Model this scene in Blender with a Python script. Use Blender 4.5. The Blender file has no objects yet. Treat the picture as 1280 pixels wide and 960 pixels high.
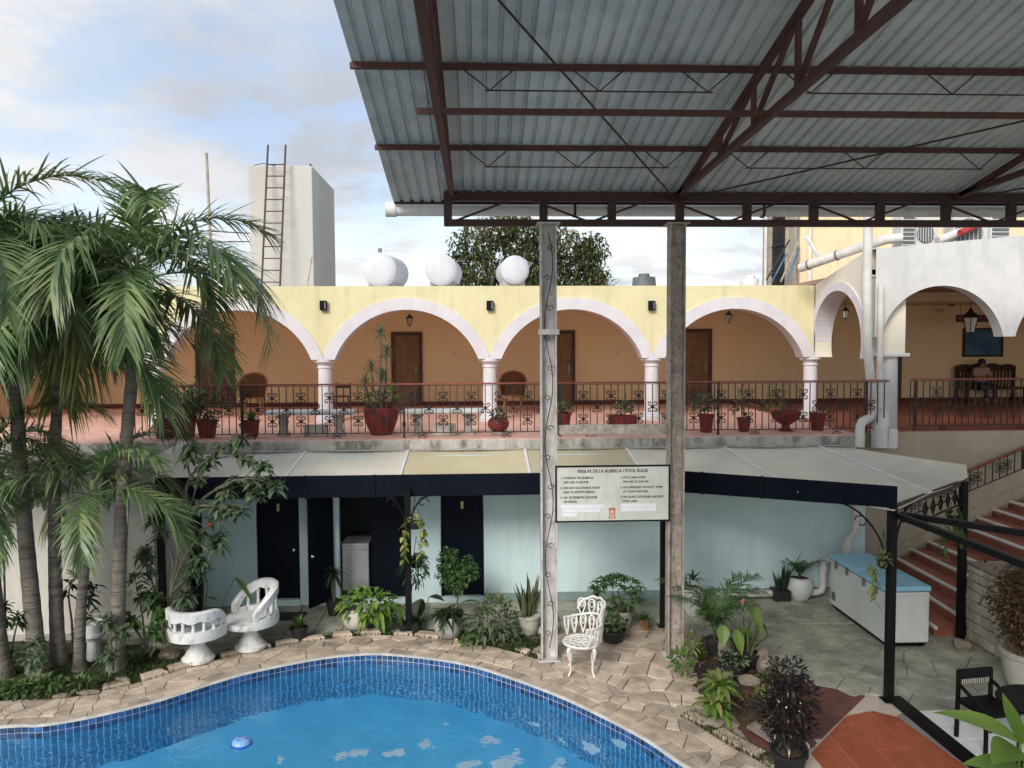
import bpy, bmesh, math, random
from mathutils import Vector, Matrix
random.seed(7)
R_ = math.radians
scene = bpy.context.scene
col = scene.collection

# ------------------------------------------------------------------ camera
F, CAMH = 960.0, 4.75
YAW, PIT, ROL = R_(2.39), R_(2.86), 0.005
ROT = Matrix.Rotation(-YAW, 3, 'Z') @ Matrix.Rotation(math.pi/2 - PIT, 3, 'X') @ Matrix.Rotation(-ROL, 3, 'Z')
cam_d = bpy.data.cameras.new('camera'); cam = bpy.data.objects.new('camera', cam_d); col.objects.link(cam)
cam.location = (0, 0, CAMH); cam.rotation_euler = ROT.to_euler()
cam_d.sensor_width = 36; cam_d.lens = 36*F/1280; cam_d.clip_start = 0.05; cam_d.clip_end = 2000
scene.camera = cam

# ------------------------------------------------------------------ sky
SUN_EL, SUN_AZ = 34.0, 208.0        # azimuth: degrees clockwise from +Y (north)
world = bpy.data.worlds.new('World'); scene.world = world; world.use_nodes = True
nt = world.node_tree; nt.nodes.clear()
N = nt.nodes.new; L = nt.links.new
out = N('ShaderNodeOutputWorld'); bg = N('ShaderNodeBackground'); bg.inputs[1].default_value = 0.105
sky = N('ShaderNodeTexSky'); sky.sky_type = 'NISHITA'; sky.sun_disc = False
sky.sun_elevation = R_(SUN_EL); sky.sun_rotation = R_(SUN_AZ); sky.air_density = 1.0; sky.dust_density = 1.2; sky.ozone_density = 1.2
tc = N('ShaderNodeTexCoord')
sep = N('ShaderNodeSeparateXYZ'); L(tc.outputs['Generated'], sep.inputs[0])
mx = N('ShaderNodeMath'); mx.operation = 'MAXIMUM'; L(sep.outputs[2], mx.inputs[0]); mx.inputs[1].default_value = 0.0
ad = N('ShaderNodeMath'); ad.operation = 'ADD'; L(mx.outputs[0], ad.inputs[0]); ad.inputs[1].default_value = 0.16
dv = N('ShaderNodeVectorMath'); dv.operation = 'DIVIDE'; L(tc.outputs['Generated'], dv.inputs[0])
cb = N('ShaderNodeCombineXYZ'); L(ad.outputs[0], cb.inputs[0]); L(ad.outputs[0], cb.inputs[1]); cb.inputs[2].default_value = 1.0
L(cb.outputs[0], dv.inputs[1])
mp = N('ShaderNodeMapping'); mp.inputs['Location'].default_value = (3.1, 1.7, 0.0); mp.inputs['Scale'].default_value = (1.0, 1.0, 0.25); L(dv.outputs[0], mp.inputs[0])
n1 = N('ShaderNodeTexNoise'); n1.inputs['Scale'].default_value = 3.0; n1.inputs['Detail'].default_value = 10; n1.inputs['Roughness'].default_value = 0.60; n1.inputs['Distortion'].default_value = 0.25
L(mp.outputs[0], n1.inputs['Vector'])
cr = N('ShaderNodeValToRGB'); cr.color_ramp.elements[0].position = 0.44; cr.color_ramp.elements[1].position = 0.585
cr.color_ramp.elements[0].color = (0.54, 0.54, 0.54, 1); cr.color_ramp.elements[1].color = (1, 1, 1, 1)
L(n1.outputs[0], cr.inputs[0])
n2 = N('ShaderNodeTexNoise'); n2.inputs['Scale'].default_value = 0.9; n2.inputs['Detail'].default_value = 4; L(mp.outputs[0], n2.inputs['Vector'])
cr2 = N('ShaderNodeValToRGB'); cr2.color_ramp.elements[0].position = 0.35; cr2.color_ramp.elements[1].position = 0.65
cr2.color_ramp.elements[0].color = (2.35, 2.5, 2.85, 1); cr2.color_ramp.elements[1].color = (4.3, 4.25, 4.15, 1); L(n2.outputs[0], cr2.inputs[0])
mixc = N('ShaderNodeMixRGB'); L(cr.outputs[0], mixc.inputs[0]); L(sky.outputs[0], mixc.inputs[1]); L(cr2.outputs[0], mixc.inputs[2])
L(mixc.outputs[0], bg.inputs[0]); L(bg.outputs[0], out.inputs[0])

# ------------------------------------------------------------------ sun (veiled by thin cloud)
sd = bpy.data.lights.new('sun', 'SUN'); sd.energy = 1.35; sd.angle = R_(22); sd.color = (1.0, 0.95, 0.87)
sun = bpy.data.objects.new('sun', sd); col.objects.link(sun)
az, el = R_(SUN_AZ), R_(SUN_EL)
to_sun = Vector((math.sin(az)*math.cos(el), math.cos(az)*math.cos(el), math.sin(el)))
sun.rotation_euler = to_sun.to_track_quat('Z', 'Y').to_euler(); sun.location = to_sun*40

vs = scene.view_settings; vs.view_transform = 'Standard'; vs.look = 'None'; vs.gamma = 1; vs.exposure = 1.22; vs.use_curve_mapping = False
scene.cycles.use_denoising = True
scene.cycles.max_bounces = 10; scene.cycles.transparent_max_bounces = 12
scene.cycles.caustics_refractive = True; scene.cycles.caustics_reflective = False
scene.cycles.sample_clamp_indirect = 6.0

# ------------------------------------------------------------------ helpers
def W(px, py, x=None, y=None, z=None):
    """point of the place seen at photograph position (px, py), on the plane x=, y= or z= (metres)"""
    d = ROT @ Vector(((px-640)/F, -(py-480)/F, -1.0))
    if z is not None: t = (z-CAMH)/d.z
    elif y is not None: t = y/d.y
    else: t = x/d.x
    return Vector((0, 0, CAMH)) + d*t
def G(px, py, z=0.0):
    p = W(px, py, z=z); return (p.x, p.y)

class MB:
    def __init__(s): s.v = []; s.f = []
    def add(s, vs_, fs_):
        o = len(s.v); s.v += [tuple(q) for q in vs_]; s.f += [tuple(i+o for i in f) for f in fs_]; return s
    def box(s, x0, y0, z0, x1, y1, z1):
        return s.add([(x0,y0,z0),(x1,y0,z0),(x1,y1,z0),(x0,y1,z0),(x0,y0,z1),(x1,y0,z1),(x1,y1,z1),(x0,y1,z1)],
                     [(3,2,1,0),(4,5,6,7),(0,1,5,4),(1,2,6,5),(2,3,7,6),(3,0,4,7)])
    def cbox(s, x0, y0, z0, x1, y1, z1, c=0.01):
        """box with chamfered edges all round"""
        X, Y, Z = (x0, x1), (y0, y1), (z0, z1); vv = []; idx = {}
        for i in (0,1):
            for j in (0,1):
                for k in (0,1):
                    si, sj, sk = (1 if i == 0 else -1), (1 if j == 0 else -1), (1 if k == 0 else -1)
                    for a in range(3):
                        p = [X[i]+si*c, Y[j]+sj*c, Z[k]+sk*c]; p[a] = (X[i], Y[j], Z[k])[a]
                        idx[(i,j,k,a)] = len(vv); vv.append(tuple(p))
        g = lambda i,j,k,a: idx[(i,j,k,a)]
        ff = [(g(0,0,0,0),g(0,0,1,0),g(0,1,1,0),g(0,1,0,0)),(g(1,0,0,0),g(1,1,0,0),g(1,1,1,0),g(1,0,1,0)),
              (g(0,0,0,1),g(1,0,0,1),g(1,0,1,1),g(0,0,1,1)),(g(0,1,0,1),g(0,1,1,1),g(1,1,1,1),g(1,1,0,1)),
              (g(0,0,0,2),g(0,1,0,2),g(1,1,0,2),g(1,0,0,2)),(g(0,0,1,2),g(1,0,1,2),g(1,1,1,2),g(0,1,1,2))]
        for j in (0,1):
            for k in (0,1): ff.append((g(0,j,k,1),g(1,j,k,1),g(1,j,k,2),g(0,j,k,2)))
        for i in (0,1):
            for k in (0,1): ff.append((g(i,0,k,0),g(i,1,k,0),g(i,1,k,2),g(i,0,k,2)))
            for j in (0,1): ff.append((g(i,j,0,0),g(i,j,1,0),g(i,j,1,1),g(i,j,0,1)))
        for i in (0,1):
            for j in (0,1):
                for k in (0,1): ff.append((g(i,j,k,0),g(i,j,k,1),g(i,j,k,2)))
        return s.add(vv, ff)
    def bar(s, p, q, w, h, up=(0,0,1)):
        p, q = Vector(p), Vector(q); d = (q-p).normalized(); u = Vector(up)
        if abs(d.dot(u)) > 0.98: u = Vector((0,1,0))
        sx = d.cross(u).normalized()*w/2; sz = sx.cross(d).normalized()*h/2
        vv = [p-sx-sz, p+sx-sz, p+sx+sz, p-sx+sz, q-sx-sz, q+sx-sz, q+sx+sz, q-sx+sz]
        return s.add(vv, [(0,1,2,3),(7,6,5,4),(0,4,5,1),(1,5,6,2),(2,6,7,3),(3,7,4,0)])
    def tube(s, pts, r, n=8, cap=True, flat=1.0):
        pts = [Vector(p) for p in pts]; m = len(pts)
        rs = r if isinstance(r, (list, tuple)) else [r]*m
        ref = None; vv = []
        for i, p in enumerate(pts):
            d = (pts[min(i+1,m-1)] - pts[max(i-1,0)])
            if d.length < 1e-9: d = Vector((0,0,1))
            d.normalize()
            if ref is None:
                ref = Vector((1,0,0)) if abs(d.x) < 0.8 else Vector((0,1,0))
            a = (ref - d*ref.dot(d))
            if a.length < 1e-6: a = d.orthogonal()
            a.normalize(); ref = a; b = d.cross(a)
            for k in range(n):
                t = 2*math.pi*k/n; vv.append(p + a*math.cos(t)*rs[i] + b*math.sin(t)*rs[i]*flat)
        ff = [(i*n+k, i*n+(k+1)%n, (i+1)*n+(k+1)%n, (i+1)*n+k) for i in range(m-1) for k in range(n)]
        if cap: ff += [tuple(range(n-1,-1,-1)), tuple((m-1)*n+k for k in range(n))]
        return s.add(vv, ff)
    def lathe(s, prof, c=(0,0,0), n=20, ang=2*math.pi, a0=0.0, sx=1.0, sy=1.0):
        full = ang > 6.2; m = len(prof); cnt = n if full else n+1; vv = []
        for k in range(cnt):
            t = a0 + ang*k/n
            for r, z in prof: vv.append((c[0]+r*math.cos(t)*sx, c[1]+r*math.sin(t)*sy, c[2]+z))
        ff = []
        for k in range(n):
            k2 = (k+1) % cnt
            for i in range(m-1):
                ff.append((k*m+i, k2*m+i, k2*m+i+1, k*m+i+1))
        return s.add(vv, ff)
    def prism(s, poly, z0, z1, inset=0.0, zi=0.0):
        """upright prism on an XY polygon (counter-clockwise); inset > 0 gives a worn top edge"""
        n = len(poly); vv = [(x,y,z0) for x,y in poly]
        if inset > 0:
            cx = sum(p[0] for p in poly)/n; cy = sum(p[1] for p in poly)/n
            vv += [(x,y,z1-zi) for x,y in poly]; top = []
            for x,y in poly:
                d = math.hypot(x-cx,y-cy) or 1; k = max(0.0,1-inset/d); top.append((cx+(x-cx)*k, cy+(y-cy)*k, z1))
            vv += top; rings = 3
        else:
            vv += [(x,y,z1) for x,y in poly]; rings = 2
        ff = [(r*n+i, r*n+(i+1)%n, (r+1)*n+(i+1)%n, (r+1)*n+i) for r in range(rings-1) for i in range(n)]
        ff += [tuple((rings-1)*n+i for i in range(n)), tuple(range(n-1,-1,-1))]
        return s.add(vv, ff)
    def mesh(s, name, mat=None, smooth=False, off=None):
        me = bpy.data.meshes.new(name)
        vv = s.v if off is None else [(a-off[0], b-off[1], c-off[2]) for a,b,c in s.v]
        me.from_pydata(vv, [], s.f)
        if mat: me.materials.append(mat)
        if smooth:
            me.polygons.foreach_set('use_smooth', [True]*len(me.polygons))
            me.set_sharp_from_angle(angle=R_(42))
        me.update(); return me
    def build(s, name, mat, parent=None, smooth=False, local=False, kind=None):
        off = None
        if parent is not None and not local:
            l = parent.location.copy(); q = parent.parent
            while q: l = l + q.location; q = q.parent
            off = l
        o = bpy.data.objects.new(name, s.mesh(name, mat, smooth, off)); col.objects.link(o); o.parent = parent
        if kind: o['kind'] = kind
        return o

def tag(o, label=None, cat=None, group=None, kind=None):
    if label: o['label'] = label
    if cat: o['category'] = cat
    if group: o['group'] = group
    if kind: o['kind'] = kind
    return o
def thing(name, label, cat, loc=(0,0,0), rz=0.0, group=None):
    o = bpy.data.objects.new(name, None); col.objects.link(o); o.location = loc; o.rotation_euler = (0,0,rz)
    o.empty_display_size = 0.1
    return tag(o, label, cat, group)
def place(me, name, parent, loc=(0,0,0), rot=(0,0,0), sc=(1,1,1), kind=None):
    o = bpy.data.objects.new(name, me); col.objects.link(o); o.parent = parent
    o.location = loc; o.rotation_euler = rot; o.scale = sc
    if kind: o['kind'] = kind
    return o
def copy_tree(o, parent=None):
    c = o.copy(); col.objects.link(c); c.parent = parent
    for ch in list(o.children): copy_tree(ch, c)
    return c
def bevel(o, w=0.01, seg=2):
    m = o.modifiers.new('bevel', 'BEVEL'); m.width = w; m.segments = seg; m.limit_method = 'ANGLE'; m.angle_limit = R_(35); return o

# ------------------------------------------------------------------ materials
MATS = {}
def pm(name, c1, c2=None, rough=0.7, scale=3.0, bump=0.15, bscale=40.0, metal=0.0, streak=0.0, c3=(0.05,0.045,0.04), spec=0.4,
       isl=0.0, obj=0.0, lo=0.4, hi=0.6, sscale=(9,9,0.7), slo=0.5, shi=0.75, speck=0.0, bdist=0.01):
    m = bpy.data.materials.new(name); m.use_nodes = True; t = m.node_tree; b = t.nodes['Principled BSDF']
    n = t.nodes.new; l = t.links.new
    geo = n('ShaderNodeNewGeometry')
    c2 = c2 or tuple(k*0.8 for k in c1)
    no = n('ShaderNodeTexNoise'); no.inputs['Scale'].default_value = scale; no.inputs['Detail'].default_value = 8; no.inputs['Roughness'].default_value = 0.62
    l(geo.outputs['Position'], no.inputs['Vector'])
    ra = n('ShaderNodeValToRGB'); ra.color_ramp.elements[0].position = lo; ra.color_ramp.elements[1].position = hi
    ra.color_ramp.elements[0].color = (*c1,1); ra.color_ramp.elements[1].color = (*c2,1); l(no.outputs[0], ra.inputs[0])
    cur = ra.outputs[0]
    if streak > 0:
        mp_ = n('ShaderNodeMapping'); mp_.inputs['Scale'].default_value = sscale; l(geo.outputs['Position'], mp_.inputs[0])
        n2_ = n('ShaderNodeTexNoise'); n2_.inputs['Scale'].default_value = 1.0; n2_.inputs['Detail'].default_value = 7; n2_.inputs['Roughness'].default_value = 0.65; l(mp_.outputs[0], n2_.inputs['Vector'])
        r2 = n('ShaderNodeValToRGB'); r2.color_ramp.elements[0].position = slo; r2.color_ramp.elements[1].position = shi
        r2.color_ramp.elements[0].color = (0,0,0,1); r2.color_ramp.elements[1].color = (streak,)*3+(1,); l(n2_.outputs[0], r2.inputs[0])
        mi = n('ShaderNodeMixRGB'); l(r2.outputs[0], mi.inputs[0]); l(cur, mi.inputs[1]); mi.inputs[2].default_value = (*c3,1); cur = mi.outputs[0]
    if speck > 0:
        n3_ = n('ShaderNodeTexNoise'); n3_.inputs['Scale'].default_value = 60; n3_.inputs['Detail'].default_value = 3; l(geo.outputs['Position'], n3_.inputs['Vector'])
        r3 = n('ShaderNodeValToRGB'); r3.color_ramp.elements[0].position = 0.55; r3.color_ramp.elements[1].position = 0.7
        r3.color_ramp.elements[0].color = (0,0,0,1); r3.color_ramp.elements[1].color = (speck,)*3+(1,); l(n3_.outputs[0], r3.inputs[0])
        mi = n('ShaderNodeMixRGB'); l(r3.outputs[0], mi.inputs[0]); l(cur, mi.inputs[1]); mi.inputs[2].default_value = (*c3,1); cur = mi.outputs[0]
    if isl > 0 or obj > 0:
        hs = n('ShaderNodeHueSaturation'); mr = n('ShaderNodeMapRange')
        if obj > 0:
            oi = n('ShaderNodeObjectInfo'); l(oi.outputs['Random'], mr.inputs[0]); k = obj
        else:
            l(geo.outputs['Random Per Island'], mr.inputs[0]); k = isl
        mr.inputs[3].default_value = 1-k; mr.inputs[4].default_value = 1+k
        l(mr.outputs[0], hs.inputs['Value']); l(cur, hs.inputs['Color'])
        cur = hs.outputs[0]
    l(cur, b.inputs['Base Color'])
    b.inputs['Roughness'].default_value = rough; b.inputs['Metallic'].default_value = metal
    b.inputs['Specular IOR Level'].default_value = spec
    if bump > 0:
        nb = n('ShaderNodeTexNoise'); nb.inputs['Scale'].default_value = bscale; nb.inputs['Detail'].default_value = 5; l(geo.outputs['Position'], nb.inputs['Vector'])
        bp = n('ShaderNodeBump'); bp.inputs['Strength'].default_value = bump; bp.inputs['Distance'].default_value = bdist
        l(nb.outputs[0], bp.inputs['Height']); l(bp.outputs[0], b.inputs['Normal'])
    MATS[name] = m; return m
def leafmat(name, c1, c2, rough=0.42, trans=0.25, isl=0.35, scale=2.0, spec=0.45):
    m = bpy.data.materials.new(name); m.use_nodes = True; t = m.node_tree; b = t.nodes['Principled BSDF']
    n = t.nodes.new; l = t.links.new; geo = n('ShaderNodeNewGeometry'); oi = n('ShaderNodeObjectInfo')
    no = n('ShaderNodeTexNoise'); no.inputs['Scale'].default_value = scale; no.inputs['Detail'].default_value = 5; l(geo.outputs['Position'], no.inputs['Vector'])
    ad_ = n('ShaderNodeMath'); ad_.operation = 'ADD'; l(no.outputs[0], ad_.inputs[0])
    mr0 = n('ShaderNodeMapRange'); l(geo.outputs['Random Per Island'], mr0.inputs[0]); mr0.inputs[3].default_value = -0.25; mr0.inputs[4].default_value = 0.25; l(mr0.outputs[0], ad_.inputs[1])
    ra = n('ShaderNodeValToRGB'); ra.color_ramp.elements[0].position = 0.3; ra.color_ramp.elements[1].position = 0.72
    ra.color_ramp.elements[0].color = (*c1,1); ra.color_ramp.elements[1].color = (*c2,1); l(ad_.outputs[0], ra.inputs[0])
    hs = n('ShaderNodeHueSaturation'); mr = n('ShaderNodeMapRange'); l(oi.outputs['Random'], mr.inputs[0]); mr.inputs[3].default_value = 1-isl*0.6; mr.inputs[4].default_value = 1+isl*0.6
    l(mr.outputs[0], hs.inputs['Value']); l(ra.outputs[0], hs.inputs['Color'])
    l(hs.outputs[0], b.inputs['Base Color']); b.inputs['Roughness'].default_value = rough; b.inputs['Specular IOR Level'].default_value = spec
    tr = n('ShaderNodeBsdfTranslucent'); l(hs.outputs[0], tr.inputs['Color']); mi = n('ShaderNodeMixShader'); mi.inputs[0].default_value = trans
    o = t.nodes['Material Output']; l(b.outputs[0], mi.inputs[1]); l(tr.outputs[0], mi.inputs[2]); l(mi.outputs[0], o.inputs['Surface'])
    MATS[name] = m; return m

M_yellow = pm('yellow_stucco', (0.67,0.61,0.36), (0.71,0.65,0.41), rough=0.9, scale=1.2, bump=0.5, bscale=14, bdist=0.012, streak=0.45, c3=(0.46,0.41,0.25), sscale=(5,5,0.6), slo=0.48, shi=0.72)
M_cream = pm('cream_stucco', (0.74,0.69,0.58), (0.68,0.63,0.52), rough=0.9, scale=1.5, bump=0.45, bscale=14, streak=0.2, c3=(0.45,0.41,0.34))
M_orange = pm('orange_plaster', (0.91,0.72,0.45), (0.93,0.75,0.48), rough=0.88, scale=0.8, bump=0.2, bscale=25, streak=0.15, c3=(0.80,0.60,0.36))
M_orange2 = pm('yellow_upper_wall', (0.80,0.70,0.47), (0.73,0.62,0.40), rough=0.9, scale=1.0, bump=0.3, bscale=18, streak=0.45, c3=(0.45,0.36,0.22))
M_white = pm('white_trim', (0.67,0.65,0.68), (0.61,0.59,0.62), rough=0.8, scale=4, bump=0.2, bscale=30, streak=0.18, c3=(0.45,0.42,0.41), sscale=(5,5,0.8))
M_panel = pm('grey_white_stucco', (0.66,0.66,0.66), (0.58,0.58,0.58), rough=0.9, scale=1.3, bump=0.55, bscale=16, bdist=0.012, streak=0.35, c3=(0.33,0.34,0.36), sscale=(4,4,0.6))
M_tower = pm('tower_plaster', (0.50,0.49,0.46), (0.45,0.44,0.41), rough=0.9, scale=0.5, bump=0.15, bscale=20, streak=0.25, c3=(0.42,0.40,0.36), sscale=(3,3,0.3))
M_wallw = pm('white_garden_wall', (0.66,0.63,0.57), (0.58,0.55,0.50), rough=0.9, scale=0.9, bump=0.3, bscale=18, streak=0.45, c3=(0.33,0.31,0.27), sscale=(5,5,0.5))
M_teal = pm('pale_teal_paint', (0.55,0.69,0.71), (0.48,0.62,0.645), rough=0.75, scale=0.7, bump=0.15, bscale=30, streak=0.5, c3=(0.36,0.48,0.48), sscale=(4,4,0.4))
M_beige = pm('beige_stucco', (0.46,0.40,0.30), (0.39,0.335,0.25), rough=0.92, scale=1.1, bump=0.6, bscale=12, bdist=0.015, streak=0.45, c3=(0.24,0.21,0.16), sscale=(4,4,0.7))
M_conc = pm('stained_concrete', (0.52,0.50,0.47), (0.38,0.37,0.34), rough=0.92, scale=3, bump=0.5, bscale=25, streak=0.85, c3=(0.07,0.066,0.058), sscale=(5,5,1.6), slo=0.46, shi=0.66)
M_concplain = pm('cast_concrete', (0.44,0.43,0.40), (0.33,0.32,0.30), rough=0.92, scale=4, bump=0.5, bscale=40, streak=0.6, c3=(0.10,0.10,0.09), sscale=(6,6,3))
M_terra = pm('terracotta_floor', (0.72,0.45,0.36), (0.62,0.36,0.28), rough=0.75, scale=5, bump=0.15, bscale=30, obj=0.12, streak=0.3, c3=(0.30,0.13,0.09), sscale=(3,3,3))
M_redpot = pm('red_glazed_pot', (0.25,0.035,0.03), (0.17,0.025,0.022), rough=0.5, scale=8, bump=0.2, bscale=30, streak=0.35, c3=(0.09,0.02,0.02))
M_base = pm('red_baseboard', (0.12,0.03,0.025), (0.16,0.04,0.03), rough=0.7)
M_doorw = pm('brown_wood_door', (0.27,0.155,0.08), (0.20,0.11,0.055), rough=0.55, scale=3, bump=0.15, streak=0.6, c3=(0.07,0.03,0.015), sscale=(40,40,1.2))
M_doorr = pm('red_wood_door', (0.13,0.03,0.02), (0.10,0.022,0.016), rough=0.5, scale=3, bump=0.1, streak=0.4, c3=(0.06,0.012,0.01), sscale=(40,40,1.2))
M_frame = pm('dark_door_frame', (0.10,0.05,0.045), (0.08,0.04,0.035), rough=0.6)
M_navy = pm('navy_paint', (0.002,0.004,0.010), (0.003,0.006,0.013), rough=0.55, scale=2, bump=0.06, bscale=20, streak=0.3, c3=(0.010,0.014,0.02), spec=0.12)
M_black = pm('black_paint', (0.005,0.005,0.006), (0.009,0.009,0.010), rough=0.5, bump=0.08, spec=0.15)
M_iron = pm('wrought_iron', (0.018,0.014,0.013), (0.035,0.02,0.016), rough=0.5, scale=20, bump=0.1)
M_rust = pm('red_oxide_steel', (0.085,0.032,0.026), (0.058,0.024,0.020), rough=0.6, scale=6, bump=0.15, streak=0.5, c3=(0.045,0.022,0.018), sscale=(5,5,5))
M_rustd = pm('dark_oxide_steel', (0.05,0.022,0.02), (0.035,0.018,0.016), rough=0.6, scale=6, bump=0.12)
M_railtop = pm('painted_red_rail', (0.28,0.07,0.05), (0.20,0.05,0.04), rough=0.55, scale=10)
M_sheet = pm('galvanised_sheet', (0.60,0.66,0.68), (0.47,0.53,0.56), rough=0.5, scale=1.6, bump=0.08, metal=0.1, streak=0.55, c3=(0.50,0.50,0.46), sscale=(7,0.35,3), obj=0.10, slo=0.52, shi=0.72)
M_sheet2 = pm('aluminium_zinc_sheet', (0.60,0.65,0.63), (0.50,0.55,0.53), rough=0.5, scale=1.6, bump=0.08, metal=0.1, streak=0.45, c3=(0.40,0.44,0.43), sscale=(8,0.35,3), obj=0.06)
M_gutter = pm('pvc_gutter', (0.76,0.76,0.76), (0.68,0.68,0.67), rough=0.5, scale=2, bump=0.05, streak=0.3, c3=(0.3,0.29,0.27))
M_pipe = pm('white_pvc', (0.70,0.69,0.66), (0.60,0.58,0.54), rough=0.45, scale=3, bump=0.05, streak=0.3, c3=(0.38,0.35,0.31))
M_postg = pm('weathered_post', (0.60,0.58,0.57), (0.47,0.45,0.43), rough=0.8, scale=6, bump=0.4, bscale=30, streak=0.7, c3=(0.20,0.14,0.10), sscale=(24,24,7), slo=0.55, shi=0.70)
M_postb = pm('rusty_brown_post', (0.46,0.42,0.37), (0.33,0.285,0.24), rough=0.85, scale=7, bump=0.7, bscale=25, streak=0.7, c3=(0.15,0.10,0.075), sscale=(16,16,11), slo=0.50, shi=0.68)
M_awn = pm('awning_sheet', (0.90,0.85,0.72), (0.80,0.75,0.63), rough=0.5, scale=1.4, bump=0.05, streak=0.6, c3=(0.76,0.74,0.70), sscale=(3,1.0,1), obj=0.05)
M_awny = pm('awning_sheet_yellowed', (0.76,0.68,0.46), (0.70,0.61,0.40), rough=0.5, scale=1.4, bump=0.05, streak=0.5, c3=(0.60,0.54,0.38), sscale=(5,1.2,1), obj=0.05)
M_rib = pm('white_joint_strip', (0.78,0.78,0.78), (0.7,0.7,0.7), rough=0.5)
M_sign = pm('sign_board', (0.62,0.62,0.58), (0.55,0.55,0.51), rough=0.6, scale=3, bump=0.05, streak=0.35, c3=(0.36,0.35,0.31), sscale=(8,8,2))
M_tape = pm('white_tape', (0.76,0.78,0.80), (0.70,0.72,0.76), rough=0.5, scale=9)
M_ink = pm('black_ink', (0.02,0.02,0.02), (0.05,0.05,0.05), rough=0.7, bump=0)
M_faint = pm('faded_ink', (0.50,0.53,0.60), (0.56,0.58,0.63), rough=0.7, bump=0)
M_emblem = pm('orange_brown_print', (0.48,0.14,0.05), (0.40,0.11,0.04), rough=0.7, bump=0)
M_tan = pm('tan_flagstone', (0.56,0.455,0.355), (0.42,0.34,0.265), rough=0.88, scale=3.5, bump=0.7, bscale=22, bdist=0.015, obj=0.26, streak=0.8, c3=(0.19,0.16,0.135), sscale=(2.2,2.2,2.2), slo=0.5, shi=0.7)
M_mortar = pm('dirty_mortar', (0.31,0.26,0.205), (0.20,0.165,0.13), rough=0.95, scale=6, bump=0.6)
M_grey = pm('mossy_paver', (0.42,0.415,0.345), (0.29,0.285,0.235), rough=0.85, scale=2.2, bump=0.6, bscale=20, obj=0.09, streak=0.7, c3=(0.12,0.125,0.10), sscale=(1.8,1.8,1.8), slo=0.48, shi=0.68)
M_greyb = pm('courtyard_cement', (0.36,0.35,0.31), (0.29,0.28,0.25), rough=0.92, scale=3, bump=0.5)
M_redtile = pm('red_path_tile', (0.40,0.105,0.05), (0.33,0.085,0.042), rough=0.45, scale=4, bump=0.06, obj=0.10, streak=0.3, c3=(0.22,0.06,0.035), sscale=(2,2,2))
M_maroon = pm('old_maroon_tile', (0.17,0.07,0.055), (0.13,0.055,0.045), rough=0.6, scale=4, bump=0.08, obj=0.12)
M_whtile = pm('white_floor_tile', (0.80,0.80,0.80), (0.74,0.74,0.74), rough=0.25, scale=3, bump=0.03, obj=0.04)
M_grout = pm('pale_grout', (0.62,0.52,0.44), (0.55,0.46,0.39), rough=0.9, scale=9)
M_groutw = pm('white_pool_grout', (0.70,0.74,0.78), (0.62,0.66,0.70), rough=0.8, scale=9, bump=0)
M_ptile = pm('blue_pool_tile', (0.012,0.045,0.14), (0.03,0.10,0.26), rough=0.15, scale=9, bump=0, obj=0.5, spec=0.6)
M_pwall = pm('underwater_blue_tile', (0.03,0.27,0.54), (0.025,0.22,0.47), rough=0.5, scale=3, bump=0, isl=0.2)
M_pgr = pm('underwater_grout', (0.50,0.76,0.92), (0.44,0.70,0.88), rough=0.7, bump=0)
M_pfloor = pm('pool_floor_blue', (0.12,0.54,0.88), (0.10,0.48,0.80), rough=0.6, scale=1.2, bump=0)
M_soil = pm('dark_soil', (0.045,0.028,0.018), (0.085,0.055,0.035), rough=0.95, scale=12, bump=1.0, bscale=40, bdist=0.03)
M_moss = pm('moss_ground', (0.035,0.05,0.018), (0.06,0.065,0.03), rough=0.95, scale=9, bump=1.0, bscale=60, bdist=0.03)
M_rock = pm('grey_tan_rock', (0.30,0.25,0.20), (0.20,0.165,0.135), rough=0.92, scale=6, bump=0.9, bscale=18, bdist=0.03)
M_whitec = pm('white_painted_cement', (0.70,0.71,0.70), (0.64,0.65,0.64), rough=0.75, scale=5, bump=0.45, bscale=35, streak=0.7, c3=(0.26,0.23,0.18), sscale=(11,11,5), slo=0.53, shi=0.68)
M_whitei = pm('white_cast_metal', (0.74,0.73,0.71), (0.66,0.65,0.62), rough=0.5, scale=9, bump=0.2, streak=0.3, c3=(0.30,0.24,0.18), sscale=(12,12,12))
M_potc = pm('cream_pot', (0.50,0.48,0.41), (0.42,0.40,0.34), rough=0.7, scale=5, bump=0.25, streak=0.5, c3=(0.22,0.21,0.17), sscale=(4,4,3))
M_potg = pm('grey_cement_pot', (0.42,0.40,0.37), (0.34,0.32,0.30), rough=0.85, scale=5, bump=0.35, streak=0.4, c3=(0.2,0.19,0.17))
M_potw = pm('white_glazed_pot', (0.62,0.66,0.64), (0.55,0.59,0.57), rough=0.35, scale=4, bump=0.05)
M_potk = pm('black_plastic_pot', (0.014,0.014,0.016), (0.022,0.022,0.024), rough=0.5)
M_pott = pm('terracotta_pot', (0.32,0.12,0.065), (0.25,0.09,0.05), rough=0.85, scale=8, streak=0.3, c3=(0.14,0.07,0.05))
M_wick = pm('wicker', (0.42,0.23,0.11), (0.30,0.15,0.07), rough=0.7, scale=30, bump=0.6, bscale=90, bdist=0.02)
M_wickd = pm('dark_wicker', (0.20,0.10,0.05), (0.13,0.06,0.03), rough=0.7, scale=30, bump=0.6, bscale=90, bdist=0.02)
M_dwood = pm('dark_carved_wood', (0.045,0.015,0.010), (0.03,0.011,0.008), rough=0.5, scale=5)
M_freez = pm('freezer_enamel', (0.66,0.70,0.68), (0.60,0.63,0.60), rough=0.4, scale=2, bump=0.03, streak=0.2, c3=(0.45,0.42,0.35))
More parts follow.
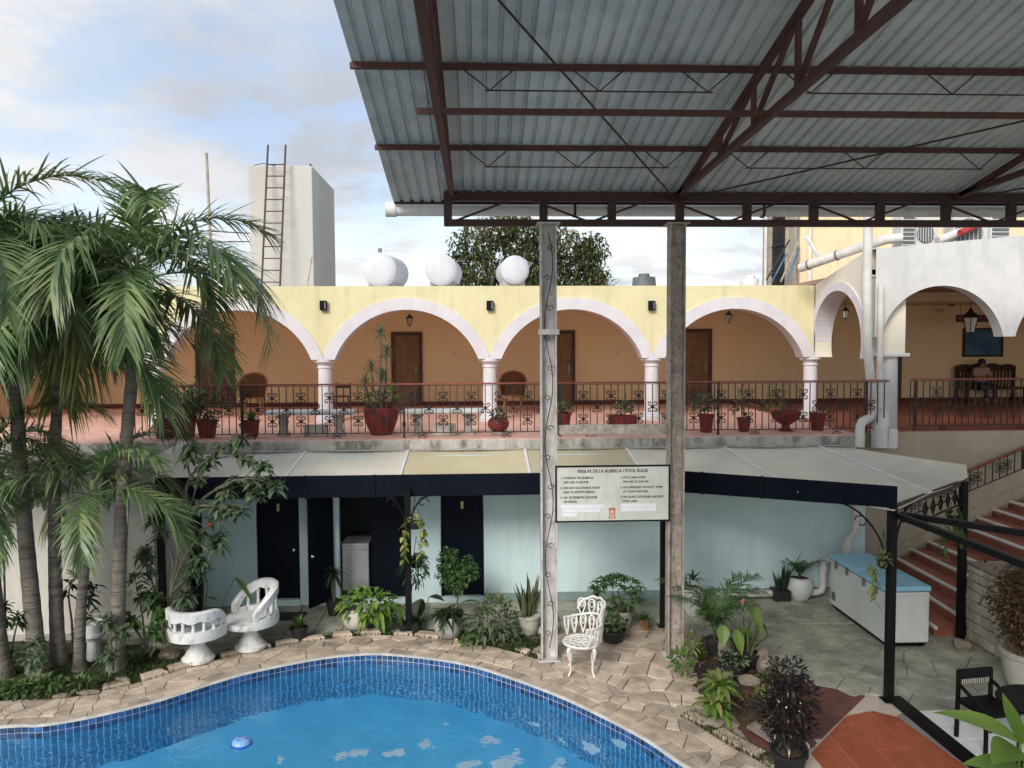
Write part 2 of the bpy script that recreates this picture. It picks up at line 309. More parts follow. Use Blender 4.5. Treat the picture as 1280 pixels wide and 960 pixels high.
M_lid = pm('freezer_lid', (0.30,0.60,0.76), (0.26,0.54,0.70), rough=0.4, scale=2, bump=0.03)
M_hinge = pm('grey_hinge', (0.25,0.26,0.26), (0.2,0.2,0.2), rough=0.4, metal=0.5)
M_chrome = pm('chrome', (0.75,0.75,0.75), (0.7,0.7,0.7), rough=0.2, metal=1.0, bump=0)
M_tank = pm('white_tank', (0.58,0.59,0.63), (0.52,0.53,0.57), rough=0.6, scale=2, bump=0.1, streak=0.3, c3=(0.45,0.42,0.40))
M_gold = pm('brass', (0.55,0.40,0.15), (0.45,0.32,0.12), rough=0.35, metal=0.8, bump=0)
M_stepr = pm('stair_terracotta', (0.34,0.125,0.075), (0.26,0.095,0.06), rough=0.7, scale=5, bump=0.15, obj=0.1, streak=0.4, c3=(0.13,0.055,0.04), sscale=(3,3,3))
M_nose = pm('stair_white_nosing', (0.76,0.74,0.70), (0.66,0.64,0.60), rough=0.8, scale=6, bump=0.2, streak=0.4, c3=(0.3,0.27,0.23), sscale=(4,4,4))
M_brick = pm('pale_stone_block', (0.60,0.54,0.44), (0.48,0.43,0.35), rough=0.9, scale=5, bump=0.6, bscale=25, obj=0.12, streak=0.5, c3=(0.17,0.15,0.12), sscale=(3,3,3))
M_trunk = pm('palm_trunk', (0.23,0.20,0.17), (0.155,0.135,0.115), rough=0.9, scale=5, bump=0.8, bscale=15, bdist=0.02, streak=0.85, c3=(0.075,0.065,0.055), sscale=(1.5,1.5,30), slo=0.48, shi=0.62)
M_shaft = pm('palm_crownshaft', (0.17,0.21,0.09), (0.20,0.22,0.12), rough=0.6, scale=4, bump=0.1, streak=0.4, c3=(0.19,0.16,0.10), sscale=(12,12,1.5))
M_bark = pm('grey_bark', (0.20,0.17,0.14), (0.13,0.11,0.09), rough=0.9, scale=8, bump=0.6)
M_barkd = pm('dark_tree_bark', (0.07,0.055,0.045), (0.05,0.04,0.03), rough=0.9, scale=8, bump=0.4)
M_lamp = pm('frosted_lantern_glass', (0.55,0.53,0.48), (0.5,0.48,0.43), rough=0.25, bump=0)
M_glassd = pm('dark_window_glass', (0.02,0.025,0.03), (0.03,0.035,0.04), rough=0.15, bump=0)
M_weath = pm('weathered_frame', (0.42,0.37,0.30), (0.30,0.26,0.21), rough=0.85, scale=8, streak=0.5, c3=(0.12,0.10,0.08))
M_acw = pm('appliance_white', (0.66,0.66,0.65), (0.58,0.58,0.57), rough=0.45, scale=3, bump=0.02)
M_acg = pm('appliance_grille', (0.10,0.11,0.11), (0.13,0.14,0.14), rough=0.5)
M_redp = pm('red_pipe_paint', (0.42,0.05,0.05), (0.36,0.04,0.04), rough=0.5)
M_blue = pm('picture_blue', (0.03,0.10,0.22), (0.06,0.19,0.32), rough=0.5, scale=1.6, bump=0, streak=0.4, c3=(0.10,0.16,0.12), sscale=(2,2,2))
M_skin = pm('skin', (0.36,0.20,0.13), (0.33,0.18,0.12), rough=0.55, bump=0.02)
M_shirt = pm('pale_pink_cloth', (0.46,0.32,0.30), (0.42,0.28,0.26), rough=0.85, bump=0.1)
M_trous = pm('dark_trousers', (0.03,0.03,0.04), (0.04,0.04,0.05), rough=0.85, bump=0.1)
M_hair = pm('black_hair', (0.01,0.009,0.008), (0.015,0.012,0.01), rough=0.5)
M_float = pm('blue_float_plastic', (0.02,0.10,0.50), (0.02,0.08,0.42), rough=0.3, bump=0)
M_floatp = pm('pale_blue_float', (0.22,0.42,0.75), (0.2,0.38,0.7), rough=0.3, bump=0)
M_ceil = pm('reddish_ceiling', (0.40,0.26,0.20), (0.36,0.22,0.17), rough=0.9)
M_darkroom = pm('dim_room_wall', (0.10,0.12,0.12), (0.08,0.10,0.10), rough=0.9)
M_mat = pm('dark_doormat', (0.02,0.025,0.03), (0.03,0.035,0.04), rough=0.95, bump=0.5)
M_wire = pm('black_cable', (0.02,0.02,0.02), (0.03,0.03,0.03), rough=0.6, bump=0)
M_redfl = pm('red_petal', (0.55,0.03,0.02), (0.45,0.02,0.02), rough=0.6, bump=0)
M_pinkfl = pm('pink_petal', (0.6,0.22,0.2), (0.55,0.18,0.17), rough=0.6, bump=0)
M_whitefl = pm('white_petal', (0.7,0.68,0.66), (0.65,0.62,0.6), rough=0.6, bump=0)
LP = leafmat('palm_leaflet', (0.09,0.165,0.06), (0.27,0.34,0.15), rough=0.38, trans=0.3, spec=0.6)
LPy = leafmat('palm_leaflet_yellowing', (0.10,0.14,0.04), (0.26,0.27,0.09), rough=0.4, trans=0.25)
LG = leafmat('bright_green_leaf', (0.09,0.18,0.03), (0.20,0.30,0.06))
LM = leafmat('mid_green_leaf', (0.05,0.11,0.03), (0.125,0.195,0.06))
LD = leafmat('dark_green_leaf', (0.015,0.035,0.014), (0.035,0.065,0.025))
LS = leafmat('grey_green_leaf', (0.07,0.12,0.06), (0.17,0.23,0.13))
LF = leafmat('ferny_green_leaf', (0.045,0.10,0.03), (0.10,0.17,0.055), trans=0.2)
LV = leafmat('snake_plant_leaf', (0.05,0.07,0.035), (0.16,0.18,0.09), rough=0.4, trans=0.05)
LY = leafmat('yellow_green_leaf', (0.16,0.19,0.05), (0.32,0.34,0.12))
LU = leafmat('purple_leaf', (0.035,0.02,0.035), (0.08,0.05,0.075))
LC = leafmat('dark_croton_leaf', (0.010,0.010,0.010), (0.035,0.022,0.018), rough=0.3, trans=0.05, spec=0.7)
LB = leafmat('brown_dry_leaf', (0.10,0.055,0.025), (0.19,0.115,0.055), rough=0.7, trans=0.1)
LT = leafmat('tree_leaf', (0.09,0.14,0.05), (0.21,0.25,0.10), trans=0.35, scale=0.6)
LTr = leafmat('rusty_tree_leaf', (0.16,0.11,0.06), (0.24,0.16,0.085), trans=0.3, scale=0.6)
M_white_ceiling = pm('white_ceiling', (0.80,0.78,0.74), (0.76,0.74,0.70), rough=0.9, bump=0.05)
LPd = leafmat('dead_frond', (0.16,0.10,0.05), (0.27,0.19,0.10), rough=0.7, trans=0.15)
def translucent(m, k):
    t = m.node_tree; b = t.nodes['Principled BSDF']; o = t.nodes['Material Output']; tr = t.nodes.new('ShaderNodeBsdfTranslucent'); tr.inputs[0].default_value = (0.86,0.88,0.86,1)
    mi = t.nodes.new('ShaderNodeMixShader'); mi.inputs[0].default_value = k; t.links.new(b.outputs[0], mi.inputs[1]); t.links.new(tr.outputs[0], mi.inputs[2]); t.links.new(mi.outputs[0], o.inputs['Surface'])
translucent(M_awn, 0.3); translucent(M_awny, 0.3)
LGr = leafmat('grass_blade', (0.035,0.06,0.015), (0.08,0.11,0.03), rough=0.6)
# ================================================================== POOL OUTLINE
def catmull(pts, closed=True, sub=24):
    n = len(pts); o = []
    for i in range(n if closed else n-1):
        p0, p1, p2, p3 = [Vector(pts[(i+k) % n]) if closed else Vector(pts[max(0,min(n-1,i+k))]) for k in (-1,0,1,2)]
        for j in range(sub):
            t = j/sub; o.append(0.5*((2*p1)+(-p0+p2)*t+(2*p0-5*p1+4*p2-p3)*t*t+(-p0+3*p1-3*p2+p3)*t**3))
    if not closed: o.append(Vector(pts[-1]))
    return o
def resample(pts, step, closed=True):
    pts = list(pts) + ([pts[0]] if closed else [])
    L_ = [0]
    for a, b in zip(pts, pts[1:]): L_.append(L_[-1]+(b-a).length)
    n = max(2, round(L_[-1]/step)); o = []; j = 0
    for k in range(n if closed else n+1):
        s_ = L_[-1]*k/n
        while j < len(L_)-2 and L_[j+1] < s_: j += 1
        t = (s_-L_[j])/max(1e-9, L_[j+1]-L_[j]); o.append(pts[j].lerp(pts[j+1], t))
    return o
edge_px = [(0,909),(50,907),(101,899),(151,888),(201,875),(252,858.5),(302,843.5),(353,832),(403,823),(440,819),(470,817.6),(506,820),(549,825),(591,833),(636,847),(675,861),(714,877),(773,906),(812,928),(851,955)]
pool_pts = [G(a,b) for a,b in edge_px] + [(2.62,7.7),(2.75,6.6),(2.1,5.4),(0.4,4.5),(-2.5,4.2),(-5.5,4.5),(-8.3,5.4),(-9.8,7.0),(-9.6,8.6),(-8.2,9.35)]
STEP = 0.085
POOL = resample(catmull(pool_pts), STEP)
NP_ = len(POOL)
area = sum(POOL[i].x*POOL[(i+1)%NP_].y-POOL[(i+1)%NP_].x*POOL[i].y for i in range(NP_))
if area < 0: POOL.reverse()            # counter-clockwise
def pnorm(i):
    d = (POOL[(i+2)%NP_]-POOL[(i-2)%NP_]).normalized(); return Vector((d.y,-d.x))     # outward
PN = [pnorm(i) for i in range(NP_)]
def pdist(x, y):
    """signed distance to the pool edge, positive outside"""
    q = Vector((x,y)); k = min(range(0,NP_), key=lambda i:(POOL[i]-q).length_squared)
    return (q-POOL[k]).dot(PN[k]), k
def inpoly(x, y, poly):
    c = False; n = len(poly)
    for i in range(n):
        x1,y1 = poly[i]; x2,y2 = poly[(i+1)%n]
        if (y1 > y) != (y2 > y) and x < (x2-x1)*(y-y1)/(y2-y1)+x1: c = not c
    return c
def clip(poly, px, py, nx, ny):
    """keep the part of the polygon where (p - P).n <= 0"""
    o = []; n = len(poly)
    for i in range(n):
        a, b = poly[i], poly[(i+1)%n]
        da = (a[0]-px)*nx+(a[1]-py)*ny; db = (b[0]-px)*nx+(b[1]-py)*ny
        if da <= 0: o.append(a)
        if (da < 0 < db) or (db < 0 < da):
            t = da/(da-db); o.append((a[0]+(b[0]-a[0])*t, a[1]+(b[1]-a[1])*t))
    return o
def fill(outer, holes, z, name, mat, parent=None):
    bm = bmesh.new(); ed = []
    for ring in [outer]+holes:
        vv = [bm.verts.new((p[0],p[1],z)) for p in ring]
        ed += [bm.edges.new((vv[i],vv[(i+1)%len(vv)])) for i in range(len(vv))]
    bmesh.ops.triangle_fill(bm, use_beauty=True, use_dissolve=False, edges=ed)
    for f in bm.faces:
        if f.normal.z < 0: f.normal_flip()
    me = bpy.data.meshes.new(name); bm.to_mesh(me); bm.free(); me.materials.append(mat)
    o = bpy.data.objects.new(name, me); col.objects.link(o); o.parent = parent; return o
def voronoi(sites, gap, keep=lambda c: True, spacing=0.5):
    res = []
    for i, s_ in enumerate(sites):
        x, y = s_; r = spacing*1.6; poly = [(x-r,y-r),(x+r,y-r),(x+r,y+r),(x-r,y+r)]
        for j, t in enumerate(sites):
            if j == i: continue
            dx, dy = t[0]-x, t[1]-y; d = math.hypot(dx,dy)
            if d > spacing*3.4 or d < 1e-6: continue
            nx, ny = dx/d, dy/d; poly = clip(poly, x+dx/2-nx*gap/2, y+dy/2-ny*gap/2, nx, ny)
            if len(poly) < 3: break
        if len(poly) >= 3 and keep(s_): res.append((s_, poly))
    return res
def stone(poly, parent, mat, name, z0, z1, inset=0.012, zi=0.006):
    if len(poly) < 3: return
    a = sum(poly[i][0]*poly[(i+1)%len(poly)][1]-poly[(i+1)%len(poly)][0]*poly[i][1] for i in range(len(poly)))
    if abs(a) < 0.012: return
    if a < 0: poly = poly[::-1]
    return MB().prism(poly, z0, z1, inset, zi).build(name, mat, parent)

# ================================================================== GROUND
ground = fill([(-160,-60),(160,-60),(160,220),(-160,220)], [[tuple(p) for p in POOL]], -0.035, 'ground', M_greyb); tag(ground, kind='structure')
# --- pool shell
pool = bpy.data.objects.new('pool', None); col.objects.link(pool)
tag(pool, 'kidney shaped swimming pool with blue tiled sides in the stone patio', 'pool')
ZW, ZB = -0.15, -1.32
m = MB(); n = NP_
m.add([(p.x,p.y,-0.004) for p in POOL]+[(p.x,p.y,ZB) for p in POOL], [(i,(i+1)%n,n+(i+1)%n,n+i) for i in range(n)])
m.build('pool_wall', M_pgr, pool)
fl = fill([tuple(p) for p in POOL], [], ZB, 'pool_floor', M_pfloor, pool)
# white grout band behind the tiles at the waterline
m = MB(); zt = -0.005
m.add([(p.x-PN[i].x*0.004,p.y-PN[i].y*0.004,zt) for i,p in enumerate(POOL)]+[(p.x-PN[i].x*0.004,p.y-PN[i].y*0.004,-0.245) for i,p in enumerate(POOL)], [(i,(i+1)%n,n+(i+1)%n,n+i) for i in range(n)])
m.build('grout_band', M_groutw, pool)
vis = [i for i in range(NP_) if POOL[i].y > 7.9 and -7.6 < POOL[i].x < 3.2]
def walltile(m, i, z0, z1, g=0.006, pr=0.009):
    a, b = POOL[i], POOL[(i+1)%NP_]; d = (b-a).normalized(); nn = PN[i]
    a2, b2 = a+d*g, b-d*g
    q = [a2-nn*0.002, b2-nn*0.002]; w = [a2-nn*pr, b2-nn*pr]
    vv = [(q[0].x,q[0].y,z0),(q[1].x,q[1].y,z0),(q[1].x,q[1].y,z1),(q[0].x,q[0].y,z1),(w[0].x,w[0].y,z0),(w[1].x,w[1].y,z0),(w[1].x,w[1].y,z1),(w[0].x,w[0].y,z1)]
    m.add(vv, [(4,7,6,5),(0,4,5,1),(1,5,6,2),(2,6,7,3),(3,7,4,0)]); return m
small = MB()
for i in vis:
    for k in range(2):                              # the two rows above the water, tile by tile
        z1 = -0.010-k*0.082
        walltile(MB(), i, z1-0.073, z1, 0.005, 0.011).build('mosaic_tile', M_ptile, pool)
for i in range(NP_):                                # the rows under water: one joined part
    for k in range(14):
        z1 = -0.174-k*0.082
        if i in vis or POOL[i].y > 4: walltile(small, i, z1-0.072, z1, 0.008, 0.006)
small.build('underwater_tile', M_pwall, pool, kind='stuff')
# white bullnose lip
lip = MB()
prof = [(-0.004,-0.012),(0.018,0.006),(0.045,0.012),(0.06,0.004),(0.06,-0.03)]
for i,p in enumerate(POOL):
    for d,z in prof: lip.v.append((p.x+PN[i].x*(d-0.012),p.y+PN[i].y*(d-0.012),z))
k_ = len(prof)
for i in range(NP_):
    j = (i+1)%NP_
    for a in range(k_-1): lip.f.append((i*k_+a,j*k_+a,j*k_+a+1,i*k_+a+1))
lip.build('pool_lip', pm('pale_lip', (0.55,0.54,0.52),(0.42,0.41,0.39),rough=0.7,scale=5), pool, smooth=True)
# --- water
wm = bpy.data.materials.new('pool_water'); wm.use_nodes = True; t = wm.node_tree; t.nodes.clear()
o_ = t.nodes.new('ShaderNodeOutputMaterial'); gl = t.nodes.new('ShaderNodeBsdfGlass'); gl.inputs['IOR'].default_value = 1.33; gl.inputs['Roughness'].default_value = 0.0; gl.inputs['Color'].default_value = (0.90,0.97,1.0,1)
geo = t.nodes.new('ShaderNodeNewGeometry')
wn = t.nodes.new('ShaderNodeTexNoise'); wn.inputs['Scale'].default_value = 2.6; wn.inputs['Detail'].default_value = 3; wn.inputs['Distortion'].default_value = 0.6; t.links.new(geo.outputs['Position'], wn.inputs['Vector'])
wn2 = t.nodes.new('ShaderNodeTexNoise'); wn2.inputs['Scale'].default_value = 9; wn2.inputs['Detail'].default_value = 2; t.links.new(geo.outputs['Position'], wn2.inputs['Vector'])
mm = t.nodes.new('ShaderNodeMath'); mm.operation = 'MULTIPLY_ADD'; t.links.new(wn2.outputs[0], mm.inputs[0]); mm.inputs[1].default_value = 0.10; t.links.new(wn.outputs[0], mm.inputs[2])
bp = t.nodes.new('ShaderNodeBump'); bp.inputs['Strength'].default_value = 1.0; bp.inputs['Distance'].default_value = 0.024; t.links.new(mm.outputs[0], bp.inputs['Height'])
t.links.new(bp.outputs[0], gl.inputs['Normal']); t.links.new(gl.outputs[0], o_.inputs['Surface'])
water = fill([(p.x-PN[i].x*0.0135,p.y-PN[i].y*0.0135) for i,p in enumerate(POOL)], [], ZW, 'water', wm); tag(water, kind='structure')

# --- pale uneven patches laid on the pool floor and sides
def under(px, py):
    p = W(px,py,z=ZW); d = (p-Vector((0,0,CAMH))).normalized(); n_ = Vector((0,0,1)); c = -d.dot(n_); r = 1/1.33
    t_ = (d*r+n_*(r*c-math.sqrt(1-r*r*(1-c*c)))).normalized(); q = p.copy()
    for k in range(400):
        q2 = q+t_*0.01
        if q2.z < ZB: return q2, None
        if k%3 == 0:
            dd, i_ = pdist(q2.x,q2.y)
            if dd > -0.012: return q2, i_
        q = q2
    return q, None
M_patch = pm('pale_blue_patch', (0.64,0.78,0.88), (0.55,0.72,0.85), rough=0.6, bump=0)
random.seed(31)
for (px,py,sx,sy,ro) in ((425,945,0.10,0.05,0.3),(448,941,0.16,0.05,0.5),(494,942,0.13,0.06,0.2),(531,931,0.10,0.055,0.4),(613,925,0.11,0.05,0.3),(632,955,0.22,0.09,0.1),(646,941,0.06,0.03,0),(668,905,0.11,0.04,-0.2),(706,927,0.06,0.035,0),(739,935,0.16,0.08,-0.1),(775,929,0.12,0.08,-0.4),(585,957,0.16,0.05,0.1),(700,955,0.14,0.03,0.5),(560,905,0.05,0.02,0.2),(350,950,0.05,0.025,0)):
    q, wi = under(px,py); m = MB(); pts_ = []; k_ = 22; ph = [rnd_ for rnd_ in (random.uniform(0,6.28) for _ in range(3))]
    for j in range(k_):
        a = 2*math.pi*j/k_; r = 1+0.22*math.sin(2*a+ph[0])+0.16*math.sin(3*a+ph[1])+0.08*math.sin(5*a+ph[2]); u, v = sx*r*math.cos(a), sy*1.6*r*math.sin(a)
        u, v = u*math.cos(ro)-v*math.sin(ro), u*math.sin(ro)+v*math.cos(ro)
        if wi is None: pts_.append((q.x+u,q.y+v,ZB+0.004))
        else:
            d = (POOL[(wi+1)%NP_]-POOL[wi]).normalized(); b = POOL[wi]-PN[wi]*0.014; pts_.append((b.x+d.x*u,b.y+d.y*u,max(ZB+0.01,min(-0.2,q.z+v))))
    m.add(pts_, [tuple(range(k_))]).build('pale_patch', M_patch, pool)
# --- chlorine float
fx, fy = G(302,930,ZW)
fo = thing('chlorine_float', 'round blue plastic chlorine float drifting on the pool water', 'pool float', (fx,fy,ZW))
MB().lathe([(0,0.075),(0.06,0.07),(0.10,0.055),(0.115,0.03),(0.118,0.018)], n=24).build('cap', M_floatp, fo, smooth=True, local=True)
MB().lathe([(0.118,0.018),(0.132,0.008),(0.132,-0.004),(0.10,-0.02),(0.0,-0.02)], n=24).build('rim', M_float, fo, smooth=True, local=True)
MB().lathe([(0.05,-0.02),(0.05,-0.13),(0.0,-0.13)], n=16).build('basket', M_floatp, fo, smooth=True, local=True)
for k in range(3):
    a = 2.1*k; MB().cbox(-0.022,-0.008,0.066,0.022,0.008,0.074,0.003).build('vent', M_float, fo, local=True).location = (0.05*math.cos(a),0.05*math.sin(a),0.0)

# ================================================================== PATIO AND PAVING
patio = bpy.data.objects.new('patio', None); col.objects.link(patio); tag(patio, kind='structure')
bedL = [G(*q) for q in ((-260,905),(0,876),(60,878),(130,864),(200,843),(236,829),(207,800),(-260,800))]
bedC = [G(*q) for q in ((478,790),(560,799),(600,806),(648,817),(664,812),(690,797),(655,783),(560,783),(500,783))]
bedR = [G(*q) for q in ((866,797),(905,787),(962,830),(1004,858),(1020,905),(985,985),(985,955),(955,925),(900,893),(866,852))]
# mortar bed under the flagstones
TANP = [G(*q) for q in ((560,798),(664,812),(690,795),(735,772),(850,779),(884,797),(866,812),(866,852),(895,893),(1010,985),(700,985))]
mb_ = MB()
for i in range(NP_):
    if POOL[i].y < 6.5: continue
    j = (i+1)%NP_
    if POOL[j].y < 6.5: continue
    rr = [POOL[i]+PN[i]*0.03, POOL[j]+PN[j]*0.03, POOL[j]+PN[j]*0.8, POOL[i]+PN[i]*0.8]
    mb_.add([(q.x,q.y,-0.022) for q in rr], [(0,3,2,1)])
mb_.build('mortar_bed', M_mortar, patio)
# rows of coping stones that follow the pool edge
rows = [(0.045,0.30,0.46)]
arc = set(i for i in range(NP_) if POOL[i].y > 7.7 and -8.2 < POOL[i].x < 3.2)
st = [i for i in arc if (i-1)%NP_ not in arc][0]; order = []; i = st
while i in arc and len(order) < len(arc): order.append(i); i = (i+1)%NP_
def sd2w(s_, d):
    f = max(0, min(len(order)-1.001, s_/STEP)); k = int(f); a, b = order[k], order[k+1]; t = f-k
    p = POOL[a].lerp(POOL[b],t)+PN[a].lerp(PN[b],t)*d; return (p.x,p.y)
SL = (len(order)-1)*STEP
s_ = 0.0
while s_ < SL-0.3:
    w = random.uniform(0.22,0.52); k1 = random.uniform(-0.03,0.03); k2 = random.uniform(-0.03,0.03); e = random.uniform(0.21,0.26); n_ = max(2,int(w/0.12)); g = 0.005
    a, b = s_+g, s_+w-g
    pl_ = [sd2w(a+(b-a)*j/n_,0.05) for j in range(n_+1)]+[sd2w(b+k2+(a+k1-b-k2)*j/n_, e+random.uniform(-.008,.008)) for j in range(n_+1)]
    stone(pl_, patio, M_tan, 'flagstone', -0.034, random.uniform(-0.003,0.003), 0.006, 0.003); s_ += w
sites = []; d = 0.42; r = 0
for d in (0.33,0.51,0.69):
    s_ = 0.0
    while s_ < SL: sites.append((s_+random.uniform(-.10,.10), d+random.uniform(-.045,.045))); s_ += random.uniform(0.20,0.42)
for c_, poly in voronoi(sites, 0.011, lambda c: 0.1 < c[0] < SL-0.1, 0.34):
    poly = clip(clip(poly,0,0.252,0,-1),0,0.775,0,1)
    if len(poly) < 3: continue
    fine_ = []
    for j in range(len(poly)):
        p, q = poly[j], poly[(j+1)%len(poly)]; k = max(1,int(abs(q[0]-p[0])/0.13)); fine_ += [(p[0]+(q[0]-p[0])*i/k, p[1]+(q[1]-p[1])*i/k) for i in range(k)]
    pw = [sd2w(*q) for q in fine_]; cc = (sum(q[0] for q in pw)/len(pw), sum(q[1] for q in pw)/len(pw))
    if inpoly(cc[0],cc[1],bedL): continue
    stone(pw, patio, M_tan, 'flagstone', -0.034, random.uniform(-0.004,0.004), 0.007, 0.004)
# irregular flagstones beyond the rows
def jit_sites(x0,x1,y0,y1,sp,j):
    o = []; r = 0; y = y0
    while y < y1:
        x = x0+(sp/2 if r%2 else 0)
        while x < x1: o.append((x+random.uniform(-j,j)*sp, y+random.uniform(-j,j)*sp)); x += sp
        y += sp*0.87; r += 1
    return o
for s_, poly in voronoi(jit_sites(-0.8,5.0,7.9,13.2,0.36,0.46), 0.013, lambda c: inpoly(c[0],c[1],TANP) and pdist(*c)[0] > 0.8, 0.36):
    d, k = pdist(*s_)
    e = POOL[k]+PN[k]*0.785; poly = clip(poly, e.x, e.y, -PN[k].x, -PN[k].y)
    stone(poly, patio, M_tan, 'flagstone', -0.034, random.uniform(-0.005,0.005), 0.010, 0.005)
# mossy grey pavers under the awning: squares by the wall, odd flags further out
court = bpy.data.objects.new('courtyard', None); col.objects.link(court); tag(court, kind='structure')
REDP = [(3.3,10.75),(4.42,10.62),(5.33,9.87),(5.45,9.42),(5.45,7.0),(3.3,7.0)]
def free(x, y):
    return pdist(x,y)[0] > 0.98 and not inpoly(x,y,TANP) and not inpoly(x,y,bedL) and not inpoly(x,y,bedR) and not inpoly(x,y,REDP) and not (y < 9.55 and x > 5.2)
sq = 0.46; y = 12.66
while y < 14.0:
    x = -5.1
    while x < 7.4:
        if free(x+sq/2,y+sq/2):
            g = 0.007; stone([(x+g,y+g),(x+sq-g,y+g),(x+sq-g,min(y+sq,14.05)-g),(x+g,min(y+sq,14.05)-g)], court, M_grey, 'paver', -0.034, random.uniform(-0.005,0.004), 0.006, 0.003)
        x += sq
    y += sq
for s_, poly in voronoi(jit_sites(-4.9,9.6,9.2,12.9,0.5,0.38), 0.012, lambda c: free(*c) and c[1] < 12.6 and (c[0] > 2.7 or pdist(*c)[0] > 1.05), 0.5):
    poly = clip(poly, 0, 12.64, 0, 1)
    poly = clip(poly, 0, 9.50, 0, -1) if s_[0] > 5.2 else poly
    stone(poly, court, M_grey, 'paver', -0.034, random.uniform(-0.003,0.002), 0.008, 0.003)
# moss strip and edging stones between patio and courtyard
edging = []
def strip(ids, d0, d1, z, name, mat):
    m = MB()
    for a, b in zip(ids, ids[1:]):
        q = [POOL[a]+PN[a]*d0, POOL[b]+PN[b]*d0, POOL[b]+PN[b]*d1, POOL[a]+PN[a]*d1]
        m.add([(p.x,p.y,z) for p in q], [(0,3,2,1)])
    return m.build(name, mat)
mid = [i for i in order if -4.9 < POOL[i].x < 0.35]
ms = strip(mid, 0.775, 1.02, -0.026, 'moss_strip', M_moss); tag(ms, kind='stuff')
for i in mid[::4]:
    if random.random() < 0.75:
        c_ = POOL[i]+PN[i]*0.88; d = (POOL[(i+1)%NP_]-POOL[i]).normalized(); w = random.uniform(0.13,0.22); h = random.uniform(0.06,0.10); nn = PN[i]
        stone([tuple(c_-d*w-nn*h),tuple(c_+d*w-nn*h*0.8),tuple(c_+d*w*0.9+nn*h),tuple(c_-d*w*0.8+nn*h*0.9)], patio, M_tan, 'edging_stone', -0.034, random.uniform(0.03,0.06), 0.02, 0.015)
rgt = [i for i in order if POOL[i].x > 1.3 and POOL[i].y < 9.1]
ms = strip(rgt, 0.775, 1.0, -0.026, 'moss_strip', M_moss); tag(ms, kind='stuff')
for i in rgt[1::5]:
    c_ = POOL[i]+PN[i]*0.90; d = (POOL[(i+1)%NP_]-POOL[i]).normalized(); w = 0.17; h = 0.085; nn = PN[i]
    stone([tuple(c_-d*w-nn*h),tuple(c_+d*w-nn*h),tuple(c_+d*w+nn*h),tuple(c_-d*w+nn*h)], patio, M_tan, 'edging_stone', -0.034, 0.03, 0.015, 0.01)
# manhole cover in the coping
q = G(451,802); md = thing('drain_cover', 'round stone drain cover set in the pool coping', 'drain cover', (q[0],q[1],0.0))
MB().lathe([(0,0.014),(0.16,0.014),(0.165,0.010),(0.165,-0.02)], n=28).build('lid', M_tan, md, local=True)
MB().lathe([(0.17,0.010),(0.17,0.016),(0.182,0.016),(0.182,-0.02)], n=28).build('ring', M_mortar, md, local=True)
MB().lathe([(0,0.018),(0.012,0.018),(0.012,0.01)], n=10).build('knob', M_mortar, md, local=True)

# planting beds
def mound(poly, z, h, name, mat):
    bm = bmesh.new(); cx = sum(p[0] for p in poly)/len(poly); cy = sum(p[1] for p in poly)/len(poly); n = len(poly)
    fine = []
    for i in range(n):
        a, b = poly[i], poly[(i+1)%n]; k = max(1,int(math.hypot(b[0]-a[0],b[1]-a[1])/0.15))
        fine += [(a[0]+(b[0]-a[0])*j/k+random.uniform(-.03,.03), a[1]+(b[1]-a[1])*j/k+random.uniform(-.03,.03)) for j in range(k)]
    rings = 7; m = MB(); nf = len(fine)
    for r in range(rings):
        t = 1-r/rings
        for x,y in fine:
            m.v.append((cx+(x-cx)*t, cy+(y-cy)*t, z+h*(1-t**4)+random.uniform(-.012,.012)*(r>0)))
    m.v.append((cx,cy,z+h))
    for r in range(rings-1):
        for i in range(nf): m.f.append((r*nf+i, r*nf+(i+1)%nf, (r+1)*nf+(i+1)%nf, (r+1)*nf+i))
    for i in range(nf): m.f.append(((rings-1)*nf+i,(rings-1)*nf+(i+1)%nf,rings*nf))
    if sum(poly[i][0]*poly[(i+1)%n][1]-poly[(i+1)%n][0]*poly[i][1] for i in range(n)) < 0: m.f = [f[::-1] for f in m.f]
    return m.build(name, mat, smooth=True)
tag(mound(bedL, -0.03, 0.07, 'garden_soil', M_moss), kind='structure')
tag(mound(bedC, -0.03, 0.05, 'garden_soil', M_moss), kind='structure')
tag(mound(bedR, -0.03, 0.10, 'garden_soil', M_soil), kind='structure')
def grass(poly, n, h, name, dens=lambda x,y: True, mat=LGr):
    xs = [p[0] for p in poly]; ys = [p[1] for p in poly]; m = MB(); c = 0
    while c < n:
        x, y = random.uniform(min(xs),max(xs)), random.uniform(min(ys),max(ys))
        if not inpoly(x,y,poly) or not dens(x,y): c += 0.2; continue
        c += 1; a = random.uniform(0,6.28); hh = h*random.uniform(0.4,1.2); l = random.uniform(0.2,0.9)*hh; w = 0.007
        dx, dy = math.cos(a), math.sin(a)
        m.add([(x-dy*w,y+dx*w,-0.01),(x+dy*w,y-dx*w,-0.01),(x+dx*l*0.5+dy*w*0.7,y+dy*l*0.5-dx*w*0.7,hh*0.7),(x+dx*l*0.5-dy*w*0.7,y+dy*l*0.5+dx*w*0.7,hh*0.7),(x+dx*l,y+dy*l,hh)], [(0,1,2,3),(3,2,4)])
    return tag(m.build(name, mat), kind='stuff')
lb = [q for q in bedL if q[0] > -9]
grass([G(*q) for q in ((-30,882),(0,874),(60,876),(130,862),(200,841),(238,829),(200,812),(-30,830))], 7000, 0.07, 'lawn_grass')
grass([G(*q) for q in ((575,795),(600,806),(648,817),(664,812),(690,800),(655,793))], 2600, 0.10, 'ground_cover')
gs = MB()
grass([tuple(POOL[i]+PN[i]*0.76) for i in mid]+[tuple(POOL[i]+PN[i]*1.05) for i in reversed(mid)], 2600, 0.045, 'moss_grass')
